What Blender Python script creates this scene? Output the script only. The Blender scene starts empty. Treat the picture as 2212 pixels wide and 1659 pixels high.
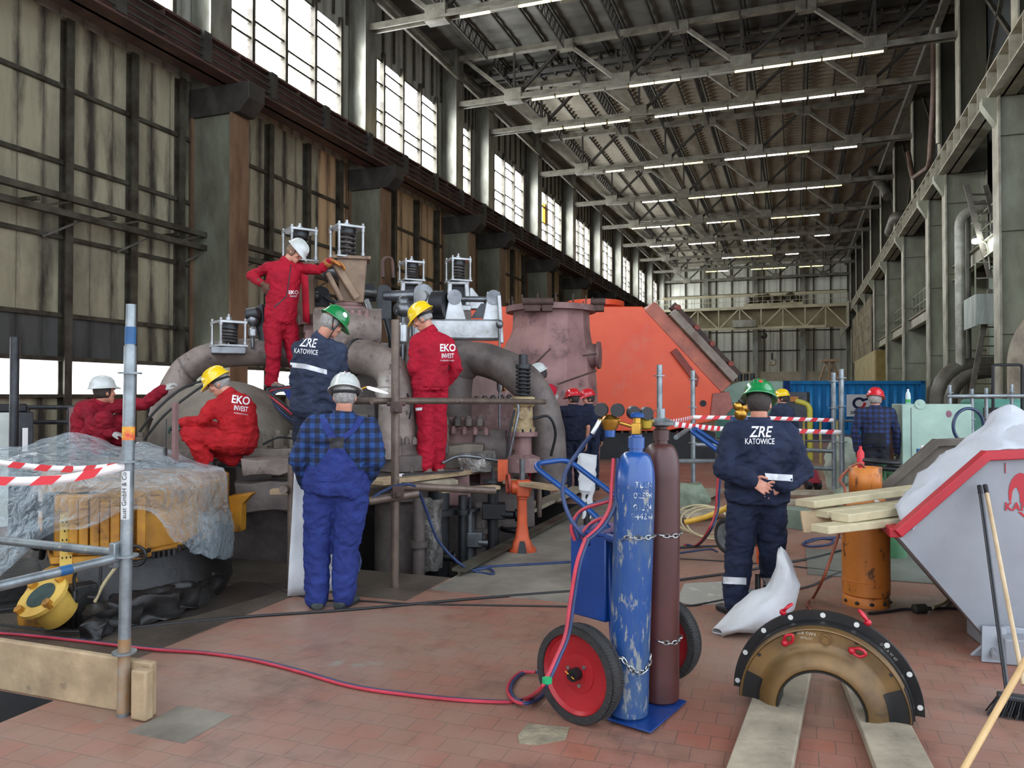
import bpy, bmesh, math, random
from mathutils import Vector as V, Matrix, noise
from mathutils.bvhtree import BVHTree
random.seed(7)
PI = math.pi
FP, PCX, PCY = 1670.0, 1106.0, 829.5          # focal length and image centre, 2212 x 1659
YAW, PITCH = math.atan(612/FP), math.atan(25.5/FP)
CAM = V((0, 0, 1.66))
_M = Matrix.Rotation(YAW, 3, 'Z') @ Matrix.Rotation(PI/2 + PITCH, 3, 'X')
RV, UV, FV = _M @ V((1,0,0)), _M @ V((0,1,0)), _M @ V((0,0,-1))
SC = bpy.context.scene
COL = SC.collection

def ray(px, py): return FV + RV*((px-PCX)/FP) + UV*((PCY-py)/FP)
def P(px, py, d): return CAM + ray(px, py)*d
def PX(px, py, x): r = ray(px, py); return CAM + r*(x/r.x)
def PY(px, py, y): r = ray(px, py); return CAM + r*(y/r.y)
def PZ(px, py, z=0.0): r = ray(px, py); return CAM + r*((z-CAM.z)/r.z)
def head(px): return YAW - math.atan((px-PCX)/FP)      # turn that makes local +y point away from the camera

def lin(c): return c/12.92 if c <= .04045 else ((c+.055)/1.055)**2.4
def C(r, g, b): return (lin(r/255), lin(g/255), lin(b/255), 1)

# ------------------------------------------------------------------ materials
MATS = {}
def mat(name, c1, c2=None, rough=.6, metal=0, scale=3, r0=.35, r1=.65, c3=None, s3=14, t3=.62, w3=.05, bump=0, bs=30,
        stretch=(1,1,1), emit=0, spec=.5, rvar=0, coat=0):
    """weathered paint / metal / cloth: two tones mixed by noise, optional chips of a third tone, optional bump"""
    if name in MATS: return MATS[name]
    m = bpy.data.materials.new(name); MATS[name] = m; m.use_nodes = True
    nt = m.node_tree; N, L = nt.nodes, nt.links; b = N['Principled BSDF']
    c1 = C(*c1); c2 = C(*c2) if c2 else None; c3 = C(*c3) if c3 else None
    b.inputs['Roughness'].default_value = rough; b.inputs['Metallic'].default_value = metal
    b.inputs['Specular IOR Level'].default_value = spec
    b.inputs['Coat Weight'].default_value = coat; b.inputs['Coat Roughness'].default_value = .15
    b.inputs['Base Color'].default_value = c1
    tc = N.new('ShaderNodeTexCoord'); mp = N.new('ShaderNodeMapping'); mp.inputs['Scale'].default_value = stretch
    L.new(tc.outputs['Object'], mp.inputs['Vector'])
    col = None
    if c2:
        n = N.new('ShaderNodeTexNoise'); n.inputs['Scale'].default_value = scale; n.inputs['Detail'].default_value = 7; n.inputs['Roughness'].default_value = .62
        L.new(mp.outputs[0], n.inputs['Vector'])
        r = N.new('ShaderNodeValToRGB'); r.color_ramp.elements[0].position = r0; r.color_ramp.elements[1].position = r1
        r.color_ramp.elements[0].color = c1; r.color_ramp.elements[1].color = c2
        L.new(n.outputs['Fac'], r.inputs['Fac']); col = r.outputs['Color']
        if rvar:
            mr = N.new('ShaderNodeMapRange'); mr.inputs['To Min'].default_value = rough-rvar; mr.inputs['To Max'].default_value = rough+rvar
            L.new(n.outputs['Fac'], mr.inputs['Value']); L.new(mr.outputs[0], b.inputs['Roughness'])
    if c3:
        n = N.new('ShaderNodeTexNoise'); n.inputs['Scale'].default_value = s3; n.inputs['Detail'].default_value = 8; n.inputs['Roughness'].default_value = .7
        L.new(mp.outputs[0], n.inputs['Vector'])
        r = N.new('ShaderNodeValToRGB'); r.color_ramp.elements[0].position = t3; r.color_ramp.elements[1].position = t3+w3
        r.color_ramp.elements[0].color = (0,0,0,1); r.color_ramp.elements[1].color = (1,1,1,1)
        L.new(n.outputs['Fac'], r.inputs['Fac'])
        mx = N.new('ShaderNodeMix'); mx.data_type = 'RGBA'
        L.new(r.outputs['Color'], mx.inputs['Factor'])
        if col: L.new(col, mx.inputs['A'])
        else: mx.inputs['A'].default_value = c1
        mx.inputs['B'].default_value = c3; col = mx.outputs['Result']
    if col: L.new(col, b.inputs['Base Color'])
    if bump:
        n = N.new('ShaderNodeTexNoise'); n.inputs['Scale'].default_value = bs; n.inputs['Detail'].default_value = 6
        L.new(mp.outputs[0], n.inputs['Vector'])
        bp = N.new('ShaderNodeBump'); bp.inputs['Strength'].default_value = bump; bp.inputs['Distance'].default_value = .02
        L.new(n.outputs['Fac'], bp.inputs['Height']); L.new(bp.outputs['Normal'], b.inputs['Normal'])
    if emit:
        b.inputs['Emission Color'].default_value = c1; b.inputs['Emission Strength'].default_value = emit
    return m

# ------------------------------------------------------------------ mesh builder
def frame_of(d):
    d = d.normalized(); a = V((0,0,1)) if abs(d.z) < .95 else V((1,0,0))
    u = d.cross(a).normalized(); return u, u.cross(d).normalized()

class MB:
    def __init__(s): s.v = []; s.f = []
    def add(s, vs, fs):
        o = len(s.v); s.v += [V(x) for x in vs]; s.f += [tuple(i+o for i in f) for f in fs]; return s
    def box(s, lo, hi, M=None):
        x0,y0,z0 = lo; x1,y1,z1 = hi
        vs = [V(p) for p in ((x0,y0,z0),(x1,y0,z0),(x1,y1,z0),(x0,y1,z0),(x0,y0,z1),(x1,y0,z1),(x1,y1,z1),(x0,y1,z1))]
        if M: vs = [M @ p for p in vs]
        return s.add(vs, [(0,3,2,1),(4,5,6,7),(0,1,5,4),(1,2,6,5),(2,3,7,6),(3,0,4,7)])
    def bar(s, p0, p1, w, h, up=None):
        """rectangular bar p0-p1, w wide, h high"""
        p0, p1 = V(p0), V(p1); d = (p1-p0).normalized()
        if up is None: u, t = frame_of(d)
        else:
            t = (V(up) - d*d.dot(V(up))).normalized(); u = d.cross(t)
        vs = []
        for p in (p0, p1):
            for a, b in ((-1,-1),(1,-1),(1,1),(-1,1)): vs.append(p + u*(a*w/2) + t*(b*h/2))
        return s.add(vs, [(0,1,2,3),(7,6,5,4),(0,4,5,1),(1,5,6,2),(2,6,7,3),(3,7,4,0)])
    def loft(s, rings, cap=True, close=False):
        n = len(rings[0]); assert all(len(r) == n for r in rings); vs = [p for r in rings for p in r]; fs = []
        m = len(rings)
        for i in range(m if close else m-1):
            j = (i+1) % m
            for k in range(n):
                l = (k+1) % n; fs.append((i*n+k, i*n+l, j*n+l, j*n+k))
        if cap and not close: fs += [tuple(range(n-1,-1,-1)), tuple((m-1)*n+k for k in range(n))]
        return s.add(vs, fs)
    def cyl(s, p0, p1, r0, r1=None, n=16, cap=True):
        p0, p1 = V(p0), V(p1); r1 = r0 if r1 is None else r1; u, t = frame_of(p1-p0)
        return s.loft([[p + (u*math.cos(2*PI*k/n) + t*math.sin(2*PI*k/n))*r for k in range(n)] for p, r in ((p0,r0),(p1,r1))], cap)
    def lathe(s, p0, d, prof, n=24, cap=True, arc=None):
        """prof: (distance along d, radius)"""
        p0 = V(p0); d = V(d).normalized(); u, t = frame_of(d)
        return s.loft([[p0 + d*h + (u*math.cos(2*PI*k/n) + t*math.sin(2*PI*k/n))*max(r,1e-4) for k in range(n)] for h, r in prof], cap)
    def tube(s, pts, r, n=8, cap=True, closed=False):
        pts = [V(p) for p in pts]; m = len(pts); rs = r if isinstance(r, (list, tuple)) else [r]*m
        rings = []; u = None
        for i, p in enumerate(pts):
            d = (pts[(i+1) % m] - pts[i-1]) if closed else (pts[min(i+1,m-1)] - pts[max(i-1,0)])
            if d.length < 1e-9: d = V((0,0,1))
            d.normalize()
            if u is None: u, _ = frame_of(d)
            else:
                u = u - d*u.dot(d)
                u = u.normalized() if u.length > 1e-6 else frame_of(d)[0]
            t = u.cross(d)
            rings.append([p + (u*math.cos(2*PI*k/n) + t*math.sin(2*PI*k/n))*rs[i] for k in range(n)])
        return s.loft(rings, cap, closed)
    def ell(s, c, rx, ry, rz, n=16, m=10, M=None, z0=-1, z1=1):
        c = V(c); rings = []
        for i in range(m+1):
            a = math.asin(z0) + (math.asin(z1)-math.asin(z0))*i/m
            ring = [V((rx*math.cos(a)*math.cos(2*PI*k/n), ry*math.cos(a)*math.sin(2*PI*k/n), rz*math.sin(a))) for k in range(n)]
            if abs(math.cos(a)) < 1e-3: ring = [p + V((1e-4*math.cos(2*PI*k/n), 1e-4*math.sin(2*PI*k/n), 0)) for k, p in enumerate(ring)]
            rings.append([c + (M @ p if M else p) for p in ring])
        return s.loft(rings)
    def torus(s, c, ax, R, r, n=32, m=8):
        c = V(c); u, t = frame_of(V(ax))
        return s.tube([c + (u*math.cos(2*PI*k/n) + t*math.sin(2*PI*k/n))*R for k in range(n)], r, m, closed=True)
    def prism(s, poly, ext):
        """poly: list of 3-D points, extruded by ext"""
        poly = [V(p) for p in poly]; ext = V(ext); n = len(poly)
        return s.add(poly + [p+ext for p in poly], [tuple(range(n-1,-1,-1)), tuple(range(n,2*n))] + [(k,(k+1)%n,n+(k+1)%n,n+k) for k in range(n)])
    def spring(s, p0, p1, R, r, turns, n=14, m=7):
        p0, p1 = V(p0), V(p1); u, t = frame_of(p1-p0); k = int(turns*n)
        return s.tube([p0.lerp(p1, i/k) + (u*math.cos(2*PI*i/n) + t*math.sin(2*PI*i/n))*R for i in range(k+1)], r, m)
    def nut(s, p, d, r, h): return s.cyl(p, V(p)+V(d).normalized()*h, r, n=6)
    def ibeam(s, p0, p1, w, h, tf=.03, tw=.02, up=(0,0,1)):
        p0, p1 = V(p0), V(p1); d = (p1-p0).normalized(); t = (V(up) - d*d.dot(V(up))).normalized()
        s.bar(p0+t*(h/2-tf/2), p1+t*(h/2-tf/2), w, tf, t); s.bar(p0-t*(h/2-tf/2), p1-t*(h/2-tf/2), w, tf, t)
        return s.bar(p0, p1, tw, h-2*tf, t)
    def grid(s, rows, flip=False):
        n = len(rows[0]); vs = [p for r in rows for p in r]; fs = []
        for i in range(len(rows)-1):
            for k in range(n-1):
                q = (i*n+k, i*n+k+1, (i+1)*n+k+1, (i+1)*n+k); fs.append(q[::-1] if flip else q)
        return s.add(vs, fs)
    def xf(s, M):
        s.v = [M @ p for p in s.v]; return s
    def build(s, name, m, parent=None, world=True, sharp=35, bevel=0, bseg=2, thick=0, smooth=True, sub=0):
        vs = s.v
        if parent is not None and world:
            Mi = ROOTM[root_of(parent).name].inverted(); vs = [Mi @ p for p in vs]
        off = V((0,0,0))
        if parent is None:                     # origin at the base of the thing
            lo = [min(p[i] for p in vs) for i in range(3)]; hi = [max(p[i] for p in vs) for i in range(3)]
            off = V(((lo[0]+hi[0])/2, (lo[1]+hi[1])/2, lo[2]))
        me = bpy.data.meshes.new(name); me.from_pydata([tuple(p-off) for p in vs], [], s.f); me.update()
        bm = bmesh.new(); bm.from_mesh(me); bmesh.ops.recalc_face_normals(bm, faces=bm.faces[:]) if not thick else None
        bm.to_mesh(me); bm.free()
        if smooth:
            me.polygons.foreach_set('use_smooth', [True]*len(me.polygons)); me.set_sharp_from_angle(angle=math.radians(sharp))
        if m: me.materials.append(m)
        o = bpy.data.objects.new(name, me); COL.objects.link(o); o.location = off
        if parent is not None: o.parent = parent
        if thick:
            md = o.modifiers.new('t', 'SOLIDIFY'); md.thickness = thick; md.offset = 0
        if bevel:
            md = o.modifiers.new('b', 'BEVEL'); md.width = bevel; md.segments = bseg; md.limit_method = 'ANGLE'; md.angle_limit = .6
        if sub:
            md = o.modifiers.new('s', 'SUBSURF'); md.levels = sub; md.render_levels = sub
        return o

ROOTM = {}
def root_of(o):
    while o.parent is not None: o = o.parent
    return o
def thing(name, label, cat, loc=(0,0,0), rz=0, group=None):
    o = bpy.data.objects.new(name, None); COL.objects.link(o); o.empty_display_size = .1
    o.location = loc; o.rotation_euler = (0,0,rz)
    ROOTM[o.name] = Matrix.Translation(V(loc)) @ Matrix.Rotation(rz, 4, 'Z')
    return tag(o, label, cat, group)
def tag(o, label=None, cat=None, group=None, kind=None):
    if label: o['label'] = label
    if cat: o['category'] = cat
    if group: o['group'] = group
    if kind: o['kind'] = kind
    return o
def struct(o, label=None): o['kind'] = 'structure'; return tag(o, label) if label else o
def dup(root, loc=None, rz=None, label=None, group=None):
    """copy of a thing with its parts and sub-parts"""
    r = root.copy(); COL.objects.link(r)
    if loc is not None: r.location = loc
    if rz is not None: r.rotation_euler = (0,0,rz)
    if label: r['label'] = label
    if group: r['group'] = group
    ROOTM[r.name] = Matrix.Translation(r.location) @ Matrix.Rotation(r.rotation_euler.z, 4, 'Z')
    def kids(a, b):
        for ch in list(a.children):
            if ch.name in SKIPDUP: continue
            c = ch.copy(); COL.objects.link(c); c.parent = b; kids(ch, c)
    kids(root, r); return r
SKIPDUP = set()
ORD = 'first second third fourth fifth sixth seventh eighth ninth tenth eleventh twelfth thirteenth fourteenth fifteenth sixteenth'.split()

def arcpts(c, u, w, R, a0, a1, n):
    c, u, w = V(c), V(u), V(w)
    return [c + u*(R*math.cos(a0+(a1-a0)*i/n)) + w*(R*math.sin(a0+(a1-a0)*i/n)) for i in range(n+1)]
def smooth_path(pts, n=8):
    """Catmull-Rom through the points"""
    pts = [V(p) for p in pts]; q = [pts[0]*2-pts[1]] + pts + [pts[-1]*2-pts[-2]]; out = []
    for i in range(1, len(q)-2):
        a, b, c, d = q[i-1:i+3]
        for k in range(n):
            t = k/n
            out.append(.5*((2*b) + (c-a)*t + (2*a-5*b+4*c-d)*t*t + (3*b-a-3*c+d)*t**3))
    return out + [pts[-1]]

def text_mesh(txt, size, shear=0, bold=0, spacing=1):
    cu = bpy.data.curves.new('t', 'FONT'); cu.body = txt; cu.size = size; cu.shear = shear; cu.offset = bold; cu.align_x = 'CENTER'; cu.align_y = 'CENTER'
    cu.space_character = spacing; cu.resolution_u = 3
    o = bpy.data.objects.new('t', cu); COL.objects.link(o)
    dg = bpy.context.evaluated_depsgraph_get(); me = bpy.data.meshes.new_from_object(o.evaluated_get(dg))
    bpy.data.objects.remove(o); bpy.data.curves.remove(cu)
    bm = bmesh.new(); bm.from_mesh(me); bpy.data.meshes.remove(me)
    bmesh.ops.triangulate(bm, faces=bm.faces[:])
    return bm
def text_on_plane(name, txt, size, m, parent, org, ux, uz, shear=0, bold=0, spacing=1, lift=.003, sx=1):
    """flat lettering on a plane; org = centre, ux = reading direction, uz = up (world)"""
    bm = text_mesh(txt, size, shear, bold, spacing); ux, uz = V(ux).normalized(), V(uz).normalized(); n = ux.cross(uz)
    mb = MB(); vs = [V(org) + ux*v.co.x*sx + uz*v.co.y + n*lift for v in bm.verts]; bm.verts.ensure_lookup_table()
    mb.add(vs, [tuple(v.index for v in f.verts) for f in bm.faces]); bm.free()
    return mb.build(name, m, parent, smooth=False)
def evaluated_bvh(o):
    dg = bpy.context.evaluated_depsgraph_get(); me = o.evaluated_get(dg).to_mesh()
    b = BVHTree.FromPolygons([v.co.copy() for v in me.vertices], [tuple(p.vertices) for p in me.polygons]); o.evaluated_get(dg).to_mesh_clear(); return b
WORLD, EXPO = 1.4, 1.27
# ------------------------------------------------------------------ materials of the hall
def floor_material():
    m = bpy.data.materials.new('brick floor tiles'); m.use_nodes = True; nt = m.node_tree; N, L = nt.nodes, nt.links; b = N['Principled BSDF']
    tc = N.new('ShaderNodeTexCoord')
    nz = N.new('ShaderNodeTexNoise'); nz.inputs['Scale'].default_value = 3; nz.inputs['Detail'].default_value = 3; L.new(tc.outputs['Object'], nz.inputs['Vector'])
    dv = N.new('ShaderNodeMix'); dv.data_type = 'RGBA'; dv.blend_type = 'LINEAR_LIGHT'; dv.inputs['Factor'].default_value = .012
    L.new(tc.outputs['Object'], dv.inputs['A']); L.new(nz.outputs['Color'], dv.inputs['B'])
    br = N.new('ShaderNodeTexBrick'); br.inputs['Scale'].default_value = 1; br.inputs['Brick Width'].default_value = .16; br.inputs['Row Height'].default_value = .15
    br.inputs['Mortar Size'].default_value = .0035; br.inputs['Mortar Smooth'].default_value = .6; br.inputs['Bias'].default_value = -.35
    br.inputs['Color1'].default_value = C(136,94,78); br.inputs['Color2'].default_value = C(146,82,64); br.inputs['Mortar'].default_value = C(98,74,62)
    L.new(dv.outputs['Result'], br.inputs['Vector'])
    def noise_ramp(sc, a, bb, det=6, ro=.6):
        n = N.new('ShaderNodeTexNoise'); n.inputs['Scale'].default_value = sc; n.inputs['Detail'].default_value = det; n.inputs['Roughness'].default_value = ro
        L.new(tc.outputs['Object'], n.inputs['Vector'])
        r = N.new('ShaderNodeValToRGB'); r.color_ramp.elements[0].position = a; r.color_ramp.elements[1].position = bb
        L.new(n.outputs['Fac'], r.inputs['Fac']); return r.outputs['Color']
    def mix(f, a, col, k=1):
        x = N.new('ShaderNodeMix'); x.data_type = 'RGBA'
        if k != 1:
            mm = N.new('ShaderNodeMath'); mm.operation = 'MULTIPLY'; mm.inputs[1].default_value = k; L.new(f, mm.inputs[0]); f = mm.outputs[0]
        L.new(f, x.inputs['Factor']); L.new(a, x.inputs['A']); x.inputs['B'].default_value = col; return x.outputs['Result']
    c = mix(noise_ramp(.55, .36, .68, 8, .7), br.outputs['Color'], C(146,130,114), .7)      # grey dust and worn screed
    c = mix(noise_ramp(1.6, .53, .7, 9, .7), c, C(84,64,54), .75)          # oily stains
    c = mix(noise_ramp(5, .5, .8, 8, .7), c, C(160,110,98), .45)
    c = mix(noise_ramp(.9, .64, .67, 5, .6), c, C(140,138,126), .8)          # patched concrete
    L.new(c, b.inputs['Base Color'])
    rr = N.new('ShaderNodeMapRange'); rr.inputs['To Min'].default_value = .3; rr.inputs['To Max'].default_value = .62
    L.new(noise_ramp(1.2, .3, .7), rr.inputs['Value']); L.new(rr.outputs[0], b.inputs['Roughness'])
    bp = N.new('ShaderNodeBump'); bp.inputs['Strength'].default_value = .25; bp.inputs['Distance'].default_value = .008; bp.invert = True
    L.new(br.outputs['Fac'], bp.inputs['Height']); L.new(bp.outputs[0], b.inputs['Normal'])
    return m
def cladding_material(name, base, dark, jw=.62, amount=1.0, horiz=True, rust=None):
    """stained sheet cladding: faint vertical joints with run-off dirt along them"""
    m = bpy.data.materials.new(name); m.use_nodes = True; nt = m.node_tree; N, L = nt.nodes, nt.links; b = N['Principled BSDF']
    b.inputs['Roughness'].default_value = .75
    tc = N.new('ShaderNodeTexCoord'); sx = N.new('ShaderNodeSeparateXYZ'); L.new(tc.outputs['Object'], sx.inputs[0])
    ax = 'Y' if horiz else 'X'
    def math_(op, a, b_=None, v=None):
        n = N.new('ShaderNodeMath'); n.operation = op
        L.new(a, n.inputs[0])
        if b_ is not None: L.new(b_, n.inputs[1])
        elif v is not None: n.inputs[1].default_value = v
        return n.outputs[0]
    f = math_('FRACT', math_('MULTIPLY', sx.outputs[ax], v=1/jw))
    d = math_('ABSOLUTE', math_('SUBTRACT', f, v=.5))           # .5 at the joint
    def nz(sc, st, det=8, ro=.65):
        mp = N.new('ShaderNodeMapping'); mp.inputs['Scale'].default_value = st; L.new(tc.outputs['Object'], mp.inputs['Vector'])
        n = N.new('ShaderNodeTexNoise'); n.inputs['Scale'].default_value = sc; n.inputs['Detail'].default_value = det; n.inputs['Roughness'].default_value = ro
        L.new(mp.outputs[0], n.inputs['Vector']); return n.outputs['Fac']
    def ramp(x, a, bb):
        r = N.new('ShaderNodeMapRange'); r.inputs['From Min'].default_value = a; r.inputs['From Max'].default_value = bb; L.new(x, r.inputs['Value']); return r.outputs[0]
    streak = ramp(math_('ADD', math_('MULTIPLY', d, v=.55), nz(1.1, (1,1,.22))), .62, .86)
    line = ramp(d, .478, .49)
    blotch = ramp(nz(.55, (1,1,.5)), .48, .75)
    col = N.new('ShaderNodeMix'); col.data_type = 'RGBA'; L.new(math_('MULTIPLY', blotch, v=.55*amount), col.inputs['Factor']); col.inputs['A'].default_value = C(*base); col.inputs['B'].default_value = C(*(rust or dark))
    c2 = N.new('ShaderNodeMix'); c2.data_type = 'RGBA'; L.new(math_('MULTIPLY', streak, v=.95*amount), c2.inputs['Factor']); L.new(col.outputs['Result'], c2.inputs['A']); c2.inputs['B'].default_value = C(*dark)
    c3 = N.new('ShaderNodeMix'); c3.data_type = 'RGBA'; L.new(math_('MULTIPLY', line, v=.6), c3.inputs['Factor']); L.new(c2.outputs['Result'], c3.inputs['A']); c3.inputs['B'].default_value = C(*dark)
    fine = N.new('ShaderNodeMix'); fine.data_type = 'RGBA'; L.new(math_('MULTIPLY', ramp(nz(4, (1,1,.12)), .45, .7), v=.35), fine.inputs['Factor']); L.new(c3.outputs['Result'], fine.inputs['A']); fine.inputs['B'].default_value = C(*[int(x*.72) for x in base])
    L.new(fine.outputs['Result'], b.inputs['Base Color']); return m
M_floor = floor_material()
M_clad = cladding_material('stained cream cladding', (166,158,130), (50,44,36), amount=1.3)
M_cladbrown = cladding_material('rust stained cladding', (206,174,130), (76,52,38), rust=(156,108,72))
M_cladgrey = cladding_material('grey cladding', (168,166,152), (80,76,68), amount=.8)
M_endwall = cladding_material('end wall cladding', (232,232,216), (128,124,108), jw=.9, amount=.4, horiz=False)
M_frame = mat('dirty wall steel', (90,86,72), (52,44,36), .55, .3, 2.2)
M_col = mat('green grey column paint', (134,136,116), (92,90,74), .45, .25, 1.2, stretch=(1,1,.4), bump=.1)
M_colrust = mat('rust brown column flange', (142,114,88), (96,70,52), .55, .2, 1.5, stretch=(1,1,.3))
M_colup = mat('worn aluminium grey column', (158,158,146), (112,108,94), .35, .45, 1.6, stretch=(1,1,.35))
M_girder = mat('rust red crane girder', (108,78,68), (72,56,50), .5, .25, 1.3, c3=(60,50,46), s3=2.2, t3=.6, w3=.12)
M_truss = mat('grey beige truss steel', (136,132,116), (100,94,82), .55, .2, 2)
M_trussdark = mat('dark sooty lattice steel', (66,62,54), (44,40,36), .7, .1, 2)
M_deck = mat('sooty roof deck', (124,122,112), (84,82,74), .75, .1, .6, stretch=(.4,1,1))
M_decklight = mat('corrugated roof deck', (176,168,148), (134,126,108), .65, .15, .5, stretch=(1,.4,1))
M_rcol = mat('pale green grey column', (172,174,152), (128,128,108), .45, .2, .9, stretch=(1,1,.4), bump=.08)
M_rbeam = mat('pale crane beam steel', (196,192,172), (148,142,124), .45, .25, 1.5)
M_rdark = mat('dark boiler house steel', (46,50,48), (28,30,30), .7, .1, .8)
M_rwall = mat('sea green grey wall panel', (158,172,154), (112,120,104), .5, .1, .7, stretch=(1,1,.35))
M_pipe = mat('grey lagged pipe', (120,116,104), (84,80,70), .5, .3, 1.5)
M_plate = mat('chequer steel plate', (106,96,84), (74,66,58), .45, .35, 1.4, bump=.5, bs=45)
M_concrete = mat('dusty concrete', (138,130,116), (100,92,82), .8, 0, 1.6, bump=.15, bs=18)
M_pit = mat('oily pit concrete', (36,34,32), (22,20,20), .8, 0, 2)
def emission(name, col, k):
    m = bpy.data.materials.new(name); m.use_nodes = True; b = m.node_tree.nodes['Principled BSDF']
    b.inputs['Base Color'].default_value = (0,0,0,1); b.inputs['Emission Color'].default_value = col; b.inputs['Emission Strength'].default_value = k; return m
M_win = emission('daylit frosted glazing', (.90,.95,1,1), 8)
M_winlow = emission('daylit lower glazing', (.90,.95,1,1), 4)
M_lampwarm = emission('warm tube', (1,.78,.36,1), 5)
M_lamppink = emission('pinkish white tube', (1,.84,.76,1), 6)
M_lampyel = emission('dim yellow tube', (1,.78,.22,1), 3)
M_lampoff = mat('unlit tube', (150,146,134), rough=.4)

# ------------------------------------------------------------------ floor
XC = [-17, -8, -6.2, -3.8, -2.95, 9.5]; YC = [-24, 1, 3.12, 6.45, 11.5, 102]
fm = MB()
for i in range(5):
    for j in range(5):
        if (i, j) in ((1,3),(2,3),(3,3),(2,1)): continue
        fm.add([(XC[i],YC[j],0),(XC[i+1],YC[j],0),(XC[i+1],YC[j+1],0),(XC[i],YC[j+1],0)], [(0,1,2,3)])
struct(fm.build('floor', M_floor, smooth=False))
def pit(x0, x1, y0, y1, d):
    m = MB(); m.add([(x0,y0,0),(x1,y0,0),(x1,y1,0),(x0,y1,0),(x0,y0,-d),(x1,y0,-d),(x1,y1,-d),(x0,y1,-d)], [(0,1,5,4),(1,2,6,5),(2,3,7,6),(3,0,4,7),(4,5,6,7)])
    return m
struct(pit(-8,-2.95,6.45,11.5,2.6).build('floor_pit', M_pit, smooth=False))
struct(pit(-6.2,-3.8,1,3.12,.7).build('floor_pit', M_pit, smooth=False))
struct(MB().box((-9,3.14,-.004),(-3.92,5.58,.008)).box((-9,5.6,-.004),(-2.97,6.44,.006)).build('floor_chequer_plate', M_plate))
struct(MB().box((-2.94,6.0,-.004),(-1.7,13,.006)).build('floor_concrete_strip', M_concrete))
struct(MB().box((.1,7.7,-.004),(3.4,9.0,.007)).build('floor_grey_sheet', mat('grey floor sheet', (124,126,118), (100,98,88), .5, .2, 2)))
# kerb beam along the pit
struct(MB().ibeam((-2.9,6.5,.0),(-2.9,11.4,.0),.14,.16).build('floor_pit_edge', M_frame))

# ------------------------------------------------------------------ window wall
XW = -15.8; HALL0, HALL1 = -22, 100
COLS = [-15.3,-7.1,1.0,9.1,17.3,25.4,33.6,37.7,45.9,54,62.2,70.3,78.5,86.6,94.8]
wl = MB()
def wq(mb, y0, y1, z0, z1, x=XW): mb.add([(x,y0,z0),(x,y1,z0),(x,y1,z1),(x,y0,z1)], [(0,1,2,3)])
up = MB()
ZS, ZT = 11.95, 15.3
WINS = []
for k, c in enumerate(COLS):
    nx = COLS[k+1] if k+1 < len(COLS) else HALL1
    if nx-c < 5: a, b_ = c+.5, c+3.0
    elif c < 26: a, b_ = c+.6, c+7.2
    else: a, b_ = c+2.2, c+7.2
    if nx-c < 6 and nx > 99: a, b_ = c+1.5, c+4.2
    WINS.append((a, b_))
prev = HALL0
for a, b_ in WINS:
    wq(up, prev, a, ZS, ZT); prev = b_
wq(up, prev, HALL1, ZS, ZT)
wq(up, HALL0, HALL1, ZT, 18.3); wq(up, HALL0, HALL1, 10.4, ZS)
struct(up.build('wall_left_upper', M_cladgrey, smooth=False))
low = MB(); brown = MB()
for mb, y0, y1 in ((low, HALL0, 23.2), (brown, 23.2, HALL1)):
    wq(mb, y0, y1, 2.46, 10.4)
wq(low, HALL0, 36, 0, 1.68); wq(brown, 36, HALL1, 0, 2.46)
wlow = low.build('wall_left', M_clad, smooth=False); struct(wlow)
soot = MB(); wq(soot, HALL0, 14.9, 2.46, 3.46, XW+.012)
struct(soot.build('wall_left_soot', cladding_material('sooty cladding', (84,84,80), (38,36,34), amount=1.1), smooth=False))
struct(brown.build('wall_left_far', M_cladbrown, smooth=False))
# lower strip window: glazing with posts
lg = MB(); wq(lg, HALL0, 36, 1.68, 2.46, XW-.05)
struct(lg.build('window_1', M_winlow, smooth=False))
sill = MB().bar((XW+.06,HALL0,1.66),(XW+.06,36,1.66),.2,.08,(0,0,1)).bar((XW+.06,HALL0,2.5),(XW+.06,36,2.5),.2,.1,(0,0,1))
struct(sill.build('trim_1', M_frame))
# upper windows: one per bay, glazing and its sash bars
for i, (a, b_) in enumerate(WINS):
    g = MB(); wq(g, a, b_, ZS, ZT, XW-.06)
    g.build('pane', M_win, None, smooth=False)
    o = bpy.context.scene.collection.objects[-1]; o.name = 'window_%d' % (i+2); struct(o)
    ROOTM[o.name] = Matrix.Translation(o.location)
    fr = MB(); n = max(2, round((b_-a)/1.75))
    for k in range(n+1):
        y = a + (b_-a)*k/n; fr.box((XW-.1,y-.07,ZS-.9),(XW+.14,y+.07,ZT+.35))
    for k in range(n):
        y0, y1 = a+(b_-a)*k/n, a+(b_-a)*(k+1)/n; off = [.0,.12,-.1,.05][k % 4]
        for z in (ZS+.03, ZS+.75+off*.5, ZS+1.25+off, ZS+2.35+off*.6, ZT-.35*(k % 2)-.05): fr.box((XW-.06,y0,z-.04),(XW+.07,y1,z+.04))
    fr.build('window_frame', M_frame, o)
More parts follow.
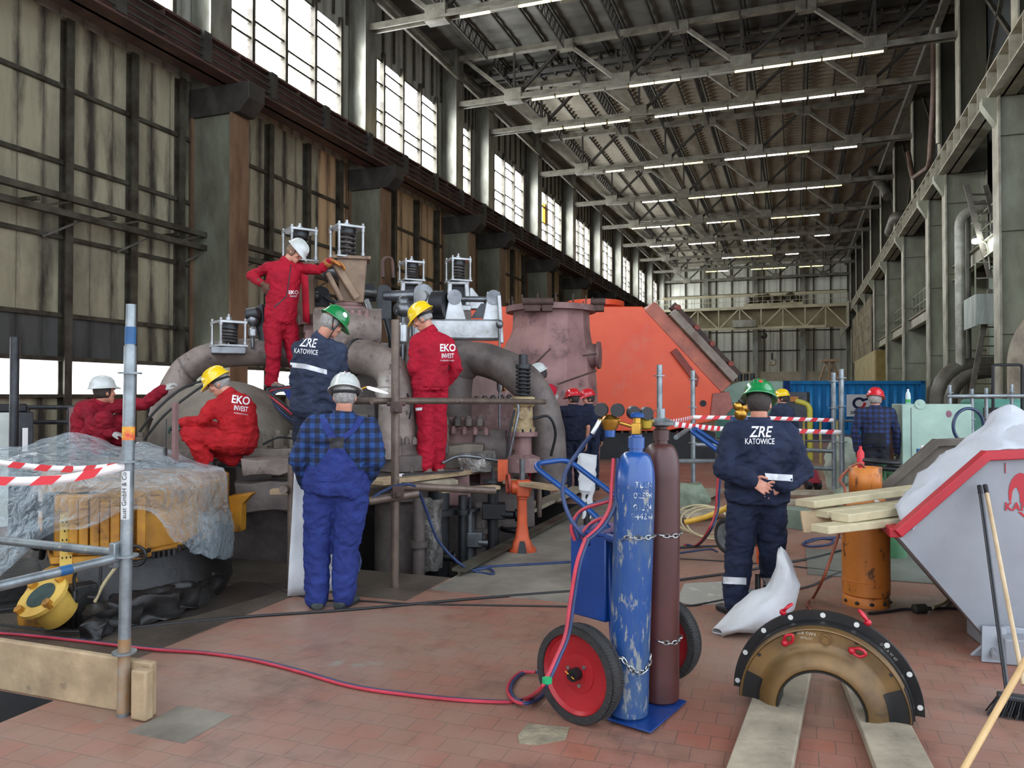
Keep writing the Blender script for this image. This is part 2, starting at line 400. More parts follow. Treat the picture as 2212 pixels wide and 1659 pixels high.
# wall grid: posts and rails below the crane girder, one object per bay
ZR = [8.75, 7.0, 5.28, 3.5]
for k, c in enumerate(COLS):
    nx = COLS[k+1] if k+1 < len(COLS) else HALL1
    fr = MB(); n = max(1, round((nx-c)/1.9))
    for q in range(n):
        y = c + (nx-c)*(q+.5)/n if k >= 4 else c + [2.0, 3.95, 5.8, 7.4][q % 4]*(nx-c)/8.15
        fr.ibeam((XW+.12,y,0),(XW+.12,y,10.3),.2,.22,.03,.03,(1,0,0))
    for z in ZR:
        fr.box((XW,c,z-.05),(XW+.1,nx,z+.05))
    struct(fr.build('trim_%d' % (k+2), M_frame))
    # upper wall ribs between the windows
    rb = MB()
    for q in range(9):
        y = c + (nx-c)*(q+.5)/9; rb.box((XW,y-.04,ZT+.3),(XW+.09,y+.04,18.2))
        rb.box((XW,y-.035,10.9),(XW+.07,y+.035,ZS-.05))
    struct(rb.build('trim_%d' % (k+30), M_frame))
# service catwalk of pipes and trusses across the bays
ct = MB()
for z in (6.08, 5.72): ct.bar((XW+.55,HALL0,z),(XW+.55,30,z),.16,.14,(0,0,1))
for y in range(-20, 30, 2):
    ct.bar((XW,y,5.9),(XW+.6,y,5.9),.08,.08); ct.bar((XW+.55,y,5.72),(XW+.55,y+1,6.08),.05,.05); ct.bar((XW+.1,y+.5,5.2),(XW+.5,y+1.3,5.75),.05,.05)
struct(ct.build('trim_60', M_frame))
# columns
ZG0, ZG1 = 10.15, 11.02           # crane girder
col = MB().box((-15.75,-.26,0),(-14.35,.26,9.3)).build('column', M_col, smooth=False, bevel=.015); col.location = (-15.05,1.0,0)
colf = MB().box((-14.36,-.33,0),(-14.30,.33,9.3)).box((-15.2,-.06,0),(-14.3,.06,0.02))
ROOTM['column'] = Matrix.Identity(4)
def lower_column(y):
    c = MB().box((-15.75,y-.27,0),(-14.36,y+.27,9.35)).build('column', M_col, bevel=.012); struct(c)
    ROOTM[c.name] = Matrix.Translation(c.location)
    MB().box((-14.36,y-.36,0),(-14.30,y+.36,9.35)).box((-15.7,y-.36,0),(-15.64,y+.36,9.35)).build('flange', M_colrust, c)
    # haunch that carries the girder
    MB().prism([(-15.75,y-.34,9.35),(-14.1,y-.34,9.35),(-13.75,y-.34,9.7),(-13.75,y-.34,ZG0),(-15.75,y-.34,ZG0)], (0,.68,0)).build('haunch', M_trussdark, c, bevel=.02)
    u = MB().box((-15.75,y-.3,ZG0),(-15.0,y+.3,18.2)).build('upper_shaft', M_colup, c, bevel=.015)
    MB().box((-15.02,y-.42,ZG0+.4),(-14.96,y+.42,18.2)).build('upper_flange', M_colup, c)
bpy.data.objects.remove(col)
for y in COLS: lower_column(y)
# crane girder on the window side with hand rail
g = MB().box((-14.6,HALL0,ZG0),(-14.5,HALL1,ZG1)).box((-15.0,HALL0,ZG0),(-14.1,HALL1,ZG0+.06)).box((-15.0,HALL0,ZG1-.06),(-14.2,HALL1,ZG1)).build('crane_girder', M_girder)
struct(g); ROOTM[g.name] = Matrix.Translation(g.location)
st = MB(); y = HALL0
while y < HALL1:
    st.box((-14.5,y-.02,ZG0+.06),(-14.2,y+.02,ZG1-.06)); y += 1.35
st.build('stiffener', M_girder, g)
cb = MB()
for z in (10.35,10.55,10.75): cb.bar((-14.12,HALL0,z),(-14.12,HALL1,z),.03,.05,(0,0,1))
y = HALL0
while y < HALL1:
    cb.box((-14.2,y-.14,10.22),(-14.08,y+.14,10.98)); y += 2.7
cb.build('conductor_rail', M_trussdark, g)
MB().bar((-14.45,HALL0,ZG1+.07),(-14.45,HALL1,ZG1+.07),.08,.14,(0,0,1)).build('rail', M_trussdark, g)

# ------------------------------------------------------------------ roof
ZB, ZTOP, XL, XR = 15.5, 17.7, -15.2, 5.95
dk = MB(); pit_y = .26
y = 36.0; rows = []
while y < HALL1+1: rows.append(y); y += pit_y
prof = []
for i, yy in enumerate(rows): prof.append([(V((x, yy, 18.05 + (.13 if i % 2 else 0)))) for x in (-16.2, 9.2)])
dk.grid(prof)
struct(dk.build('ceiling_corrugated', M_decklight, smooth=False))
y = -5; prof = []; i = 0
while y < 37.2:
    prof.append([V((x, y, 18.1 + (.03 if i % 2 else 0))) for x in (-16.2, 9.2)]); y += .5; i += 1
struct(MB().grid(prof).build('ceiling', M_deck, smooth=False))
NB = [-12.2,-7.15,-2.05,3.05]; NT = [-14.75,-9.7,-4.6,.5,5.6]
def truss(y):
    r = MB().bar((XL,y-.16,ZB),(XR,y-.16,ZB),.07,.22,(0,0,1)).bar((XL,y+.16,ZB),(XR,y+.16,ZB),.07,.22,(0,0,1)).bar((XL,y,ZB+.11),(XR,y,ZB+.11),.4,.02,(0,0,1)).build('roof_truss', M_truss)
    struct(r); ROOTM[r.name] = Matrix.Translation(r.location)
    MB().bar((XL,y,ZTOP),(XR,y,ZTOP),.3,.24,(0,0,1)).build('top_chord', M_truss, r)
    for k, x in enumerate(NB):
        MB().bar((NT[k],y,ZTOP),(x,y,ZB),.2,.16).build('diagonal', M_truss, r); MB().bar((x,y,ZB),(NT[k+1],y,ZTOP),.13,.13).build('diagonal', M_trussdark, r)
        MB().bar((x,y,ZB),(x,y,ZTOP),.09,.09).build('post', M_trussdark, r)
        MB().box((x-.42,y-.24,ZB-.22),(x+.42,y+.24,ZB+.4)).build('gusset_plate', M_truss, r, bevel=.02)
    for x in NT[1:4]: MB().box((x-.4,y-.18,ZTOP-.36),(x+.4,y+.18,ZTOP+.1)).build('gusset_plate', M_truss, r, bevel=.02)
    return r
t0 = truss(COLS[4])
for y in COLS[2:]:
    if y != COLS[4]: dup(t0, (t0.location.x, y, t0.location.z))
# lattice purlins, one per bay and station
JX = [NB[0]-1.2] + [-9.7,-7.15,-4.6,-2.05,.5,3.05]
def joist(x, y0, y1, deep):
    j = MB().bar((x,y0,17.95),(x,y1,17.95),.1,.1,(0,0,1)).bar((x,y0+.4,17.95-deep),(x,y1-.4,17.95-deep),.07,.07,(0,0,1))
    n = max(2, int((y1-y0)/.55)); 
    for k in range(n):
        a, b_ = y0+.4+(y1-y0-.8)*k/n, y0+.4+(y1-y0-.8)*(k+1)/n
        j.bar((x,a,17.95-deep),(x,(a+b_)/2,17.95),.045,.045); j.bar((x,(a+b_)/2,17.95),(x,b_,17.95-deep),.045,.045)
    return j
for k in range(2, len(COLS)-1):
    y0, y1 = COLS[k], COLS[k+1]
    for x in JX: struct(joist(x, y0, y1, .62 if y0 < 40 else .5).build('roof_joist', M_trussdark, smooth=False))
    # thin purlins
    pm = MB()
    for x in [-13.4+1.28*q for q in range(15)]: pm.bar((x,y0,18.0),(x,y1,18.0),.06,.12,(0,0,1))
    struct(pm.build('roof_purlin', M_trussdark, smooth=False))
# eave beams and diagonal bracing
struct(MB().bar((-15.3,HALL0,17.4),(-15.3,HALL1,17.4),.3,.2,(0,0,1)).bar((-14.9,HALL0,16.7),(-14.9,HALL1,16.7),.12,.14,(0,0,1)).build('trim_61', M_truss))
struct(MB().bar((5.7,HALL0,17.4),(5.7,HALL1,17.4),.3,.3,(0,0,1)).build('trim_62', M_truss))
# expansion joint gutter across the roof between the twin trusses
ex = MB().bar((-15,35.6,17.5),(6,35.6,17.5),.5,.12,(0,0,1)).bar((-15,36.2,17.6),(6,36.2,17.6),.16,.3,(0,0,1))
for q in range(26): ex.box((-15+.8*q,35.2,17.45),(-14.9+.8*q,36.3,17.75))
struct(ex.build('trim_63', M_trussdark))

# ------------------------------------------------------------------ tube lamps under the trusses: (truss y, [(px0,py0,px1,py1,kind)])
LAMPS = [
 (25.4, [(995,42,1058,30,'w'),(1060,27,1120,18,'o'),(1122,21,1188,9,'w'),(1192,8,1256,-4,'w')]),
 (33.6, [(1150,222,1197,215,'w'),(1202,214,1250,207,'w'),(1254,206,1306,199,'o'),(1309,198,1356,192,'o'),(1360,195,1412,188,'w'),(1415,187,1468,180,'w'),(1472,180,1528,172,'o'),(1531,171,1586,164,'o'),(1588,165,1646,157,'w'),(1650,155,1708,146,'w'),(1714,146,1773,137,'w'),(1778,138,1838,128,'w'),(1842,130,1908,118,'w')]),
 (37.7, [(1170,301,1214,295,'w'),(1219,294,1261,289,'w'),(1265,288,1309,283,'w'),(1314,282,1360,276,'w'),(1415,271,1463,265,'p'),(1468,264,1516,258,'p'),(1521,260,1570,252,'p'),(1575,252,1626,244,'p'),(1632,246,1684,238,'p'),(1690,240,1742,231,'p'),(1748,232,1802,224,'p'),(1808,226,1866,214,'p')]),
 (45.9, [(1262,391,1302,386,'o'),(1309,387,1348,382,'w'),(1392,379,1432,374,'w'),(1436,376,1474,370,'w'),(1478,371,1518,365,'y'),(1566,362,1608,357,'p'),(1612,358,1654,353,'p'),(1658,353,1700,348,'p'),(1704,349,1748,344,'y'),(1752,343,1798,338,'o'),(1803,338,1851,332,'p')]),
 (54.0, [(1325,456,1356,452,'o'),(1388,450,1420,446,'p'),(1424,446,1456,442,'p'),(1488,442,1520,438,'y'),(1523,437,1557,433,'p'),(1560,434,1590,430,'y'),(1593,432,1628,427,'p'),(1632,428,1664,424,'y'),(1667,427,1702,420,'p'),(1706,422,1740,417,'p'),(1744,419,1779,414,'p'),(1782,416,1818,412,'y')]),
 (62.2, [(1365,506,1394,504,'w'),(1398,505,1426,502,'p'),(1430,502,1458,499,'p'),(1462,500,1490,497,'y'),(1527,496,1557,492,'p'),(1560,494,1590,491,'y'),(1666,487,1696,484,'y'),(1700,484,1733,480,'y'),(1735,482,1770,476,'p')]),
 (70.3, [(1404,545,1430,542,'p'),(1433,543,1458,540,'p'),(1488,538,1514,536,'p'),(1517,536,1544,534,'p'),(1606,531,1634,528,'p'),(1637,528,1666,526,'p'),(1669,527,1697,524,'p'),(1699,525,1727,522,'p'),(1760,522,1792,519,'p')]),
 (78.5, [(1560,571,1585,569,'p'),(1587,571,1612,568,'y'),(1614,569,1640,567,'y'),(1642,568,1668,565,'y'),(1697,566,1725,562,'p')]),
 (86.6, [(1525,601,1548,599,'y'),(1551,599,1573,597,'p'),(1623,596,1645,594,'y'),(1648,595,1670,592,'y'),(1672,594,1697,591,'y'),(1727,591,1750,588,'y'),(1754,589,1778,586,'y')]),
]
LK = {'w': (M_lampwarm, 'warm white'), 'p': (M_lamppink, 'pinkish white'), 'y': (M_lampyel, 'dim yellow'), 'o': (M_lampoff, 'unlit grey')}
for ti, (y, ls) in enumerate(LAMPS):
    for li, (a, b_, c, d, k) in enumerate(ls):
        p, q = PY(a, b_, y-.3), PY(c, d, y-.3); z = ZB-.3
        p.z = q.z = z; r = .06
        o = MB().loft([[V((x, y-.3+r*math.cos(t)*1.0, z+r*math.sin(t))) for t in [PI+PI*i/8 for i in range(9)]] for x in (p.x, q.x)]).build('tube_lamp', LK[k][0])
        wh = 'one of the %d tube lamps' % len(ls)
        tag(o, '%s tube lamp, %s from the window wall under the %s roof truss visible' % (LK[k][1], ORD[li], ORD[ti]), 'lamp', 'tube lamps under the roof trusses')
        ROOTM[o.name] = Matrix.Translation(o.location)
        MB().box((p.x-.02,y-.36,z+.0),(q.x+.02,y-.24,z+.13)).build('lamp_housing', M_truss, o)
    struct(MB().bar((NB[0],y-.3,ZB-.14),(4.4,y-.3,ZB-.14),.07,.07,(0,0,1)).build('trim_%d' % (70+ti), M_truss))

# ------------------------------------------------------------------ end wall
YE = HALL1
ew = MB(); ew.add([(-16.5,YE,0),(7,YE,0),(7,YE,18.4),(-16.5,YE,18.4)], [(0,1,2,3)])
struct(ew.build('wall_back', M_endwall, smooth=False))
er = MB()
for x in [-15+1.9*k for k in range(12)]: er.box((x-.06,YE-.15,4.6),(x+.06,YE,18))
for z in (7.2, 9.6, 14.3, 16): er.box((-15.8,YE-.1,z-.06),(6,YE,z+.06))
struct(er.build('trim_80', M_frame))
ec = MB()
for x in (-10.5,-4.6,.9): ec.box((x-.3,YE-.5,0),(x+.3,YE,18))
struct(ec.build('column', M_colup))
struct(MB().box((-15.8,YE-.3,0),(6,YE,4.6)).build('wall_back_plinth', mat('cream plinth wall', (224,214,186), (186,176,150), .7, 0, .4)))
# ------------------------------------------------------------------ boiler-house side
XB = 5.9
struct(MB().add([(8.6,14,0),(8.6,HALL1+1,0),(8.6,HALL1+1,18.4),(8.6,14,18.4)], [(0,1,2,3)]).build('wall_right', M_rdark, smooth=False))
def right_column(y):
    c = MB().box((5.45,y-.2,0),(6.75,y+.2,ZG0-.02)).build('column', M_rcol, bevel=.012); struct(c); ROOTM[c.name] = Matrix.Translation(c.location)
    MB().box((5.40,y-.36,0),(5.46,y+.36,ZG0-.02)).box((6.75,y-.36,0),(6.81,y+.36,ZG0-.02)).build('flange', M_rbeam, c)
    MB().box((5.46,y-.30,9.0),(6.75,y+.30,9.03)).box((5.46,y-.30,6.3),(6.75,y+.30,6.33)).box((5.46,y-.3,3.4),(6.75,y+.3,3.43)).build('stiffener', M_rcol, c)
    MB().prism([(5.4,y-.2,9.35),(5.4,y-.2,ZG0),(5.05,y-.2,ZG0),(5.05,y-.2,9.95)], (0,.4,0)).build('haunch', M_rcol, c)
    MB().box((5.95,y-.22,ZG0),(6.85,y+.22,18.2)).build('upper_shaft', mat('olive grey upper column', (92,88,70), (64,60,48), .5, .2, 1, stretch=(1,1,.3)), c, bevel=.012)
    MB().box((5.90,y-.36,ZG0+.4),(5.95,y+.36,18.2)).build('upper_flange', M_rbeam, c)
for y in COLS[4:]: right_column(y)
# crane girder
g = MB().box((5.52,HALL0,ZG0),(5.58,HALL1,ZG1)).box((5.2,HALL0,ZG0),(5.9,HALL1,ZG0+.05)).box((5.25,HALL0,ZG1-.05),(5.85,HALL1,ZG1)).build('crane_girder', M_rbeam)
struct(g); ROOTM[g.name] = Matrix.Translation(g.location)
st = MB(); y = 8
while y < HALL1:
    st.box((5.22,y-.02,ZG0+.05),(5.52,y+.02,ZG1-.05)); y += 1.25
st.build('stiffener', M_rbeam, g)
MB().bar((5.55,HALL0,ZG1+.07),(5.55,HALL1,ZG1+.07),.08,.14,(0,0,1)).build('rail', M_trussdark, g)
# recessed wall panels between the columns, set back, with dark openings under the crane girder
pan = MB()
for k in range(4, len(COLS)-1):
    y0, y1 = COLS[k], COLS[k+1]
    struct(MB().box((7.3,y0+.4,0),(7.36,y1-.4,7.6 if k % 2 else 6.8)).build('wall_right_panel', M_rwall))
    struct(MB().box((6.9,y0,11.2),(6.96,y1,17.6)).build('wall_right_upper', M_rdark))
    up_ = MB()
    for q in (2.4, 4.8): up_.ibeam((6.7,y0+q,0),(6.7,y0+q,ZG0),.16,.2,.02,.02,(1,0,0))
    struct(up_.build('column', M_rcol))
    # cross bracing of the upper storey
    if y1-y0 > 5: struct(MB().bar((6.4,y0+.4,11.2),(6.4,y1-.4,17.4),.12,.12).bar((6.4,y0+.4,17.4),(6.4,y1-.4,11.2),.12,.12).build('trim_%d' % (90+k), M_frame))
# mezzanine floors with guard rails
def mezz(y0, y1, z, name='mezzanine_floor'):
    m = MB().box((5.9,y0,z-.06),(8.5,y1,z)).build(name, M_rdark); struct(m); ROOTM[m.name] = Matrix.Translation(m.location)
    MB().ibeam((5.75,y0,z-.3),(5.75,y1,z-.3),.25,.55).build('edge_beam', M_rbeam, m)
    r = MB()
    for zz in (.55, 1.1): r.bar((5.85,y0,z+zz),(5.85,y1,z+zz),.035,.035)
    y = y0
    while y <= y1: r.bar((5.85,y,z),(5.85,y,z+1.1),.04,.04); y += 1.3
    r.build('guard_rail', M_rcol, m)
mezz(37.9, 62, 5.7); mezz(25.6, 33.4, 6.6)
# light corrugated partitions at the far end
cp = MB()
for q in range(40):
    y = 60.5+q*.5; cp.box((5.3,y,0),(5.38,y+.34,4.9))
cp.box((5.38,60.5,0),(5.42,80.5,4.9))
struct(cp.build('wall_right_partition', mat('cream corrugated sheet', (206,194,150), (166,152,112), .6, 0, 1.2)))
struct(MB().box((5.38,60.3,0),(7.2,60.5,4.9)).build('wall_right_partition', mat('mustard board', (166,146,86), (140,120,70), .7, 0, 1)))
cp = MB().box((5.42,64,4.9),(5.46,84,9.2))
for q in range(17): cp.box((5.34,64+q*1.2,4.9),(5.42,64.08+q*1.2,9.2))
for z in (6,7.1,8.2): cp.box((5.36,64,z-.03),(5.42,84,z+.03))
struct(cp.build('wall_right_partition', mat('pale beige panel', (176,168,144), (136,126,104), .6, 0, .8)))
struct(MB().box((5.0,84,8.6),(5.1,99,11.2)).build('wall_right_far', M_rbeam))
# pipes
def pipe(pts, r, m, label, group=None, name='pipe', n=12, smooth=True, parent=None):
    o = MB().tube(smooth_path(pts, 8) if smooth else pts, r, n).build(name, m, parent, sharp=60)
    return tag(o, label, 'pipe', group) if parent is None else o
def bend(pts, R=.25, n=6):
    """polyline with rounded corners"""
    pts = [V(p) for p in pts]; out = [pts[0]]
    for a, b, c in zip(pts, pts[1:], pts[2:]):
        u, w = (a-b).normalized(), (c-b).normalized(); rr = min(R, (a-b).length*.49, (c-b).length*.49)
        p0, p1 = b+u*rr, b+w*rr
        for k in range(n+1):
            t = k/n; out.append(p0.lerp(b, t).lerp(b.lerp(p1, t), t))
    return out + [pts[-1]]
def bpipe(pts, r, m, label, group=None, R=.4, n=12): return pipe(bend(pts, R), r, m, label, group, smooth=False, n=n)
y_ = 33.0
for (px, ya, yb, X_, r, m_, lab) in ((2076,455,845,5.3,.16,mat('pale pipe', (176,176,164), (130,126,112), .45, .2, 2),'thick pale vertical pipe bent at its top before the green columns'),
                                  (2092,440,700,5.6,.09,M_pipe,'thin grey vertical pipe with a bent top beside the thick pale pipe')):
    a, b_ = PX(px, yb, X_), PX(px, ya, X_)
    bpipe([V((X_,a.y,0)), V((X_,a.y,b_.z)), V((X_+1.6,a.y,b_.z+.15))], r, m_, lab, R=.5)
a = PX(1928,640,6.1); bpipe([V((6.3,a.y,9.6)), V((6.3,a.y,3.9)), V((7.2,a.y+.6,3.6))], .34, M_pipe, 'fat grey pipe descending behind the mezzanine rail', R=.5)
a = PX(1970,640,6.0)
for k, dx in enumerate((0,.35)):
    bpipe([V((6.0+dx,a.y-.4*k,9.8)), V((6.0+dx,a.y-.4*k,1.2)), V((7.1,a.y-.4*k,.9))], .11, mat('brown pipe', (112,88,74), (80,62,52), .5, .2, 2), ('brown standpipe on the mezzanine, the one closer to the crane beam','brown standpipe on the mezzanine, the one further behind')[k], 'brown standpipes on the mezzanine', R=.3)
# ducts high up beside the roof
bpipe([PX(1875,325,5.3), PX(1882,360,5.3), PX(1898,392,5.5), PX(1912,405,5.7), PX(1918,425,5.8)], .34, M_pipe, 'grey elbowed duct hanging under the roof beside the column', R=.6)
bpipe([PX(1962,330,5.4), PX(1972,385,5.4), PX(2008,360,5.5), PX(2017,200,5.6), PX(2017,90,5.6)], .12, mat('brown pipe', (112,88,74)), 'long brown downpipe with a dog-leg above the crane beam', R=.5)
bpipe([PX(2027,310,5.75), PX(2027,60,5.75)], .1, M_rbeam, 'pale straight downpipe above the crane beam', R=.2)
bpipe([PX(1925,500,6.0), PX(1936,470,6.0), PX(1958,468,6.6)], .42, M_pipe, 'short fat duct bend above the far crane beam', R=.6)
# large bent pipes by the ladder, low down
for k, (px, d, r) in enumerate(((2030,26.5,.3),(2052,25,.2))):
    b0 = P(px, 870, d); b0.z = 0
    bpipe([b0, b0+V((0,0,2.6 - .25*k)), b0+V((2.3,.6,2.75 - .25*k))], r, M_pipe, ('thick dusty bent pipe rising from the floor near the steep ladders','thinner dusty bent pipe tucked beside the thick bent pipe')[k], R=1.1)
# big vertical duct at the edge of the picture
b0 = P(2235, 900, 20); b0.z = 0
bpipe([b0, b0+V((0,0,2.9)), b0+V((.5,.2,3.6)), b0+V((2.4,.6,3.9))], .6, mat('beige lagging', (164,154,134), (120,110,96), .6, 0, 2), 'huge beige lagged duct bending behind the green columns', R=.9, n=20)
# steep ladders
def ladder(name, p0, p1, w, label, m, group=None):
    p0, p1 = V(p0), V(p1); d = (p1-p0).normalized(); s = V((math.cos(YAW*0+.35), math.sin(.35), 0))
    t = thing(name, label, 'ladder', (p0+p1)/2*1 - V((0,0,(p0.z+p1.z)/2-p0.z)), 0, group)
    for k in (-1, 1): MB().bar(p0+s*(k*w/2), p1+s*(k*w/2), .08, .16).build('stringer', m, t)
    n = int((p1-p0).length/.3)
    for k in range(1, n): q = p0.lerp(p1, k/n); MB().bar(q-s*(w/2), q+s*(w/2), .14, .03, (0,0,1)).build('tread', m, t)
    return t
lm = mat('grey stair steel', (116,110,98), (84,78,68), .5, .3, 2)
ladder('steep_stair', P(2118,870,24.5)*1, P(2165,625,24.5), .7, 'lower steep steel stair rising to the small platform', lm)
ladder('steep_stair', P(2160,600,24.5), P(2108,400,24.5), .6, 'upper steep steel stair above the small platform', lm)
a = P(2100,640,24.8); pl = MB().box((a.x,a.y-.5,a.z-.06),(a.x+2.4,a.y+1.2,a.z)).build('platform', M_rdark); tag(pl, 'small steel platform between the two steep stairs', 'platform'); ROOTM[pl.name] = Matrix.Translation(pl.location)
MB().box((a.x-.02,a.y-.55,a.z-1.0),(a.x+.04,a.y+1.2,a.z)).box((a.x,a.y-.56,a.z-.95),(a.x+2.4,a.y-.5,a.z)).build('skirt_panel', mat('bright zinc panel', (196,206,198), (140,148,140), .5, .2, 2, stretch=(3,3,.3)), pl)
r = MB()
for zz in (.5, 1.0): r.bar((a.x,a.y-.5,a.z+zz),(a.x+2.2,a.y-.5,a.z+zz),.035,.035)
for q in range(5): r.bar((a.x+q*.5,a.y-.5,a.z),(a.x+q*.5,a.y-.5,a.z+1),.035,.035)
r.build('guard_rail', M_rcol, pl)
# flood lamp on the green column
a = P(2108,521,24.3); fl = thing('flood_lamp', 'small bright flood lamp on an arm by the upper steep stair', 'lamp', a)
MB().ell(a, .12, .16, .09, 12, 8).build('lamp_glass', emission('white lamp glare', (.85,.95,1,1), 40), fl)
MB().tube(smooth_path([a+V((.1,0,0)), a+V((.3,0,-.15)), a+V((.38,0,-.9))], 5), .025, 6).build('arm', M_rcol, fl)

aa, ab = PX(1171,436,XW-.03), PX(1184,492,XW-.03)
struct(MB().add([(XW-.03,aa.y,ab.z),(XW-.03,ab.y,ab.z),(XW-.03,ab.y,aa.z),(XW-.03,aa.y,aa.z)],[(0,1,2,3)]).build('window_pane_amber', emission('amber wired pane', (.75,.38,.06,1), 1.2), smooth=False))
# ------------------------------------------------------------------ far overhead crane
YCN = 88.0
cr = thing('overhead_crane', 'cream overhead travelling crane spanning the hall before the end wall', 'crane', (-4.6,YCN,ZG1+.2))
M_crane = mat('cream crane paint', (206,200,170), (170,160,130), .55, .1, .6)
MB().box((-14.2,YCN-.2,8.9),(5.2,YCN,11.0)).build('bridge_girder', mat('crane web', (164,154,120), (140,130,100), .6, 0, .6), cr)
tr = MB().bar((-14.4,YCN-1.3,11.1),(5.3,YCN-1.3,11.1),.3,.3).bar((-12.2,YCN-1.3,8.9),(3,YCN-1.3,8.9),.3,.28)
xs = [-14.2,-12.2,-10,-7.8,-5.6,-3.4,-1.2,1,3,5]
for k in range(9):
    z0, z1 = (11.1, 8.9) if k % 2 == 0 else (8.9, 11.1)
    tr.bar((xs[k],YCN-1.3,z0),(xs[k+1],YCN-1.3,z1),.14,.14)
    tr.bar((xs[k],YCN-1.3,8.95 if 0 < k < 9 else 11),(xs[k],YCN-1.3,11.1),.12,.12)
tr.build('truss_side', M_crane, cr)
MB().box((-14.6,YCN-1.4,11.05),(5.4,YCN+2.5,11.25)).build('walkway', M_crane, cr)
gr = MB()
for z in (11.8,12.3): gr.bar((-14.4,YCN-1.35,z),(5.2,YCN-1.35,z),.05,.05)
for q in range(22): gr.bar((-14.4+q*.93,YCN-1.35,11.2),(-14.4+q*.93,YCN-1.35,12.3),.05,.05)
gr.bar((-14.4,YCN+2,12.9),(5.2,YCN+2,12.9),.1,.25)
gr.build('guard_rail', M_crane, cr)
tro = thing('crane_trolley', 'dark hoist trolley with drums standing on the overhead crane', 'trolley', (-2.3,YCN,11.26))
MB().box((-5.2,YCN-.9,11.26),(.8,YCN+1.2,11.6)).build('trolley_frame', M_crane, tro)
q = MB()
for k in range(7): q.cyl((-4.8+k*.8,YCN-.7,12.0),(-4.3+k*.8,YCN-.2,12.0+.2*(k%3)),.35+.1*(k%2)); q.box((-4.9+k*.8,YCN-.5,11.6),(-4.4+k*.8,YCN+.3,11.9+.35*(k%3)))
q.build('hoist_drum', mat('grey hoist', (98,94,82), (70,66,58), .6, .2, 2), tro)
for px, py, s, lab in ((1668,782,.5,'pale steel crane hook hanging lower before the end wall'),(1650,725,.36,'dark small crane hook hanging just under the crane bridge')):
    a = PY(px, py, YCN-.6); h = thing('crane_hook', lab, 'hook', a)
    MB().tube(arcpts(a, (1,0,0), (0,0,1), s*.6, PI*1.0, PI*2.35, 12), .14, 8).build('hook', M_crane if s > .4 else M_trussdark, h)
    MB().box((a.x-.2*s,a.y-.2,a.z+s*.5),(a.x+.2*s,a.y+.2,a.z+s*1.9)).build('hook_block', M_trussdark, h)
    MB().cyl((a.x-.12,a.y,a.z+s*1.9),(a.x-.12,a.y,8.9),.025,n=6).cyl((a.x+.12,a.y,a.z+s*1.9),(a.x+.12,a.y,8.9),.025,n=6).build('rope', M_trussdark, h)
bx = PY(1608,699,YCN-1.5); tag(MB().box((bx.x-1.2,YCN-1.7,bx.z-.4),(bx.x+1.2,YCN-1.46,bx.z+.4)).build('junction_box', M_colup, bevel=.03), 'pale box hung on the crane bridge truss', 'box')
# ------------------------------------------------------------------ turbine
M_iron = mat('grey brown turbine iron', (146,132,122), (96,82,76), .6, .25, 2.6, c3=(58,46,44), s3=5, t3=.58, w3=.1, bump=.35, bs=14)
M_irondark = mat('dark sooty iron', (112,100,94), (72,64,60), .6, .2, 2.6, c3=(112,102,94), s3=6, t3=.62, w3=.08, bump=.35, bs=14)
M_ironred = mat('mauve red oxide iron', (140,106,102), (104,78,76), .6, .15, 2.2, c3=(140,118,112), s3=4, t3=.56, w3=.1, bump=.3, bs=12)
M_pinkiron = mat('dusty pink casing', (184,154,146), (140,112,106), .65, .1, 1.4, c3=(92,72,70), s3=3.2, t3=.6, w3=.08, bump=.25, bs=8)
M_duct = mat('red oxide insulated duct', (160,120,114), (118,84,82), .6, .1, 1.2, c3=(88,66,66), s3=2.4, t3=.55, w3=.12, bump=.3, bs=6)
M_dome = mat('grey stone like casing', (132,122,108), (96,86,76), .7, .1, 2, c3=(72,64,58), s3=5, t3=.64, w3=.08, bump=.3, bs=16)
M_silver = mat('aluminium paint', (180,182,182), (134,134,132), .35, .6, 3, c3=(128,104,70), s3=4, t3=.66, w3=.06, bump=.1)
M_steel = mat('bare grey steel', (128,130,132), (86,88,90), .35, .7, 4)
M_steeldark = mat('blackened steel', (66,68,70), (40,40,42), .45, .5, 4)
M_blackiron = mat('black iron', (34,34,36), (22,22,24), .5, .3, 4)
M_springm = mat('dark coil spring steel', (84,80,78), (52,48,46), .45, .5, 8)
M_ochre = mat('flaking ochre valve paint', (178,158,116), (132,110,80), .6, .1, 6, c3=(108,84,70), s3=9, t3=.58)
M_brownblock = mat('rusty tan valve body', (146,124,100), (108,84,70), .65, .15, 3, c3=(84,60,54), s3=5, t3=.6)
M_orange = mat('bright orange hood paint', (234,92,48), (222,70,30), .45, 0, .5, c3=(208,112,88), s3=.55, t3=.5, w3=.22)
M_orangetop = mat('faded orange edge', (196,108,84), (150,88,72), .55, 0, 2)
M_lug = mat('brown grime', (92,66,56), (60,46,42), .7, .1, 3)
T = thing('steam_turbine', 'opened grey brown steam turbine with bolted casing and thick bent pipes', 'turbine', (-5.2, 9.2, 0))

def hexbolts(name, pts, r, h, m, parent, d=(0,0,1)):
    for p in pts:
        b = MB().cyl(p, V(p)+V(d)*h*.75, r, n=6).cyl(V(p)+V(d)*h*.75, V(p)+V(d)*h, r*.62, n=12).build(name, m, parent, bevel=r*.06)
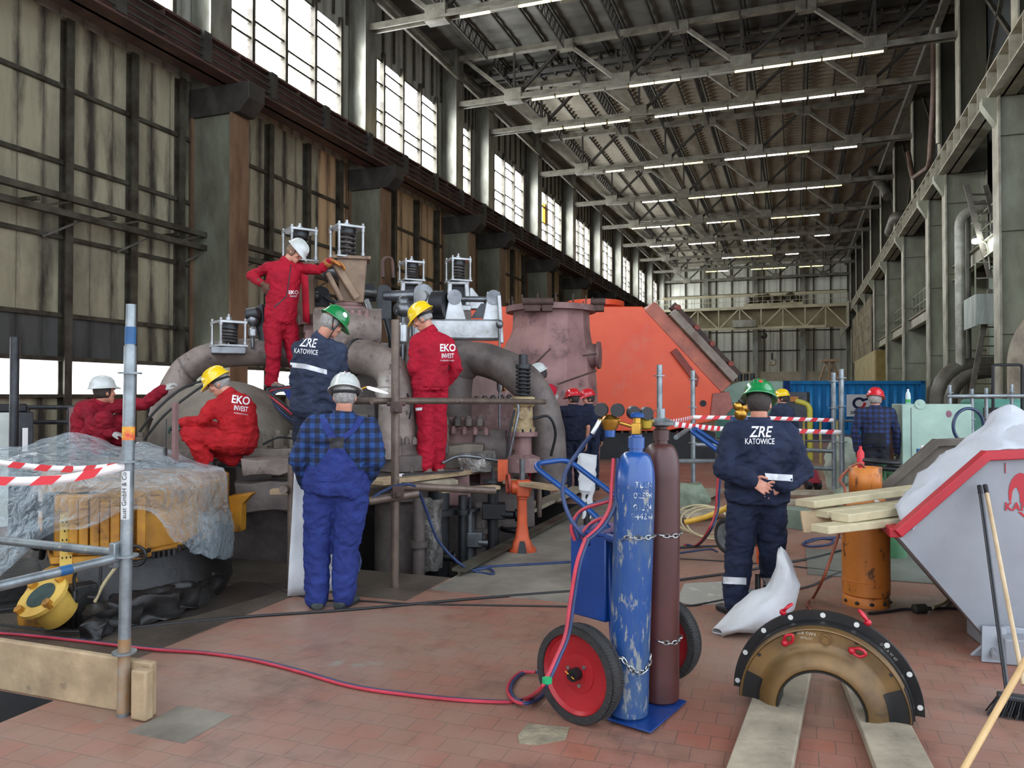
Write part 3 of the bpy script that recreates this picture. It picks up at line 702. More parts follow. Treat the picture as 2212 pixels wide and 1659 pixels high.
# lower casing block and horizontal joint flange, slightly rough
def rough(mb, amp, sc):
    mb.v = [p + V((noise.noise(p*sc), noise.noise(p*sc+V((9,3,1))), noise.noise(p*sc+V((2,7,5)))))*amp for p in mb.v]; return mb
def rbox(lo, hi, n=8, M=None):
    """box with subdivided faces for rough castings"""
    bm = bmesh.new(); bmesh.ops.create_cube(bm, size=1); bmesh.ops.subdivide_edges(bm, edges=bm.edges[:], cuts=n, use_grid_fill=True)
    lo, hi = V(lo), V(hi); mb = MB(); c = (lo+hi)/2; s = hi-lo
    vs = [V((c.x+v.co.x*s.x, c.y+v.co.y*s.y, c.z+v.co.z*s.z)) for v in bm.verts]
    if M: vs = [M @ p for p in vs]
    bm.verts.ensure_lookup_table(); mb.add(vs, [tuple(v.index for v in f.verts) for f in bm.faces]); bm.free(); return mb
def facing(px, d, py=900):
    """frame at a point: x to the picture's right, y away, z up"""
    p = P(px, py, d); return Matrix.Translation(p) @ Matrix.Rotation(head(px), 4, 'Z')
F0 = facing(490, 8.9, 965)          # dome frame
rough(rbox((-.95,-.35,-2.6),(.85,1.4,-.02), 10), .05, 2.2).xf(F0).build('lower_casing', M_irondark, T, sharp=50)
rough(rbox((-1.05,-.55,-.1),(.98,1.4,.0), 8), .012, 5).xf(F0).build('joint_flange', M_iron, T, sharp=40, bevel=.01)
d = MB(); rings = []
for i in range(15):
    t = i/14; y = -.32 + 1.9*t; R = .82*math.sqrt(max(0, 1-(1-min(1,t*2.2))**2))*1.0+.02
    rings.append([V((-.02 + 1.02*R*math.cos(PI*k/24), y*1.0, .92*R*math.sin(PI*k/24))) for k in range(25)])
rough(d.loft(rings), .018, 4).xf(F0).build('upper_casing', M_dome, T, sharp=60)
# ribs of the lower casing and steps under the joint
for k in range(4): rough(rbox((-.9+.5*k,-.5,-.62-.1*(k % 2)),(-.52+.5*k,-.2,-.1), 3), .03, 5).xf(F0).build('casing_lug', M_irondark, T, bevel=.02)
hexbolts('joint_bolt', [F0 @ V(p) for p in ((-.98,-.42,0),(-.86,-.42,0),(.36,-.44,0),(.53,-.44,0),(.70,-.44,0),(.87,-.40,0))], .062, .2, M_dome, T)
# crossing cables on the dome
# big arch pipe
bp = [P(352,905,9.7),P(372,850,9.7),P(402,800,9.75),P(450,772,9.8),P(510,762,9.85),P(580,762,9.9),P(640,768,9.95),P(690,800,10),P(710,860,10)]
rough(MB().tube(smooth_path(bp, 7), .175, 18), .008, 9).build('arch_pipe', M_iron, T, sharp=60)
for i in (2, 5): MB().tube([bp[i], bp[i]+(bp[i+1]-bp[i]).normalized()*.03], .182, 18).build('weld_ring', M_irondark, T)
# main body behind: high pressure casing and steam chest
F1 = facing(790, 10.1, 900)
rough(rbox((-.95,-.3,-1.2),(1.3,1.8,.25), 10), .06, 2).xf(F1).build('middle_casing', M_irondark, T, sharp=50)
rough(MB().cyl((-.9,.6,.2),(1.15,.6,.2),.8,n=32), .02, 4).xf(F1).build('steam_chest', M_irondark, T, sharp=50)
for x in (-.75,-.2,.35,.9): rough(MB().cyl((x,.6,.2),(x+.12,.6,.2),.86,n=32), .01, 4).xf(F1).build('chest_rib', M_iron, T)
rough(rbox((-.4,-.5,.15),(.42,.1,.55), 5), .03, 4).xf(F1).build('chest_box', M_irondark, T, bevel=.03)
rough(rbox((.5,-.35,.35),(.95,.1,.95), 5), .03, 4).xf(F1).build('chest_box', M_irondark, T, bevel=.03)
# elbow in front (sleeve, ring, bend, leg with skirt and flange rings)
e = [P(732,772,8.9),P(765,770,8.8),P(800,775,8.7),P(838,795,8.65),P(858,840,8.65),P(862,900,8.65),P(862,965,8.65)]
rough(MB().tube(smooth_path(e[1:], 8), [.2]*5+[.195]*(len(smooth_path(e[1:],8))-5), 22), .006, 8).build('elbow_pipe', M_iron, T, sharp=60)
rough(MB().tube([e[0]+(e[0]-e[1])*1.2, e[0], e[1]], .235, 24), .008, 6).build('pipe_sleeve', M_iron, T)
MB().tube([e[2]+(e[1]-e[2])*.9, e[2]+(e[1]-e[2])*.75], .212, 24).build('weld_ring', M_blackiron, T)
b = e[-1].copy()
rough(MB().lathe(V((b.x,b.y,b.z+.05)), (0,0,-1), [(0,.2),(.02,.2),(.12,.27),(.14,.33),(.3,.33),(.31,.3),(.34,.3),(.35,.36),(.62,.36)], 28), .008, 7).build('leg_flange', M_irondark, T, sharp=30)
rough(MB().lathe(V((b.x,b.y,b.z-.57)), (0,0,-1), [(0,.27),(1.9,.27)], 20), .02, 5).build('leg_pipe', M_irondark, T)
hexbolts('leg_bolt', [V((b.x+.31*math.cos(t),b.y+.31*math.sin(t),b.z-.26)) for t in [i*PI/5 for i in range(10)]], .03, .09, M_irondark, T)
# slim riser beside it
s0 = P(835,990,8.4); MB().lathe(V((s0.x,s0.y,s0.z)), (0,0,1), [(0,.16),(.12,.16),(.22,.1),(.62,.085),(.7,.13),(.76,.13),(.78,.1),(.95,.1)], 20).build('drain_riser', M_iron, T)
# second elbow to the right over the vertical leg
f = [P(985,905,9.9),P(985,850,9.9),P(990,800,9.9),P(1020,775,9.85),P(1065,783,9.75),P(1110,805,9.6),P(1150,845,9.45),P(1175,900,9.35),P(1185,965,9.3),P(1185,1040,9.3)]
rough(MB().tube(smooth_path(f[2:], 8), .215, 22), .01, 6).build('elbow_pipe', M_irondark, T, sharp=60)
rough(MB().tube([f[0]-V((0,0,.3)), f[1], f[2]+V((0,0,.06))], .2, 22), .012, 6).build('leg_pipe', M_irondark, T)
b = P(990,925,9.7)
rough(MB().lathe(V((b.x,b.y,b.z)), (0,0,-1), [(-.14,.28),(0,.34),(.02,.42),(.3,.42),(.31,.34),(.7,.34)], 28), .012, 6).build('leg_flange', M_ironred, T, sharp=30)
hexbolts('leg_bolt', [P(x,920,9.35)-V((0,0,0)) for x in (963,988,1012,1036)], .06, .12, M_irondark, T)
rough(rbox((-.5,-.2,-.5),(.55,.3,-.05), 5), .03, 5).xf(facing(1010,9.6,930)).build('casing_lug', M_ironred, T, bevel=.02)
rough(rbox((-.35,-.25,-.62),(.3,.2,-.2), 5), .03, 5).xf(facing(960,9.0,975)).build('casing_lug', M_ironred, T, bevel=.02)
rough(rbox((-.4,-.25,-1.6),(1.1,1.2,-.3), 6), .05, 3).xf(facing(960,9.6,985)).build('pedestal_block', M_irondark, T, sharp=50)
# dusty pink casing panel in the background between the elbows
rough(rbox((-1.2,0,-2.4),(.1,.9,.4), 6), .03, 3).xf(facing(1085,11.6,810)).build('low_casing', M_pinkiron, T, bevel=.05)
rough(rbox((-.5,-.6,-.5),(.3,.0,.25), 5), .03, 3).xf(facing(1085,11.6,900)).build('low_casing', M_ironred, T, bevel=.05)
# brownish mass left of the first elbow, under the green helmet
rough(rbox((-.45,0,-1.3),(.5,.7,.15), 6), .04, 3).xf(facing(760,9.2,830)).build('casing_lug', M_irondark, T, bevel=.03)
rough(MB().cyl((-.4,.1,.25),(.42,.1,.25),.3,n=24), .02, 4).xf(facing(750,9.6,760)).build('chest_drum', M_iron, T)

# --- control valves: spring in a four-post cage on a valve body
def spring_cage(parent, px, py0, py1, d, w, turn=.35):
    """cage between picture heights py0 (top) and py1 (bottom) at depth d"""
    a, b = P(px, py1, d), P(px, py0, d); h = b.z-a.z
    M = Matrix.Translation(a) @ Matrix.Rotation(head(px)+turn, 4, 'Z'); k = w/2
    MB().box((-k,-k,h-.035),(k,k,h)).xf(M).build('cage_top', M_silver, parent, bevel=.006)
    MB().box((-k*1.05,-k*1.05,-.03),(k*1.05,k*1.05,0)).xf(M).build('cage_base', M_silver, parent, bevel=.006)
    for x in (-1,1):
        for y in (-1,1):
            q = V((x*k*.88,y*k*.88,0))
            MB().cyl(q, q+V((0,0,h+.03)), w*.045, n=10).cyl(q+V((0,0,h*.8)), q+V((0,0,h-.03)), w*.065, n=10).cyl(q+V((0,0,.0)), q+V((0,0,h*.12)), w*.065, n=10).xf(M).build('cage_post', M_silver, parent)
    MB().spring((0,0,.02),(0,0,h-.07), w*.27, w*.062, 5).xf(M).build('coil_spring', M_springm, parent)
    MB().cyl((0,0,h-.09),(0,0,h-.035),w*.33,n=20).xf(M).build('spring_plate', M_steeldark, parent)
    MB().cyl((0,0,0),(0,0,h+.09),w*.05,n=10).cyl((0,0,h),(0,0,h+.05),w*.11,n=6).xf(M).build('valve_stem', M_silver, parent)
    return M
def valve(px, py0, py1, d, w, label, turn=.35):
    t = thing('control_valve', label, 'valve', P(px, py1, d), 0, 'spring loaded control valves of the turbine'); spring_cage(t, px, py0, py1, d, w, turn); return t
# 1: by the arch pipe
v1 = valve(494,694,745,9.6,.34,'spring loaded valve standing low on the thick arched pipe')
MB().box((-.2,-.2,-.12),(.2,.2,-.03)).xf(facing(494,9.6,745)).build('valve_body', M_steel, v1, bevel=.01)
# 2: behind the worker with the white helmet
v2 = valve(647,497,563,10.3,.37,'spring loaded valve just behind the worker in the white helmet')
rough(rbox((-.15,-.15,-1.1),(.15,.15,-.03), 4), .01, 6).xf(facing(655,10.3,563)).build('valve_body', M_brownblock, v2, bevel=.02)
MB().lathe(P(690,720,10.0), (0,0,1), [(-.05,.12),(.0,.2),(.1,.2),(.1,.26),(.22,.26)], 20).build('valve_flange', M_ironred, v2)
# 3: tall one with the tan block the glove rests on
v3 = valve(749,490,556,10.0,.36,'tallest spring valve on the tan block beside the gloved hand')
F3 = facing(760, 10.0, 556)
MB().prism([(-.19,-.15,-.02),(-.15,-.15,-.6),(.15,-.15,-.6),(.19,-.15,-.08),(.19,-.15,-.02)], (0,.3,0)).xf(F3).build('valve_body', M_brownblock, v3, bevel=.015)
MB().box((-.24,-.19,-.05),(.24,.19,-.005)).xf(F3).build('cage_seat', M_brownblock, v3, bevel=.01)
MB().cyl((-.34,-.17,-.21),(-.14,-.17,-.21),.1,n=20).cyl((-.36,-.17,-.21),(-.33,-.17,-.21),.12,n=20).xf(F3).build('lever_boss', M_steel, v3)
MB().bar((-.2,-.28,-.15),(.06,-.22,-.56),.1,.09).bar((-.3,-.28,-.25),(-.12,-.24,-.6),.08,.06).xf(F3).build('lever', M_brownblock, v3, bevel=.012)
MB().lathe(F3 @ V((-.04,0,-.6)), (0,0,-1), [(0,.17),(.03,.17),(.06,.25),(.16,.26),(.17,.2),(.2,.2)], 24).build('valve_flange', M_ironred, v3, sharp=30)
hexbolts('flange_bolt', [F3 @ V((-.04+.22*math.cos(t),.22*math.sin(t),-1.0)) for t in [PI*2*i/10 for i in range(10)]], .045, .2, M_ironred, v3)
MB().lathe(F3 @ V((-.04,0,-.98)), (0,0,-1), [(0,.3),(.08,.31),(.09,.27),(.28,.27),(.3,.32),(.36,.33)], 26).build('valve_bonnet', M_ironred, v3, sharp=30)
# 4, 5: smaller cages on cast yokes
for px, py0, py1, d, lab in ((889,566,605,12.2,'smaller spring valve of the far pair, beside the grey bearing plate'),(990,560,606,12.2,'smaller spring valve of the far pair, above the silver beam')):
    v = valve(px,py0,py1,d,.33,lab)
    F_ = facing(px, d, py1)
    y = MB()
    for s in (-1,1): y.prism([(s*.09,-.16,-.03),(s*.16,-.16,-.03),(s*.19,-.16,-.42),(s*.11,-.16,-.42)], (0,.32,0))
    y.box((-.17,-.16,-.09),(.17,.16,-.03)).box((-.2,-.16,-.5),(.2,.16,-.40)).xf(F_).build('yoke', M_silver, v, bevel=.02)
    MB().box((-.11,-.06,-.4),(.11,.1,-.09)).xf(F_).build('stem_guide', M_blackiron, v)
    if px > 900: MB().prism([(.17,-.1,-.12),(.22,-.1,-.12),(.42,-.1,-.38),(.42,-.1,-.46),(.17,-.1,-.46)], (0,.2,0)).xf(F_).build('yoke_rib', M_silver, v, bevel=.015)
    rough(rbox((-.2,-.2,-1.3),(.2,.25,-.5), 3), .02, 5).xf(F_).build('valve_body', M_irondark, v, bevel=.02)
# 6: low spring valve on ochre pedestal in front of the second elbow
v6 = thing('spring_valve', 'low dark spring valve on a flaking ochre pedestal with a red flange', 'valve', P(1130,1000,9.0))
a = P(1130,925,9.0)
MB().spring(a+V((0,0,.37)), a+V((0,0,.72)), .075, .016, 8).build('coil_spring', M_blackiron, v6)
MB().cyl(a+V((0,0,.36)), a+V((0,0,.86)), .05, n=14).cyl(a+V((0,0,.7)), a+V((0,0,.74)), .09, n=18).build('valve_stem', M_steeldark, v6)
MB().lathe(a, (0,0,1), [(-.04,.15),(0,.15),(.02,.12),(.24,.11),(.28,.14),(.36,.14),(.37,.1)], 22).build('pedestal', M_ochre, v6, sharp=30)
MB().cyl(a+V((.02,-.1,.16)), a+V((.05,-.16,.16)), .05, n=12).build('drain_boss', M_ochre, v6)
MB().lathe(a, (0,0,-1), [(.04,.17),(.09,.17),(.1,.1),(.3,.1),(.34,.2),(.5,.22)], 22).build('flange', M_ironred, v6, sharp=30)
hexbolts('flange_bolt', [a+V((.145*math.cos(t),.145*math.sin(t),-.04)) for t in [PI*2*i/10 for i in range(10)]], .014, .04, M_blackiron, v6)

# --- valve gear: shafts, bearing plates, silver yoke beam
Gr = thing('valve_gear', 'grey shaft with dark bearing plates and cam levers above the casing', 'lever gear', P(860,700,10.6))
def plate(px0, px1, py0, py1, d, m, nm, t=.1, rnd=.3):
    a, b = P(px0, py1, d), P(px1, py0, d); M = facing((px0+px1)/2, d, py1); w = (px1-px0)*d/FP; h = (py1-py0)*d/FP; r = w*.48
    poly = [V((-w/2,0,0)),V((w/2,0,0))] + [V((r*math.cos(t_)*w/2/r,0,h-r+r*math.sin(t_))) for t_ in [i*PI/8 for i in range(9)]]
    return MB().prism(poly, (0,t,0)).xf(M).build(nm, m, Gr, bevel=.008)
plate(814,846,614,690,10.7,M_steeldark,'bearing_plate'); plate(893,936,612,662,10.6,M_steel,'bearing_plate'); plate(676,712,618,662,10.4,M_blackiron,'bearing_plate'); plate(783,812,612,650,10.9,M_blackiron,'bearing_plate')
MB().cyl(P(830,640,10.75),P(925,637,10.75),.075,n=18).build('shaft', M_steel, Gr); MB().cyl(P(780,632,10.9),P(830,636,10.75),.05,n=14).build('shaft', M_steel, Gr); MB().cyl(P(660,640,10.3),P(690,640,10.3),.06,n=14).build('shaft', M_steel, Gr)
MB().cyl(P(915,642,10.5),P(915,642,10.5)+V((0,-.1,0)),.09,n=20).build('bearing_cap', M_silver, Gr)
q = P(953,658,10.5); MB().cyl(q+V((-.12,0,0)), q+V((.06,.02,0)), .19, n=28).build('cam_disc', M_blackiron, Gr, bevel=.01)
MB().torus(q+V((-.14,-.02,0)), (1,0,0), .12, .02, 24, 8).build('cam_ring', M_silver, Gr)
def turnbuckle(px, py0, py1, d, lab, m=M_steel, k=1.0):
    a, b = P(px, py1, d), P(px, py0, d); b.x, b.y = a.x, a.y
    t = thing('turnbuckle_rod', lab, 'rod', a, 0, 'vertical tie rods of the valve gear')
    h = b.z-a.z
    MB().cyl(a, b, .014*k, n=8).build('rod', m, t); MB().lathe(a+V((0,0,h*.35)), (0,0,1), [(0,.02*k),(.03,.036*k),(h*.3,.036*k),(h*.3+.03,.02*k)], 10).build('buckle', M_silver, t)
    MB().ell(b, .05*k, .05*k, .06*k).build('rod_eye', m, t); return t
turnbuckle(870,655,790,9.9,'stout tie rod with a forked head beside the dark bearing plate',k=1.6)
turnbuckle(1079,700,925,10.2,'long thin tie rod hanging from the silver beam end')
turnbuckle(546,690,752,9.7,'short tie rod beside the lowest spring valve',k=1.5)
MB().cyl(P(858,668,9.9),P(905,672,10.2),.08,n=16).ell(P(872,668,9.9),.1,.1,.1).build('lever_arm', M_steel, Gr)
MB().prism([P(540,668,9.8),P(568,655,9.8),P(575,740,9.8),P(562,750,9.8)], FV*.12).cyl(P(532,680,9.7),P(560,676,9.7),.08,n=16).build('bell_crank', M_steeldark, Gr, bevel=.02)
YB = thing('valve_yoke', 'silver painted valve beam with upright brackets and a cross shaft', 'beam', P(985,735,10.6))
a, b = P(890,735,10.6), P(1078,735,10.6); M = facing(985,10.6,735)
MB().box((-.62,-.12,0),(.6,.16,.28)).xf(M).build('beam', M_silver, YB, bevel=.03)
MB().cyl((.12,-.13,.14),(.12,-.1,.14),.09,n=24).xf(M).cyl(M @ V((-.5,-.13,.14)), M @ V((-.5,-.1,.14)), .09, n=24).build('boss', M_silver, YB)
for x0, x1, xt0, xt1 in ((-.16,.14,-.1,.06),(.36,.62,.42,.6)):
    MB().prism([V((x0,-.1,.27)),V((x1,-.1,.27)),V((xt1,-.1,.56)),V((xt1,-.1,.66)),V((xt0,-.1,.66)),V((xt0,-.1,.56))], (0,.12,0)).xf(M).build('bracket', M_silver, YB, bevel=.012)
    MB().cyl(((xt0+xt1)/2,-.13,.58),((xt0+xt1)/2,.06,.58),.1,n=22).xf(M).build('bearing_ring', M_steel, YB)
MB().cyl((-.05,-.05,.56),(.52,-.05,.56),.04,n=16).xf(M).build('shaft', M_steel, YB)
MB().prism([V((.2,-.08,.3)),V((.42,-.08,.3)),V((.42,-.08,.5)),V((.34,-.08,.5))], (0,.04,0)).xf(M).build('gusset', M_steeldark, YB)
MB().bar((.58,-.16,.6),(.62,-.16,-.05),.1,.05).xf(M).build('link', M_silver, YB, bevel=.01)

# --- pink exhaust duct with bolted top flange
DU = thing('exhaust_duct', 'dusty pink flared exhaust duct with a bolted top flange', 'duct', P(1185,960,15.6))
def ring_at(pxc, py, d, rpx, n=14, ph=.2):
    c = P(pxc, py, d); r = rpx*d/FP; return [c + V((r*math.cos(2*PI*k/n+ph), r*math.sin(2*PI*k/n+ph), 0)) for k in range(n)]
MB().loft([ring_at(1190,672,15.6,82,12),ring_at(1190,712,15.6,84,12),ring_at(1188,728,15.6,88,12),ring_at(1180,770,15.6,104,12),ring_at(1176,820,15.6,112,12),ring_at(1176,880,15.6,116,12),ring_at(1178,960,15.6,118,12),ring_at(1180,1090,15.6,110,12)]).build('duct_body', M_duct, DU, sharp=12)
MB().loft([ring_at(1190,664,15.6,97,36),ring_at(1190,676,15.6,97,36)]).build('top_flange', M_ironred, DU)
for k in range(15):
    t = 2*PI*k/15+.1; c = P(1190,664,15.6); p = c+V((.84*math.cos(t),.84*math.sin(t),-.12)); MB().cyl(p, p+V((0,0,.3)), .014, n=6).build('stud', M_lug, DU)
for px, w in ((1150,34),(1182,22),(1292,26)):
    q = P(px, 662, 14.8 if px < 1250 else 15.4); MB().box((-w*.0045,-.12,-.1),(w*.0045,.14,.12)).cyl((-w*.0055,-.1,.08),(w*.0055,-.1,.08),.07,n=12).xf(Matrix.Translation(q) @ Matrix.Rotation(head(px), 4, 'Z')).build('hinge_clamp', M_lug, DU, bevel=.01)
q = P(1275,768,15.3); n_ = RV*1
MB().lathe(q-RV*.3, RV-FV*.25, [(0,.26),(.3,.24),(.44,.22),(.44,.27),(.5,.27)], 22).build('side_nozzle', M_ironred, DU, sharp=30)
for a, b in (((1100,770),(1135,768)),((1150,792),(1190,752)),((1205,830),(1290,800)),((1260,768),(1290,764))):
    MB().tube([P(a[0],a[1],14.35)+FV*.08, P(b[0],b[1],14.35)+FV*.08], .02, 6).build('lagging_rod', M_lug, DU)

# --- orange low pressure hood
HD = thing('turbine_hood', 'big bright orange turbine hood with one sloping shoulder', 'hood', P(1300,931,20))
Dh = 20.0; ax = V((0,1,0))
poly = [P(1000,931,Dh),P(1000,662,Dh),P(1388,662,Dh),P(1556,842,Dh),P(1560,905,Dh),P(1440,931,Dh)]
MB().prism(poly, FV*5).build('hood_shell', M_orange, HD, bevel=.02)
MB().lathe(P(1285,664,22.5), (0,0,1), [(0,.85),(.14,.85),(.16,.8)], 36).build('top_cover', M_orange, HD)
s0, s1 = P(1396,668,Dh-.02), P(1562,846,Dh-.02); dn = (s1-s0).normalized(); up = dn.cross(FV).normalized(); up = up if up.z > 0 else -up
MB().prism([s0-up*.05+up*0, s1-up*.05, s1+up*.3, s0+up*.3], FV*4.6).build('edge_band', M_orangetop, HD, bevel=.02)
MB().bar(s0+up*.42+dn*.5-FV*.05, s1+up*.42-dn*.05-FV*.05, .24, .2).build('edge_beam', mat('grey brown edge beam', (150,138,124), (110,92,80), .6, .1, 2), HD)
MB().bar(s0+up*.62+dn*.4+FV*.3, s1+up*.62+FV*.3, .2, .2).build('edge_beam', M_lug, HD)
for t in (.18,.42,.62,.86):
    q = s0+dn*((s1-s0).length*t)+up*.62; MB().cyl(q-FV*.12, q+FV*.15, .07, n=8).build('edge_roller', mat('red oxide bracket', (150,60,44), (110,50,40), .6, 0, 3), HD)
MB().prism([P(1450,760,Dh-.1),P(1462,752,Dh-.1),P(1510,815,Dh-.1),P(1506,835,Dh-.1)], FV*.1).build('shoulder_bracket', mat('red oxide bracket'  , (150,60,44)), HD)
MB().prism([P(1540,850,Dh-.06),P(1575,846,Dh-.06),P(1585,880,Dh-.06),P(1560,906,Dh-.06),P(1534,906,Dh-.06)], FV*.5).build('end_plate', mat('dusty red end plate', (176,108,96), (140,84,76), .6, 0, 2), HD, bevel=.02)
MB().cyl(P(1519,871,Dh-.05),P(1519,871,Dh+.1),.08,n=18).build('hole_cover', M_blackiron, HD)
MB().cyl(P(1403,902,Dh-.05),P(1403,902,Dh+.1),.1,n=18).build('hole_cover', M_blackiron, HD)
for k in range(13):
    q = P(1310+17*k, 931, Dh-.02); MB().cyl(q, q+V((0,0,-.06)), .035, n=6).build('hood_bolt', M_lug, HD)
bs = MB(); q0 = P(1000,934,Dh+.2); q1 = P(1545,934,Dh+.2)
bs.prism([V((q0.x,q0.y,0)),V((q1.x,q1.y,0)),V((q1.x,q1.y,q1.z)),V((q0.x,q0.y,q0.z))], FV*4.5)
tag(bs.build('hood_foundation', M_blackiron), 'black foundation block under the orange hood', 'foundation')
# second orange piece behind the silver beam is the same hood seen between the valve gear

# --- pit pipes and machinery below the platform
PP = [(690,1290,1040,7.9,.07),(720,1290,1045,8.1,.05),(948,1255,1060,8.6,.12),(905,1290,1075,8.0,.06),(985,1180,1085,9.6,.09),(1000,1230,1070,8.6,.05),(1035,1225,1085,8.8,.07),(1062,1215,1095,9.0,.05)]
for i, (px, y0, y1, d, r) in enumerate(PP):
    a, b = P(px,y1,d), P(px,y1,d); a.z = -1.2
    m_ = (M_irondark, M_lug, M_steeldark)[i % 3]
    o = MB().tube([a, b], r, 12).lathe(V((a.x,a.y,.1+.12*(i % 3))), (0,0,1), [(0,r*1.6),(.06,r*1.6)], 14).build('pit_pipe', m_)
    tag(o, '%s vertical pipe in the dark pit, %s one counted away from the check shirt' % (('sooty','rusty','dark steel')[i % 3], ORD[sorted(PP).index((px, y0, y1, d, r))]), 'pipe', 'vertical pipes in the pit')
for i, (px, py, d, lab) in enumerate(((1065,1110,8.6,'black gate valve body at the pit edge below the orange jack'),(1015,1170,8.7,'grey small valve with a bonnet down in the pit'),(930,1200,8.4,'dark lump of a pump casing in the pit behind the scaffold pole'))):
    q = P(px,py,d); t = thing('pit_valve', lab, 'valve', q)
    MB().box((-.12,-.1,-.05),(.14,.1,.12)).cyl((0,0,-.5),(0,0,.35),.06,n=14).cyl((.1,-.06,.0),(.24,-.1,.0),.045,n=12).cyl((.24,-.1,0),(.27,-.1,0),.07,n=14).xf(Matrix.Translation(q) @ Matrix.Rotation(head(px),4,'Z')).build('valve_body', M_blackiron if i != 1 else M_steel, t, bevel=.01)
    MB().cyl(q+V((0,0,.35)), q+V((0,0,.38)), .12, n=18).cyl(q+V((0,0,.3)), q+V((0,0,.5)), .02, n=8).build('bonnet', M_steeldark, t)
hw = PZ(1120,1146,.02); t = thing('handwheel', 'dark spoked hand wheel lying on the concrete beside the orange jack', 'wheel', hw)
MB().torus(hw+V((0,0,.03)), (0,0,1), .2, .03, 32, 8).build('rim', M_blackiron, t)
for k in range(4): MB().bar(hw+V((0,0,.03)), hw+V((.2*math.cos(k*PI/2+.3),.2*math.sin(k*PI/2+.3),.03)), .035, .025).build('spoke', M_blackiron, t)
# ------------------------------------------------------------------ people
def cloth(name, c1, c2, **k): return mat(name, c1, c2, rough=.82, scale=5, bump=.25, bs=55, spec=.25, **k)
M_skin = mat('skin', (206,150,126), (186,124,102), .5, 0, 9, spec=.4)
M_red = cloth('red workwear cloth', (172,20,44), (140,14,34))
M_redold = cloth('brighter red workwear cloth', (180,30,36), (150,22,28))
M_reddark = cloth('dark red workwear cloth', (142,20,40), (108,14,30))
M_navy = cloth('navy workwear cloth', (34,42,64), (24,30,48))
M_navygrey = cloth('slate navy jacket cloth', (50,58,78), (34,40,56))
M_black = cloth('black trousers cloth', (30,32,40), (20,22,28))
M_jean = cloth('dark navy trousers cloth', (38,44,60), (26,30,42))
M_tee = cloth('dark navy tee shirt', (28,34,54), (20,24,40))
M_bib = cloth('royal blue bib overall cloth', (42,56,118), (34,44,98))
M_boot = mat('black work boot', (42,40,40), (28,26,26), .6, 0, 6)
M_bootgrey = mat('dusty grey shoe', (128,116,108), (96,86,80), .7, 0, 6)
M_hairgrey = mat('grey hair', (170,166,160), (120,116,110), .7, 0, 40, bump=.4, bs=120)
M_hairbrown = mat('light brown hair', (142,112,88), (100,76,58), .7, 0, 40, bump=.4, bs=120)
M_hairdark = mat('dark cropped hair', (60,50,44), (40,34,30), .7, 0, 40, bump=.4, bs=120)
M_strap = mat('black strap', (30,30,32), rough=.6)
M_reflect = mat('silver reflective tape', (214,216,218), (190,192,196), .35, .1, 8)
M_white = mat('white print', (232,230,230), rough=.6)
M_leather = mat('orange leather glove', (190,122,52), (140,84,38), .7, 0, 8, bump=.2)
M_glovebrown = mat('brown leather glove', (104,66,44), (74,48,34), .7, 0, 8)
M_glovegrey = mat('grey work glove', (176,172,166), (140,136,130), .8, 0, 8)
M_glovegreen = mat('green knit glove', (36,74,60), (24,50,44), .85, 0, 10)
def hatm(name, c): return mat(name, c, tuple(int(x*.93) for x in c), .25, 0, 3, coat=.5)
H_white, H_green, H_yellow, H_red = hatm('white helmet shell', (198,202,196)), hatm('green helmet shell', (16,124,62)), hatm('yellow helmet shell', (240,200,24)), hatm('red helmet shell', (204,28,40))
def plaid_material(nm='blue and black check shirt', ca=(24,62,118), cb=(16,38,78), cc=(10,16,36)):
    m = bpy.data.materials.new(nm); m.use_nodes = True; nt = m.node_tree; N, L = nt.nodes, nt.links; b = N['Principled BSDF']; b.inputs['Roughness'].default_value = .85
    tc = N.new('ShaderNodeTexCoord'); sx = N.new('ShaderNodeSeparateXYZ'); L.new(tc.outputs['Object'], sx.inputs[0])
    def band(sock, w, t):
        a = N.new('ShaderNodeMath'); a.operation = 'MULTIPLY'; a.inputs[1].default_value = 1/w; L.new(sock, a.inputs[0])
        f = N.new('ShaderNodeMath'); f.operation = 'FRACT'; L.new(a.outputs[0], f.inputs[0])
        g = N.new('ShaderNodeMath'); g.operation = 'GREATER_THAN'; g.inputs[1].default_value = t; L.new(f.outputs[0], g.inputs[0]); return g.outputs[0]
    s = N.new('ShaderNodeMath'); s.operation = 'ADD'; L.new(band(sx.outputs['X'], .075, .5), s.inputs[0]); L.new(band(sx.outputs['Z'], .075, .5), s.inputs[1])
    h = N.new('ShaderNodeMath'); h.operation = 'MULTIPLY'; h.inputs[1].default_value = .5; L.new(s.outputs[0], h.inputs[0])
    r = N.new('ShaderNodeValToRGB'); r.color_ramp.interpolation = 'CONSTANT'; e = r.color_ramp.elements
    e[0].color = C(*ca); e[1].position = .4; e[1].color = C(*cb); q = e.new(.8); q.color = C(*cc)
    L.new(h.outputs[0], r.inputs[0]); L.new(r.outputs[0], b.inputs['Base Color']); return m
M_plaid = plaid_material()

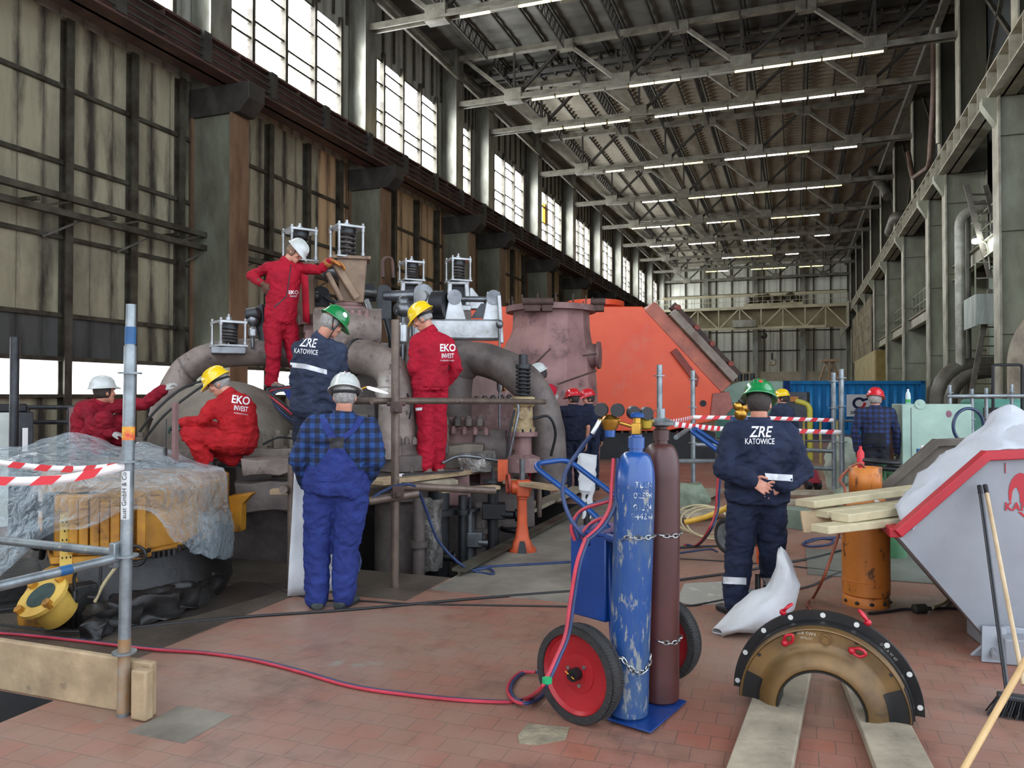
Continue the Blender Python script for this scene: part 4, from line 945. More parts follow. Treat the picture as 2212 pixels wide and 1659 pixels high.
def fuse(name, mb, m, parent, voxel=.012, sm=4, wr=0, ws=9, sub=None):
    """closed volumes -> one continuous skin"""
    Mi = ROOTM[root_of(parent).name].inverted()
    me = bpy.data.meshes.new('tmp'); me.from_pydata([tuple(Mi @ p) for p in mb.v], [], mb.f); me.update()
    bm = bmesh.new(); bm.from_mesh(me)
    bmesh.ops.recalc_face_normals(bm, faces=bm.faces[:]); bm.to_mesh(me); bm.free()
    o = bpy.data.objects.new('tmp', me); COL.objects.link(o)
    r = o.modifiers.new('r', 'REMESH'); r.mode = 'VOXEL'; r.voxel_size = voxel
    if sm: q = o.modifiers.new('s', 'SMOOTH'); q.iterations = sm; q.factor = .5
    dg = bpy.context.evaluated_depsgraph_get(); out = bpy.data.meshes.new_from_object(o.evaluated_get(dg))
    bpy.data.objects.remove(o); bpy.data.meshes.remove(me)
    if wr:
        ns = [v.normal.copy() for v in out.vertices]; cs = [v.co.copy() for v in out.vertices]; seed = V((len(name)*1.7, parent.location.x, 3))
        for v, n, c in zip(out.vertices, ns, cs):
            p = V((c.x, c.y, c.z*1.5))*ws + seed; w = noise.noise(p*.5)*1.2
            a = 1-abs(noise.noise(p+V((w,w,-w)))); b = 1-abs(noise.noise(p*2.1+V((4,w,1))))
            d3 = 1-abs(noise.noise(p*.45+V((w*.6,2,-w))))
            v.co = c + n*(wr*((a-.72)*1.5 + (b-.72)*.7 + (d3-.75)*1.6))
    out.name = name; out.materials.clear(); out.materials.append(m)
    out.polygons.foreach_set('use_smooth', [True]*len(out.polygons)); out.update()
    ob = bpy.data.objects.new(name, out); COL.objects.link(ob); ob.parent = parent; return ob

def eloft(mb, pts, n=14):
    """pts: (centre, right axis, fwd axis, a, b) elliptical sections"""
    return mb.loft([[c + r*(a*math.cos(2*PI*k/n)) + f*(b*math.sin(2*PI*k/n)) for k in range(n)] for c, r, f, a, b in pts])
def limb(mb, p, rs, n=12, sub=4):
    """rounded limb through joints with a radius at each"""
    q, rr = [], []
    for i in range(len(p)-1):
        for k in range(sub):
            t = k/sub; q.append(p[i].lerp(p[i+1], t)); rr.append(rs[i]+(rs[i+1]-rs[i])*t)
    q.append(p[-1]); rr.append(rs[-1]); mb.tube(q, rr, n)
    for c, r in zip(p, rs): mb.ell(c, r, r, r, 12, 8)
    return mb
def hand_vol(mb, w, d, nrm, thumb, k=1.0, curl=.35, fat=1.0):
    """palm, four fingers and a thumb; w wrist, d finger direction, nrm palm normal, thumb = side of the thumb"""
    d = d.normalized(); nrm = (nrm - d*nrm.dot(d)).normalized(); lat = d.cross(nrm)
    if lat.dot(thumb) < 0: lat = -lat
    eloft(mb, [(w-d*.02*k, lat, nrm, .027*k*fat, .02*k*fat), (w+d*.02*k, lat, nrm, .033*k*fat, .018*k*fat), (w+d*.06*k, lat, nrm, .042*k*fat, .016*k*fat), (w+d*.098*k, lat, nrm, .041*k*fat, .012*k*fat)], 12)
    for x, L_, fan in ((.033,.070,.10),(.0115,.078,.03),(-.0105,.074,-.04),(-.031,.058,-.12)):
        b = w + d*(.088 if abs(x) < .02 else .082)*k + lat*x*k; dd = (d + lat*fan).normalized(); ax = dd.cross(nrm).normalized(); pts = [b]
        for s, l in enumerate((.44,.32,.24)):
            a = curl*(s+.6); v = dd*math.cos(a) + nrm*math.sin(a); pts.append(pts[-1] + v*L_*l*k*1.05)
        mb.tube(pts, [.0098*k*fat,.0092*k*fat,.0084*k*fat,.0068*k*fat], 8)
        mb.ell(pts[-1], .0068*k*fat, .0068*k*fat, .0068*k*fat, 8, 6)
    t0 = w + d*.022*k + lat*.024*k; v1 = (d*.55 + lat*.7 + nrm*.35).normalized(); v2 = (d*.9 + lat*.25 + nrm*.35).normalized()
    mb.tube([t0, t0+v1*.042*k, t0+v1*.042*k+v2*.03*k, t0+v1*.042*k+v2*.052*k], [.0145*k*fat,.0115*k*fat,.0105*k*fat,.0078*k*fat], 8)
    return mb

class Person:
    def __init__(s, label, px, py, D, k=1.0, name='person', group=None):
        s.D = D; s.k = k; s.px = px
        s.root = thing('person', label, 'person', P(px, py, D), head(px), group); s.Rm = Matrix.Rotation(head(px), 3, 'Z')
    def j(s, t): return P(t[0], t[1], s.D + (t[2] if len(t) > 2 else 0))
    def dv(s, t): return (s.Rm @ V(t)).normalized()
    def pose(s, facing, hd, face, hup, nk, pv, sh, el, wr, hp, kn, an, toe=None):
        """a = the limb on the picture's left side, b = on its right side"""
        s.f = s.dv((facing[0], facing[1], 0)); s.hd, s.nk, s.pv = s.j(hd), s.j(nk), s.j(pv); s.fc = s.dv(face); u = s.dv(hup)
        s.hr = s.fc.cross(u).normalized(); s.hu = s.hr.cross(s.fc).normalized()
        s.sh, s.el, s.wr, s.hp, s.kn, s.an = [[s.j(q) for q in x] for x in (sh, el, wr, hp, kn, an)]
        s.toe = [s.dv((t[0], t[1], 0)) for t in (toe or (facing, facing))]
        return s
    def torso_sections(s, add, zs, wide=1.0, belly=0):
        """stations between pelvis (t=0) and neck (t=1)"""
        T_ = {0:(.165,.118),.12:(.172,.122),.3:(.158,.116),.5:(.168,.122),.72:(.182,.122),.86:(.165,.1),.95:(.105,.08),1.03:(.062,.062)}
        ks = sorted(T_); out = []
        sh_r = (s.sh[1]-s.sh[0]); hp_r = (s.hp[1]-s.hp[0]); mid = (s.sh[0]+s.sh[1])/2
        chest = mid*.5 + s.nk*.5 - (s.nk-s.pv).normalized()*.10*s.k
        for t in zs:
            c = s.pv*(1-t)**2 + chest_ctrl(s, chest)*2*t*(1-t) + s.nk*t*t
            tan = ((chest_ctrl(s, chest)-s.pv)*(1-t) + (s.nk-chest_ctrl(s, chest))*t).normalized()
            r = (hp_r.normalized()*(1-t) + sh_r.normalized()*t); r = (r - tan*r.dot(tan)).normalized(); f = r.cross(tan).normalized()
            for a_, b_ in zip(ks, ks[1:]):
                if a_ <= t <= b_ or (t > ks[-1] and b_ == ks[-1]) : break
            q = min(1, max(0, (t-a_)/(b_-a_))); a = T_[a_][0]*(1-q)+T_[b_][0]*q; b = T_[a_][1]*(1-q)+T_[b_][1]*q
            out.append((c, r, f, (a*wide+add)*s.k, (b*(1+belly*(.5-abs(t-.3)))+add)*s.k))
        return out
    def body(s, voxel=.009, hands=({}, {}), glove=(None, None), skin=M_skin):
        k = s.k; mb = MB(); add = 0
        eloft(mb, s.torso_sections(-.012, [0,.12,.3,.5,.72,.86,.95]))
        for i in (0, 1):
            limb(mb, [s.sh[i], s.el[i], s.wr[i]], [.05*k,.04*k,.029*k]); limb(mb, [s.hp[i], s.kn[i], s.an[i]], [.085*k,.055*k,.04*k])
            limb(mb, [s.nk-V((0,0,.05)), s.sh[i]], [.06*k,.05*k])
            mb.tube([s.an[i]-V((0,0,.02)), s.an[i]-V((0,0,.04))+s.toe[i]*.12], [.04*k,.028*k], 10)
            h = hands[i]
            if h is not None and 'd' in h:
                hand_vol(mb, s.wr[i], s.dv(h['d']), s.dv(h['n']), s.dv(h['t']), k, h.get('curl', .35), .8 if glove[i] else 1.0)
        # neck and head
        c, f, u, r = s.hd, s.fc, s.hu, s.hr
        M = Matrix((r, f, u)).transposed()
        limb(mb, [s.nk-(s.nk-s.pv).normalized()*.05, s.nk, c-u*.05*k-f*.015*k], [.066*k,.06*k,.058*k])
        E = lambda x, y, z, rx, ry, rz, n=14, m=10: mb.ell(c + r*x*k + f*y*k + u*z*k, rx*k, ry*k, rz*k, n, m, M)
        E(0,-.012,.03,.075,.097,.092); E(0,.03,-.02,.062,.066,.082); E(0,.05,-.07,.045,.05,.04); E(0,.078,-.095,.022,.02,.018)
        E(0,.088,.035,.05,.018,.014); E(0,.108,-.012,.012,.014,.024); E(0,.117,-.026,.016,.014,.011)
        E(0,.094,-.058,.024,.012,.006); E(0,.092,-.069,.021,.012,.006)
        for q in (-1,1): E(q*.045,.075,-.015,.022,.02,.02); E(q*.078,-.012,-.008,.009,.02,.031); E(q*.07,0,-.02,.012,.02,.02)
        o = fuse('body', mb, skin, s.root, voxel, 3)
        for i in (0, 1):
            if glove[i]:
                g = MB(); h = hands[i]; kg = 1.3 if glove[i] is M_leather else 1.08; hand_vol(g, s.wr[i]+s.dv(h['d'])*.0, s.dv(h['d']), s.dv(h['n']), s.dv(h['t']), k*kg, h.get('curl', .35), 1.22)
                limb(g, [s.wr[i].lerp(s.el[i], .26), s.wr[i]], [(.062 if glove[i] is M_leather else .048)*k,.04*k]); fuse('glove', g, glove[i], s.root, .007, 3, .002, 20)
        s.b = o
        for q in (-1, 1):
            e = c + r*(q*.031*k) + f*.088*k + u*.008*k
            MB().ell(e, .011*k, .011*k, .009*k, 10, 8, M).build('eye', mat('eye white', (226,222,216)), s.root)
            MB().ell(e+f*.007*k, .005*k, .005*k, .005*k, 8, 6, M).build('iris', mat('dark iris', (40,30,26)), s.root)
            MB().tube([c + r*(q*.016*k) + f*.102*k + u*.03*k, c + r*(q*.034*k) + f*.1*k + u*.036*k, c + r*(q*.052*k) + f*.086*k + u*.03*k], .005*k, 6).build('eyebrow', M_hairdark, s.root)
        return s
    def hair(s, m, z0=-.06, z1=.05, a=115, long=0):
        k = s.k; rows = []
        for i in range(7):
            t = i/6; z = z0 + (z1-z0)*t; row = []
            for q in range(17):
                an = -PI/2 + math.radians(a)*(q/8-1); R = 1.05 + .02*noise.noise(V((q*.9,i*.9,s.px))) + long*(1-t)
                w = math.sqrt(max(.05, 1-((z-.03)/.11)**2))
                row.append(s.hd + s.hr*(.078*R*w*math.cos(an)*k) + s.fc*((-.012+.1*R*w*math.sin(an))*k) + s.hu*z*k)
            rows.append(row)
        return MB().grid(rows).build('hair', m, s.root, thick=.012)
    def hat(s, m, tilt=0, back=.0, strap=False, spot=None, chin=False, logo=None):
        k = s.k; tl = Matrix.Rotation(tilt, 3, s.hr); f, u, r = tl @ s.fc, tl @ s.hu, s.hr; c = s.hd + u*.055*k - f*back*k
        n = 40; rings = []
        def ring(R, z, peak=0):
            out = []
            for q in range(n):
                a = 2*PI*q/n; sx, sy = math.cos(a), math.sin(a); pk = peak*max(0, sy)**3
                out.append(c + r*(.112*R*sx*k) + f*((.138*R+pk)*sy*k) + u*((z-.25*pk)*k))
            return out
        rings = [ring(.96,-.004), ring(1.12,-.012,.045), ring(1.135,-.007,.048), ring(1.12,-.002,.045), ring(1.02,.012,.008)]
        for i in range(1, 10):
            a = PI/2*i/10; rings.append(ring(max(.04, math.cos(a)**.82), .012+.118*math.sin(a)))
        rings.append(ring(.01, .131))
        o = MB().loft(rings).build('hard_hat', m, s.root, sharp=50)
        rd = MB()
        for x in (-.035, 0, .035):
            pts = []
            for i in range(13):
                a = math.radians(24+132*i/12); yy = math.cos(a); zz = math.sin(a); w = math.sqrt(max(.02, 1-(x/.112)**2))
                pts.append(c + r*(x*(.6+.4*zz)*k) + f*(.138*w*math.copysign(abs(yy)**.82, yy)*k) + u*((.012+.12*zz*(w**.6))*k))
            rd.tube(pts, .0045*k if x else .006*k, 6)
        rd.build('ridge', m, o, sharp=70)
        if strap:
            st = MB().tube([c + r*(.092*math.cos(a)*k) + f*(.115*math.sin(a)*k) - u*(.02+.03*max(0,-math.sin(a)))*k for a in [math.radians(160+220*i/18) for i in range(19)]], .014*k, 6)
            st.build('headband', M_strap, o)
        if chin:
            cs = MB()
            for q in (-1, 1):
                cs.tube(smooth_path([c + r*(q*.1*k) + f*.03*k - u*.01*k, s.hd + r*(q*.082*k) + f*.03*k - u*.06*k, s.hd + r*(q*.03*k) + f*.06*k - u*.125*k], 5), .006*k, 6)
                cs.tube(smooth_path([c + r*(q*.095*k) - f*.06*k - u*.01*k, s.hd + r*(q*.085*k) - f*.0*k - u*.035*k, s.hd + r*(q*.082*k) + f*.03*k - u*.06*k], 5), .006*k, 6)
            cs.build('chin_strap', M_strap, o)
        if spot:
            col_, ang, elev, sz = spot; v = V((math.cos(elev)*math.cos(ang), math.cos(elev)*math.sin(ang), math.sin(elev)))
            p = c + r*(.113*v.x*k) + f*(.139*v.y*k) + u*((.012+.12*v.z)*k); nn = (r*v.x/.113+f*v.y/.139+u*v.z/.12).normalized()
            MB().cyl(p-nn*.002, p+nn*.003, sz*k, n=20).build('badge', mat('badge %d %d %d' % col_, col_), o)
        s.h = o; return s
    def top(s, m, name='jacket', t0=0.02, t1=.97, add=.03, sleeve=(.068,.058,.05), cuff=1.0, voxel=.011, wr=.012, wide=1.0, belly=0, collar=True, short=None):
        k = s.k; mb = MB(); zs = [t for t in (0,.06,.12,.22,.3,.4,.5,.62,.72,.8,.86,.92) if t0 <= t <= t1]; zs = [t0]+[z for z in zs if z > t0+.02]
        eloft(mb, s.torso_sections(add, zs, wide, belly), 18)
        sec = s.torso_sections(add, [.9,.97], wide); eloft(mb, [(sec[0][0], sec[0][1], sec[0][2], sec[0][3]*.8, sec[0][4]*.95), (s.nk+(s.nk-s.pv).normalized()*.01, sec[1][1], sec[1][2], .075*k, .075*k)], 16)
        for i in (0, 1):
            end = s.wr[i].lerp(s.el[i], (1-cuff)) if cuff < 1 else s.wr[i] - (s.wr[i]-s.el[i]).normalized()*.005
            if short: end = s.sh[i].lerp(s.el[i], short); limb(mb, [s.sh[i], end], [sleeve[0]*k*1.05, sleeve[1]*k*1.05])
            else: limb(mb, [s.sh[i], s.el[i], end], [sleeve[0]*k, sleeve[1]*k, sleeve[2]*k], 14)
            limb(mb, [s.nk-V((0,0,.045)), s.sh[i]], [.075*k, sleeve[0]*k], 12)
        o = fuse(name, mb, m, s.root, voxel, 4, wr)
        if collar:
            up = (s.hd-s.nk).normalized(); r = (s.sh[1]-s.sh[0]).normalized(); f = r.cross(up).normalized(); r = up.cross(f).normalized()*-1
            rows = [[s.nk + up*(h*k) + r*(.078*w*math.cos(a)*k) + f*(.08*w*math.sin(a)*k) for a in [2*PI*q/24 for q in range(25)]] for h, w in ((-.03,1.08),(.01,1.0),(.045,.94))]
            MB().grid(rows).build('collar', m, s.root, thick=.008)
        s.j_ = o; return o
    def legs(s, m, name='trousers', t1=.25, add=.03, r=(.112,.086,.078), voxel=.012, wr=.013, wide=1.0, belly=0, length=.93):
        k = s.k; mb = MB(); zs = [0,.06,.12,.2,.3,.4,.5,.6,.7]; zs = [z for z in zs if z < t1]+[t1]
        eloft(mb, s.torso_sections(add, zs, wide, belly), 18)
        for i in (0, 1):
            end = s.kn[i].lerp(s.an[i], length) - V((0,0,.02*k))
            mid = s.kn[i].lerp(end, .55); limb(mb, [s.hp[i], s.hp[i].lerp(s.kn[i], .5), s.kn[i], mid, end], [r[0]*k, (r[0]+r[1])/2*k, r[1]*k, (r[1]+r[2])/2*k, r[2]*k], 14)
            limb(mb, [s.pv, s.hp[i]], [.12*k,.115*k])
        o = fuse(name, mb, m, s.root, voxel, 4, wr); s.l_ = o; return o
    def boots(s, m=M_boot, drop=.075):
        k = s.k
        for i in (0, 1):
            a, d = s.an[i], s.toe[i]; r = V((d.y, -d.x, 0)); u = V((0,0,1)); b = a - u*drop*k
            sec = [(-.085,.034,.04,.05),(-.07,.042,.047,.062),(0,.046,.05,.075),(.06,.046,.052,.062),(.12,.038,.056,.05),(.17,.03,.05,.042),(.21,.018,.028,.026)]
            mb = MB(); n = 14
            mb.loft([[b + d*y*k + r*(w*math.cos(2*PI*q/n)*k) + u*((max(-h*.0, h + h*math.sin(2*PI*q/n)) if math.sin(2*PI*q/n) > -.5 else .0)*k*.72) for q in range(n)] for y, h, w, _ in sec])
            limb(mb, [a, a+u*.1*k], [.05*k,.055*k])
            o = fuse('boot', mb, m, s.root, .008, 3, .002, 20)
            poly = [b + d*y*k + r*w*k - u*.012*k for y, w in ((-.08,.02),(-.06,.038),(0,.042),(.08,.047),(.15,.05),(.2,.03),(.215,0),(.2,-.03),(.15,-.05),(.08,-.047),(0,-.042),(-.06,-.038),(-.08,-.02))]
            MB().prism(poly, u*.022*k).build('sole', M_strap, o)
    # --- marks printed on the cloth: points are cast from in front of the cloth on to it
    def _cast(s, o):
        bv = evaluated_bvh(o); Mi = ROOTM[s.root.name].inverted(); org = Mi @ CAM; R3 = Mi.to_3x3()
        def f(px, py, lift=.004):
            d = (R3 @ ray(px, py)).normalized(); h = bv.ray_cast(org, d)
            return (h[0] - d*lift + (h[1] if h[1].dot(d) < 0 else -h[1])*.001) if h[0] is not None else None
        return f
    def write(s, o, txt, cx, cy, size, m=M_white, shear=0, bold=0, rot=0, sx=1.0, name='print', spacing=1, skew=0):
        f = s._cast(o); bm = text_mesh(txt, size, shear, bold, spacing)
        bmesh.ops.subdivide_edges(bm, edges=[e for e in bm.edges if e.calc_length() > size*.25], cuts=2); bmesh.ops.triangulate(bm, faces=bm.faces[:])
        ca, sa = math.cos(rot), math.sin(rot); vs = []; bm.verts.ensure_lookup_table(); ok = {}
        for v in bm.verts:
            x, y = v.co.x*sx, v.co.y; h = f(cx + x*ca - y*sa, cy - (x*sa + y*ca))
            ok[v.index] = h is not None; vs.append(h if h is not None else V((0,0,0)))
        used = [tuple(v.index for v in fc.verts) for fc in bm.faces if all(ok[v.index] for v in fc.verts)]; bm.free()
        ids = sorted({i for q in used for i in q}); mp = {a: b for b, a in enumerate(ids)}
        if not ids: return
        return MB().add([vs[i] for i in ids], [tuple(mp[i] for i in q) for q in used]).build(name, m, o, world=False, smooth=False)
    def strip(s, o, top, bot, n, rows_, m, name, lift=.006):
        """quad strip between two picture polylines laid on the cloth"""
        f = s._cast(o)
        def at(pl, t):
            t *= len(pl)-1; i = min(int(t), len(pl)-2); q = t-i
            return (pl[i][0]*(1-q)+pl[i+1][0]*q, pl[i][1]*(1-q)+pl[i+1][1]*q)
        g = [[f(*(at(top, i/n)[c]*(1-j/rows_)+at(bot, i/n)[c]*j/rows_ for c in (0,1)), lift) for i in range(n+1)] for j in range(rows_+1)]
        vs, ids, fs = [], {}, []
        for j in range(rows_+1):
            for i in range(n+1):
                if g[j][i] is not None: ids[(j,i)] = len(vs); vs.append(g[j][i])
        for j in range(rows_):
            for i in range(n):
                q = [(j,i),(j,i+1),(j+1,i+1),(j+1,i)]
                if all(k in ids for k in q): fs.append(tuple(ids[k] for k in q))
        return MB().add(vs, fs).build(name, m, o, world=False) if fs else None
def chest_ctrl(s, chest):
    return (s.pv+s.nk)/2 + ((s.sh[0]+s.sh[1])/2 - s.nk)*0 - s.f*getattr(s, 'hunch', .02)
def Hn(d, n, t, curl=.35): return dict(d=d, n=n, t=t, curl=curl)

# 1. worker standing up on the turbine, red suit, white helmet, one gloved hand on the valve
p = Person('person in red suit and white helmet standing on the turbine, orange glove on the valve', 612, 838, 9.7)
p.pose((.75,-.65), (637,546), (.72,-.42,-.55), (.5,-.1,.85), (618,566), (605,700), [(580,578,-.08),(657,580,.1)], [(541,597,.02),(690,584,-.06)], [(567,613,-.14),(714,563,-.12)],
       [(590,704,-.06),(624,706,.07)], [(591,768,-.1),(636,768,.06)], [(586,824,-.05),(650,826,.12)])
p.body(.009, (Hn((.5,-.1,-.85),(.5,.7,0),(.4,-.9,0),.3), Hn((.93,.1,-.3),(0,-.1,-1),(.1,-1,0),.4)), (M_glovebrown, M_leather))
jk = p.top(M_red, t0=.02, add=.035, cuff=.92); p.legs(M_red, r=(.118,.094,.08)); p.boots(M_bootgrey); p.hair(M_hairbrown, -.085, .05, 120, .12); p.hat(H_white, -.25, .01)
p.write(jk, 'EKO', 634, 632, 11, bold=.2); p.write(jk, 'INVEST', 634, 640, 5)
fl_ = [[p.j((651+1.0*i+7*k_, 590+k_*3+26*i, -.04-.03*k_+.012*i)) for i in range(5)] for k_ in range(3)]
MB().grid(fl_).build('jacket_flap', M_red, p.root, thick=.01)
p.strip(jk, [(628,572),(618,640),(592,662)], [(630,572),(620,641),(594,664)], 14, 1, M_strap, 'zip_edge')

# 2. green helmet, slate jacket
p = Person('person in slate ZRE jacket and green helmet standing on the scaffold, back turned', 675, 1076, 7.4)
p.pose((.4,.9), (716,700), (.82,.35,-.5), (.45,.1,.88), (692,732), (676,898), [(648,752,.02),(732,756,.04)], [(640,828,-.06),(737,832,.06)], [(655,872,.24),(728,868,.28)],
       [(656,900,.02),(698,900,.05)], [(655,988,.05),(702,988,.05)], [(650,1060),(704,1060,.03)])
p.body(.01, (Hn((.2,.9,-.2),(.5,0,-.5),(0,.3,1)), Hn((-.2,.9,-.2),(-.5,0,-.5),(0,.3,1))))
jk = p.top(M_navygrey, t0=-.02, add=.055, sleeve=(.078,.07,.06), wr=.014); p.legs(M_jean); p.boots(); p.hair(M_hairgrey, -.08, .05, 118); p.hat(H_green, -.15, .0, chin=True, spot=((226,226,222), .15, .55, .028))
p.write(jk, 'ZRE', 665, 741, 27, shear=.25, bold=.35, rot=-.09, sx=.74); p.write(jk, 'KATOWICE', 661, 760, 15, rot=-.09, sx=.66)
p.strip(jk, [(627,783),(660,786),(706,799)], [(627,793),(660,797),(706,809)], 16, 2, M_reflect, 'reflective_band')

# 3. man in check shirt and blue bib overall, back to us
p = Person('person in blue check shirt and royal blue bib overall, white helmet, seen from behind', 711, 1316, 6.07, 1.06)
p.pose((.05,1), (745,858), (.1,.95,-.3), (.03,.28,.95), (741,900), (726,1062), [(677,922),(797,924)], [(647,992,-.04),(812,996,-.04)], [(666,1046,.1),(778,1050,.1)],
       [(694,1070),(760,1070)], [(685,1184,.02),(748,1184,.02)], [(684,1290),(742,1288)], ((-.1,1),(.5,.85)))
p.body(.008, (Hn((.15,.2,-1),(1,0,0),(0,1,0),.25), Hn((-.15,.2,-1),(-1,0,0),(0,1,0),.25)))
jk = p.top(M_plaid, 'shirt', t0=.0, add=.045, sleeve=(.082,.078,.06), wide=1.12, belly=.25, wr=.014, cuff=.97)
lg = p.legs(M_bib, 'bib_overall', t1=.34, add=.058, r=(.128,.098,.086), wide=1.12, belly=.25, wr=.012)
p.boots(mat('dark green trainers', (56,62,60), (40,44,44), .7)); p.hair(M_hairgrey, -.07, .06, 118); p.hat(H_white, -.05, -.0, strap=True, spot=((176,40,44), -1.45, .95, .013))
for a, b in (([(690,905),(700,930),(712,950)],[(706,903),(717,930),(728,946)]), ([(786,905),(770,930),(744,950)],[(774,900),(756,928),(734,944)])):
    p.strip(jk, a, b, 14, 4, M_bib, 'strap', .009)
p.strip(jk, [(709,945),(744,945)], [(714,972),(741,972)], 6, 6, M_strap, 'strap_patch', .012)
p.strip(jk, [(712,968),(742,968)], [(660,1040),(794,1040)], 18, 16, M_bib, 'back_panel', .012)

# 4. red suit, yellow helmet, standing on the planks, profile to the left
p = Person('person in red EKO suit and yellow helmet standing on the planks, looking down', 930, 1024, 8.6, 1.03)
p.pose((-.62,.78), (913,690), (-.82,.2,-.5), (-.35,.05,.9), (928,716), (929,842), [(900,738,-.1),(968,742,.1)], [(893,794,-.14),(986,796,.12)], [(902,824,.06),(960,832,.2)],
       [(914,846,-.03),(944,846,.06)], [(922,928,-.02),(946,930,.08)], [(916,1008,-.04),(943,1006,.1)], ((-.8,.5),(-.6,.8)))
p.body(.008, (Hn((-.1,.5,-.7),(.8,.3,0),(-.5,.5,.4),.5), Hn((-.6,.5,-.4),(-.3,-.6,0),(0,.2,1),.3)))
jk = p.top(M_red, t0=.05, add=.038, sleeve=(.078,.068,.056), cuff=.95); p.legs(M_red, r=(.118,.1,.088), add=.036); p.boots(M_bootgrey); p.hair(M_hairgrey, -.04, .05, 110); p.hat(H_yellow, -.12, .02, strap=True)
p.write(jk, 'EKO', 967, 752, 22, bold=.5, sx=.8); p.write(jk, 'INVEST', 967, 769, 14, bold=.2, sx=.6); p.write(jk, 'IN INDUSTRY ENERGY', 966, 779, 4, sx=.75)
p.strip(p.l_, [(891,882),(912,880)], [(891,888),(912,886)], 6, 1, M_white, 'pocket_flap')

# 5. crouching, red suit, yellow helmet
p = Person('person in red EKO suit and yellow helmet crouching by the plastic sheet, green gloves', 470, 1010, 8.0, 1.0); p.hunch = .1
p.pose((-.75,.6), (474,829), (-.82,.25,-.5), (-.35,.1,.9), (494,853), (517,958), [(463,878,-.12),(523,876,.14)], [(437,908,-.16),(500,925,.35)], [(394,914,-.12),(402,918,.15)],
       [(508,958,-.1),(528,958,.1)], [(410,934,-.14),(440,948,.16)], [(447,992,-.1),(512,992,.1)], ((-.8,.5),(-.8,.5)))
p.body(.009, (Hn((-.9,.1,-.3),(.1,.1,-1),(0,-.8,.3),.6), Hn((-.9,.1,-.3),(.1,.1,-1),(0,-.8,.3),.6)), (M_glovegreen, M_glovegreen))
jk = p.top(M_redold, t0=.0, add=.05, sleeve=(.08,.07,.058), wr=.017); p.legs(M_redold, r=(.125,.1,.085), add=.045, wr=.017); p.boots(); p.hair(M_hairgrey, -.08, .06, 118); p.hat(H_yellow, -.1, .0, strap=True)
p.write(jk, 'EKO', 520, 865, 24, bold=.5, rot=-.14, sx=.85); p.write(jk, 'INVEST', 520, 883, 15, bold=.2, rot=-.14, sx=.64); p.write(jk, 'IN INDUSTRY ENERGY', 521, 894, 4, rot=-.14, sx=.75)

# 6. squatting far side, white helmet, arm held out
p = Person('person in dark red suit and white helmet squatting behind the plastic sheet, one arm out', 215, 975, 8.3, .98); p.hunch = .08
p.pose((.8,-.2), (226,848), (.75,.35,.0), (-.1,0,1), (216,872), (195,950), [(190,882,-.14),(258,876,.12)], [(200,925,-.3),(312,872,.1)], [(240,935,-.32),(352,842,.05)],
       [(190,952,-.1),(205,952,.1)], [(226,906,-.32),(262,910,.2)], [(214,968,-.25),(250,970,.25)], ((.8,-.4),(.8,.2)))
p.body(.01, (Hn((.8,-.2,-.2),(0,.1,-1),(0,-.8,.3),.5), Hn((.75,0,.6),(.1,.2,-1),(0,-1,.2),.7)), (M_glovegrey, M_glovegrey))
jk = p.top(M_reddark, t0=.0, add=.05, sleeve=(.08,.066,.054), wr=.016); p.legs(M_reddark, r=(.118,.098,.085), add=.04, wr=.015); p.boots(); p.hair(M_hairdark); p.hat(H_white, .05, .02)

# 7-8. two in dark blue with red helmets beyond the gauges, 9-10 half hidden behind the second elbow
def far_worker(label, D, hx, hy, facing, face, jm, lm, hm, arms=None, hair=M_hairdark, short=None, k=1.0, glove=(None,None), hands=None, floor=0.0, py=None):
    s = FP/D; fy = 855 + (CAM.z-floor)*s; q = Person(label, hx, fy, D, k); X = lambda dx, z, dd=0: (hx+dx*s, fy-z*s, dd)
    arms = arms or ([X(-.26,1.12,.02),X(.26,1.12,.02)], [X(-.24,.9,.12),X(.24,.9,.12)])
    hy_ = 1.60*k; sy = 1.42*k
    q.pose(facing, (hx, fy-hy_*s, 0), face, (0,.05,1), X(0,1.48*k), X(0,.93*k), [X(-.19*abs(facing[1])-.04,sy),X(.19*abs(facing[1])+.04,sy)], *arms, [X(-.09,.92*k),X(.09,.92*k)], [X(-.1,.5*k),X(.1,.5*k)], [X(-.11,.09),X(.11,.09,.03)])
    hands = hands or (Hn((0,.3,-1),(1,0,0),(0,1,0),.4), Hn((0,.3,-1),(-1,0,0),(0,1,0),.4))
    q.body(.012, hands, glove); jk = q.top(jm, 'shirt' if short else 'jacket', t0=0, add=.04, voxel=.014, short=short); q.legs(lm, voxel=.015); q.boots(); q.hair(hair); q.hat(hm, -.05); q.X = X; return q
D = 13.0; s_ = FP/D; fy = 855+1.66*s_; X = lambda hx, dx, z, dd=0: (hx+dx*s_, fy-z*s_, dd)
far_worker('person in navy tee shirt and red helmet reaching to the duct, back turned', 13.0, 1238, 0, (-.25,.95), (-.75,.55,-.1), M_tee, M_tee, H_red,
   ([X(1238,-.28,1.34,.2),X(1238,.25,1.12,0)], [X(1238,-.3,1.58,.4),X(1238,.22,.86,.1)]), short=.7, hands=(Hn((-.3,.2,1),(0,1,0),(1,0,0),.5),Hn((0,.2,-1),(-1,0,0),(0,1,0),.4)), glove=(M_glovegrey,None))
far_worker('person in blue work jacket and red helmet facing sideways beside the orange hood', 13.6, 1271, 0, (-.6,.3), (-.9,-.2,-.2), M_navy, M_navy, H_red)
far_worker('person in dark jacket and red helmet half hidden behind the dark coil spring', 12.2, 1163, 0, (.7,.6), (.8,.3,-.1), M_black, M_black, H_red)
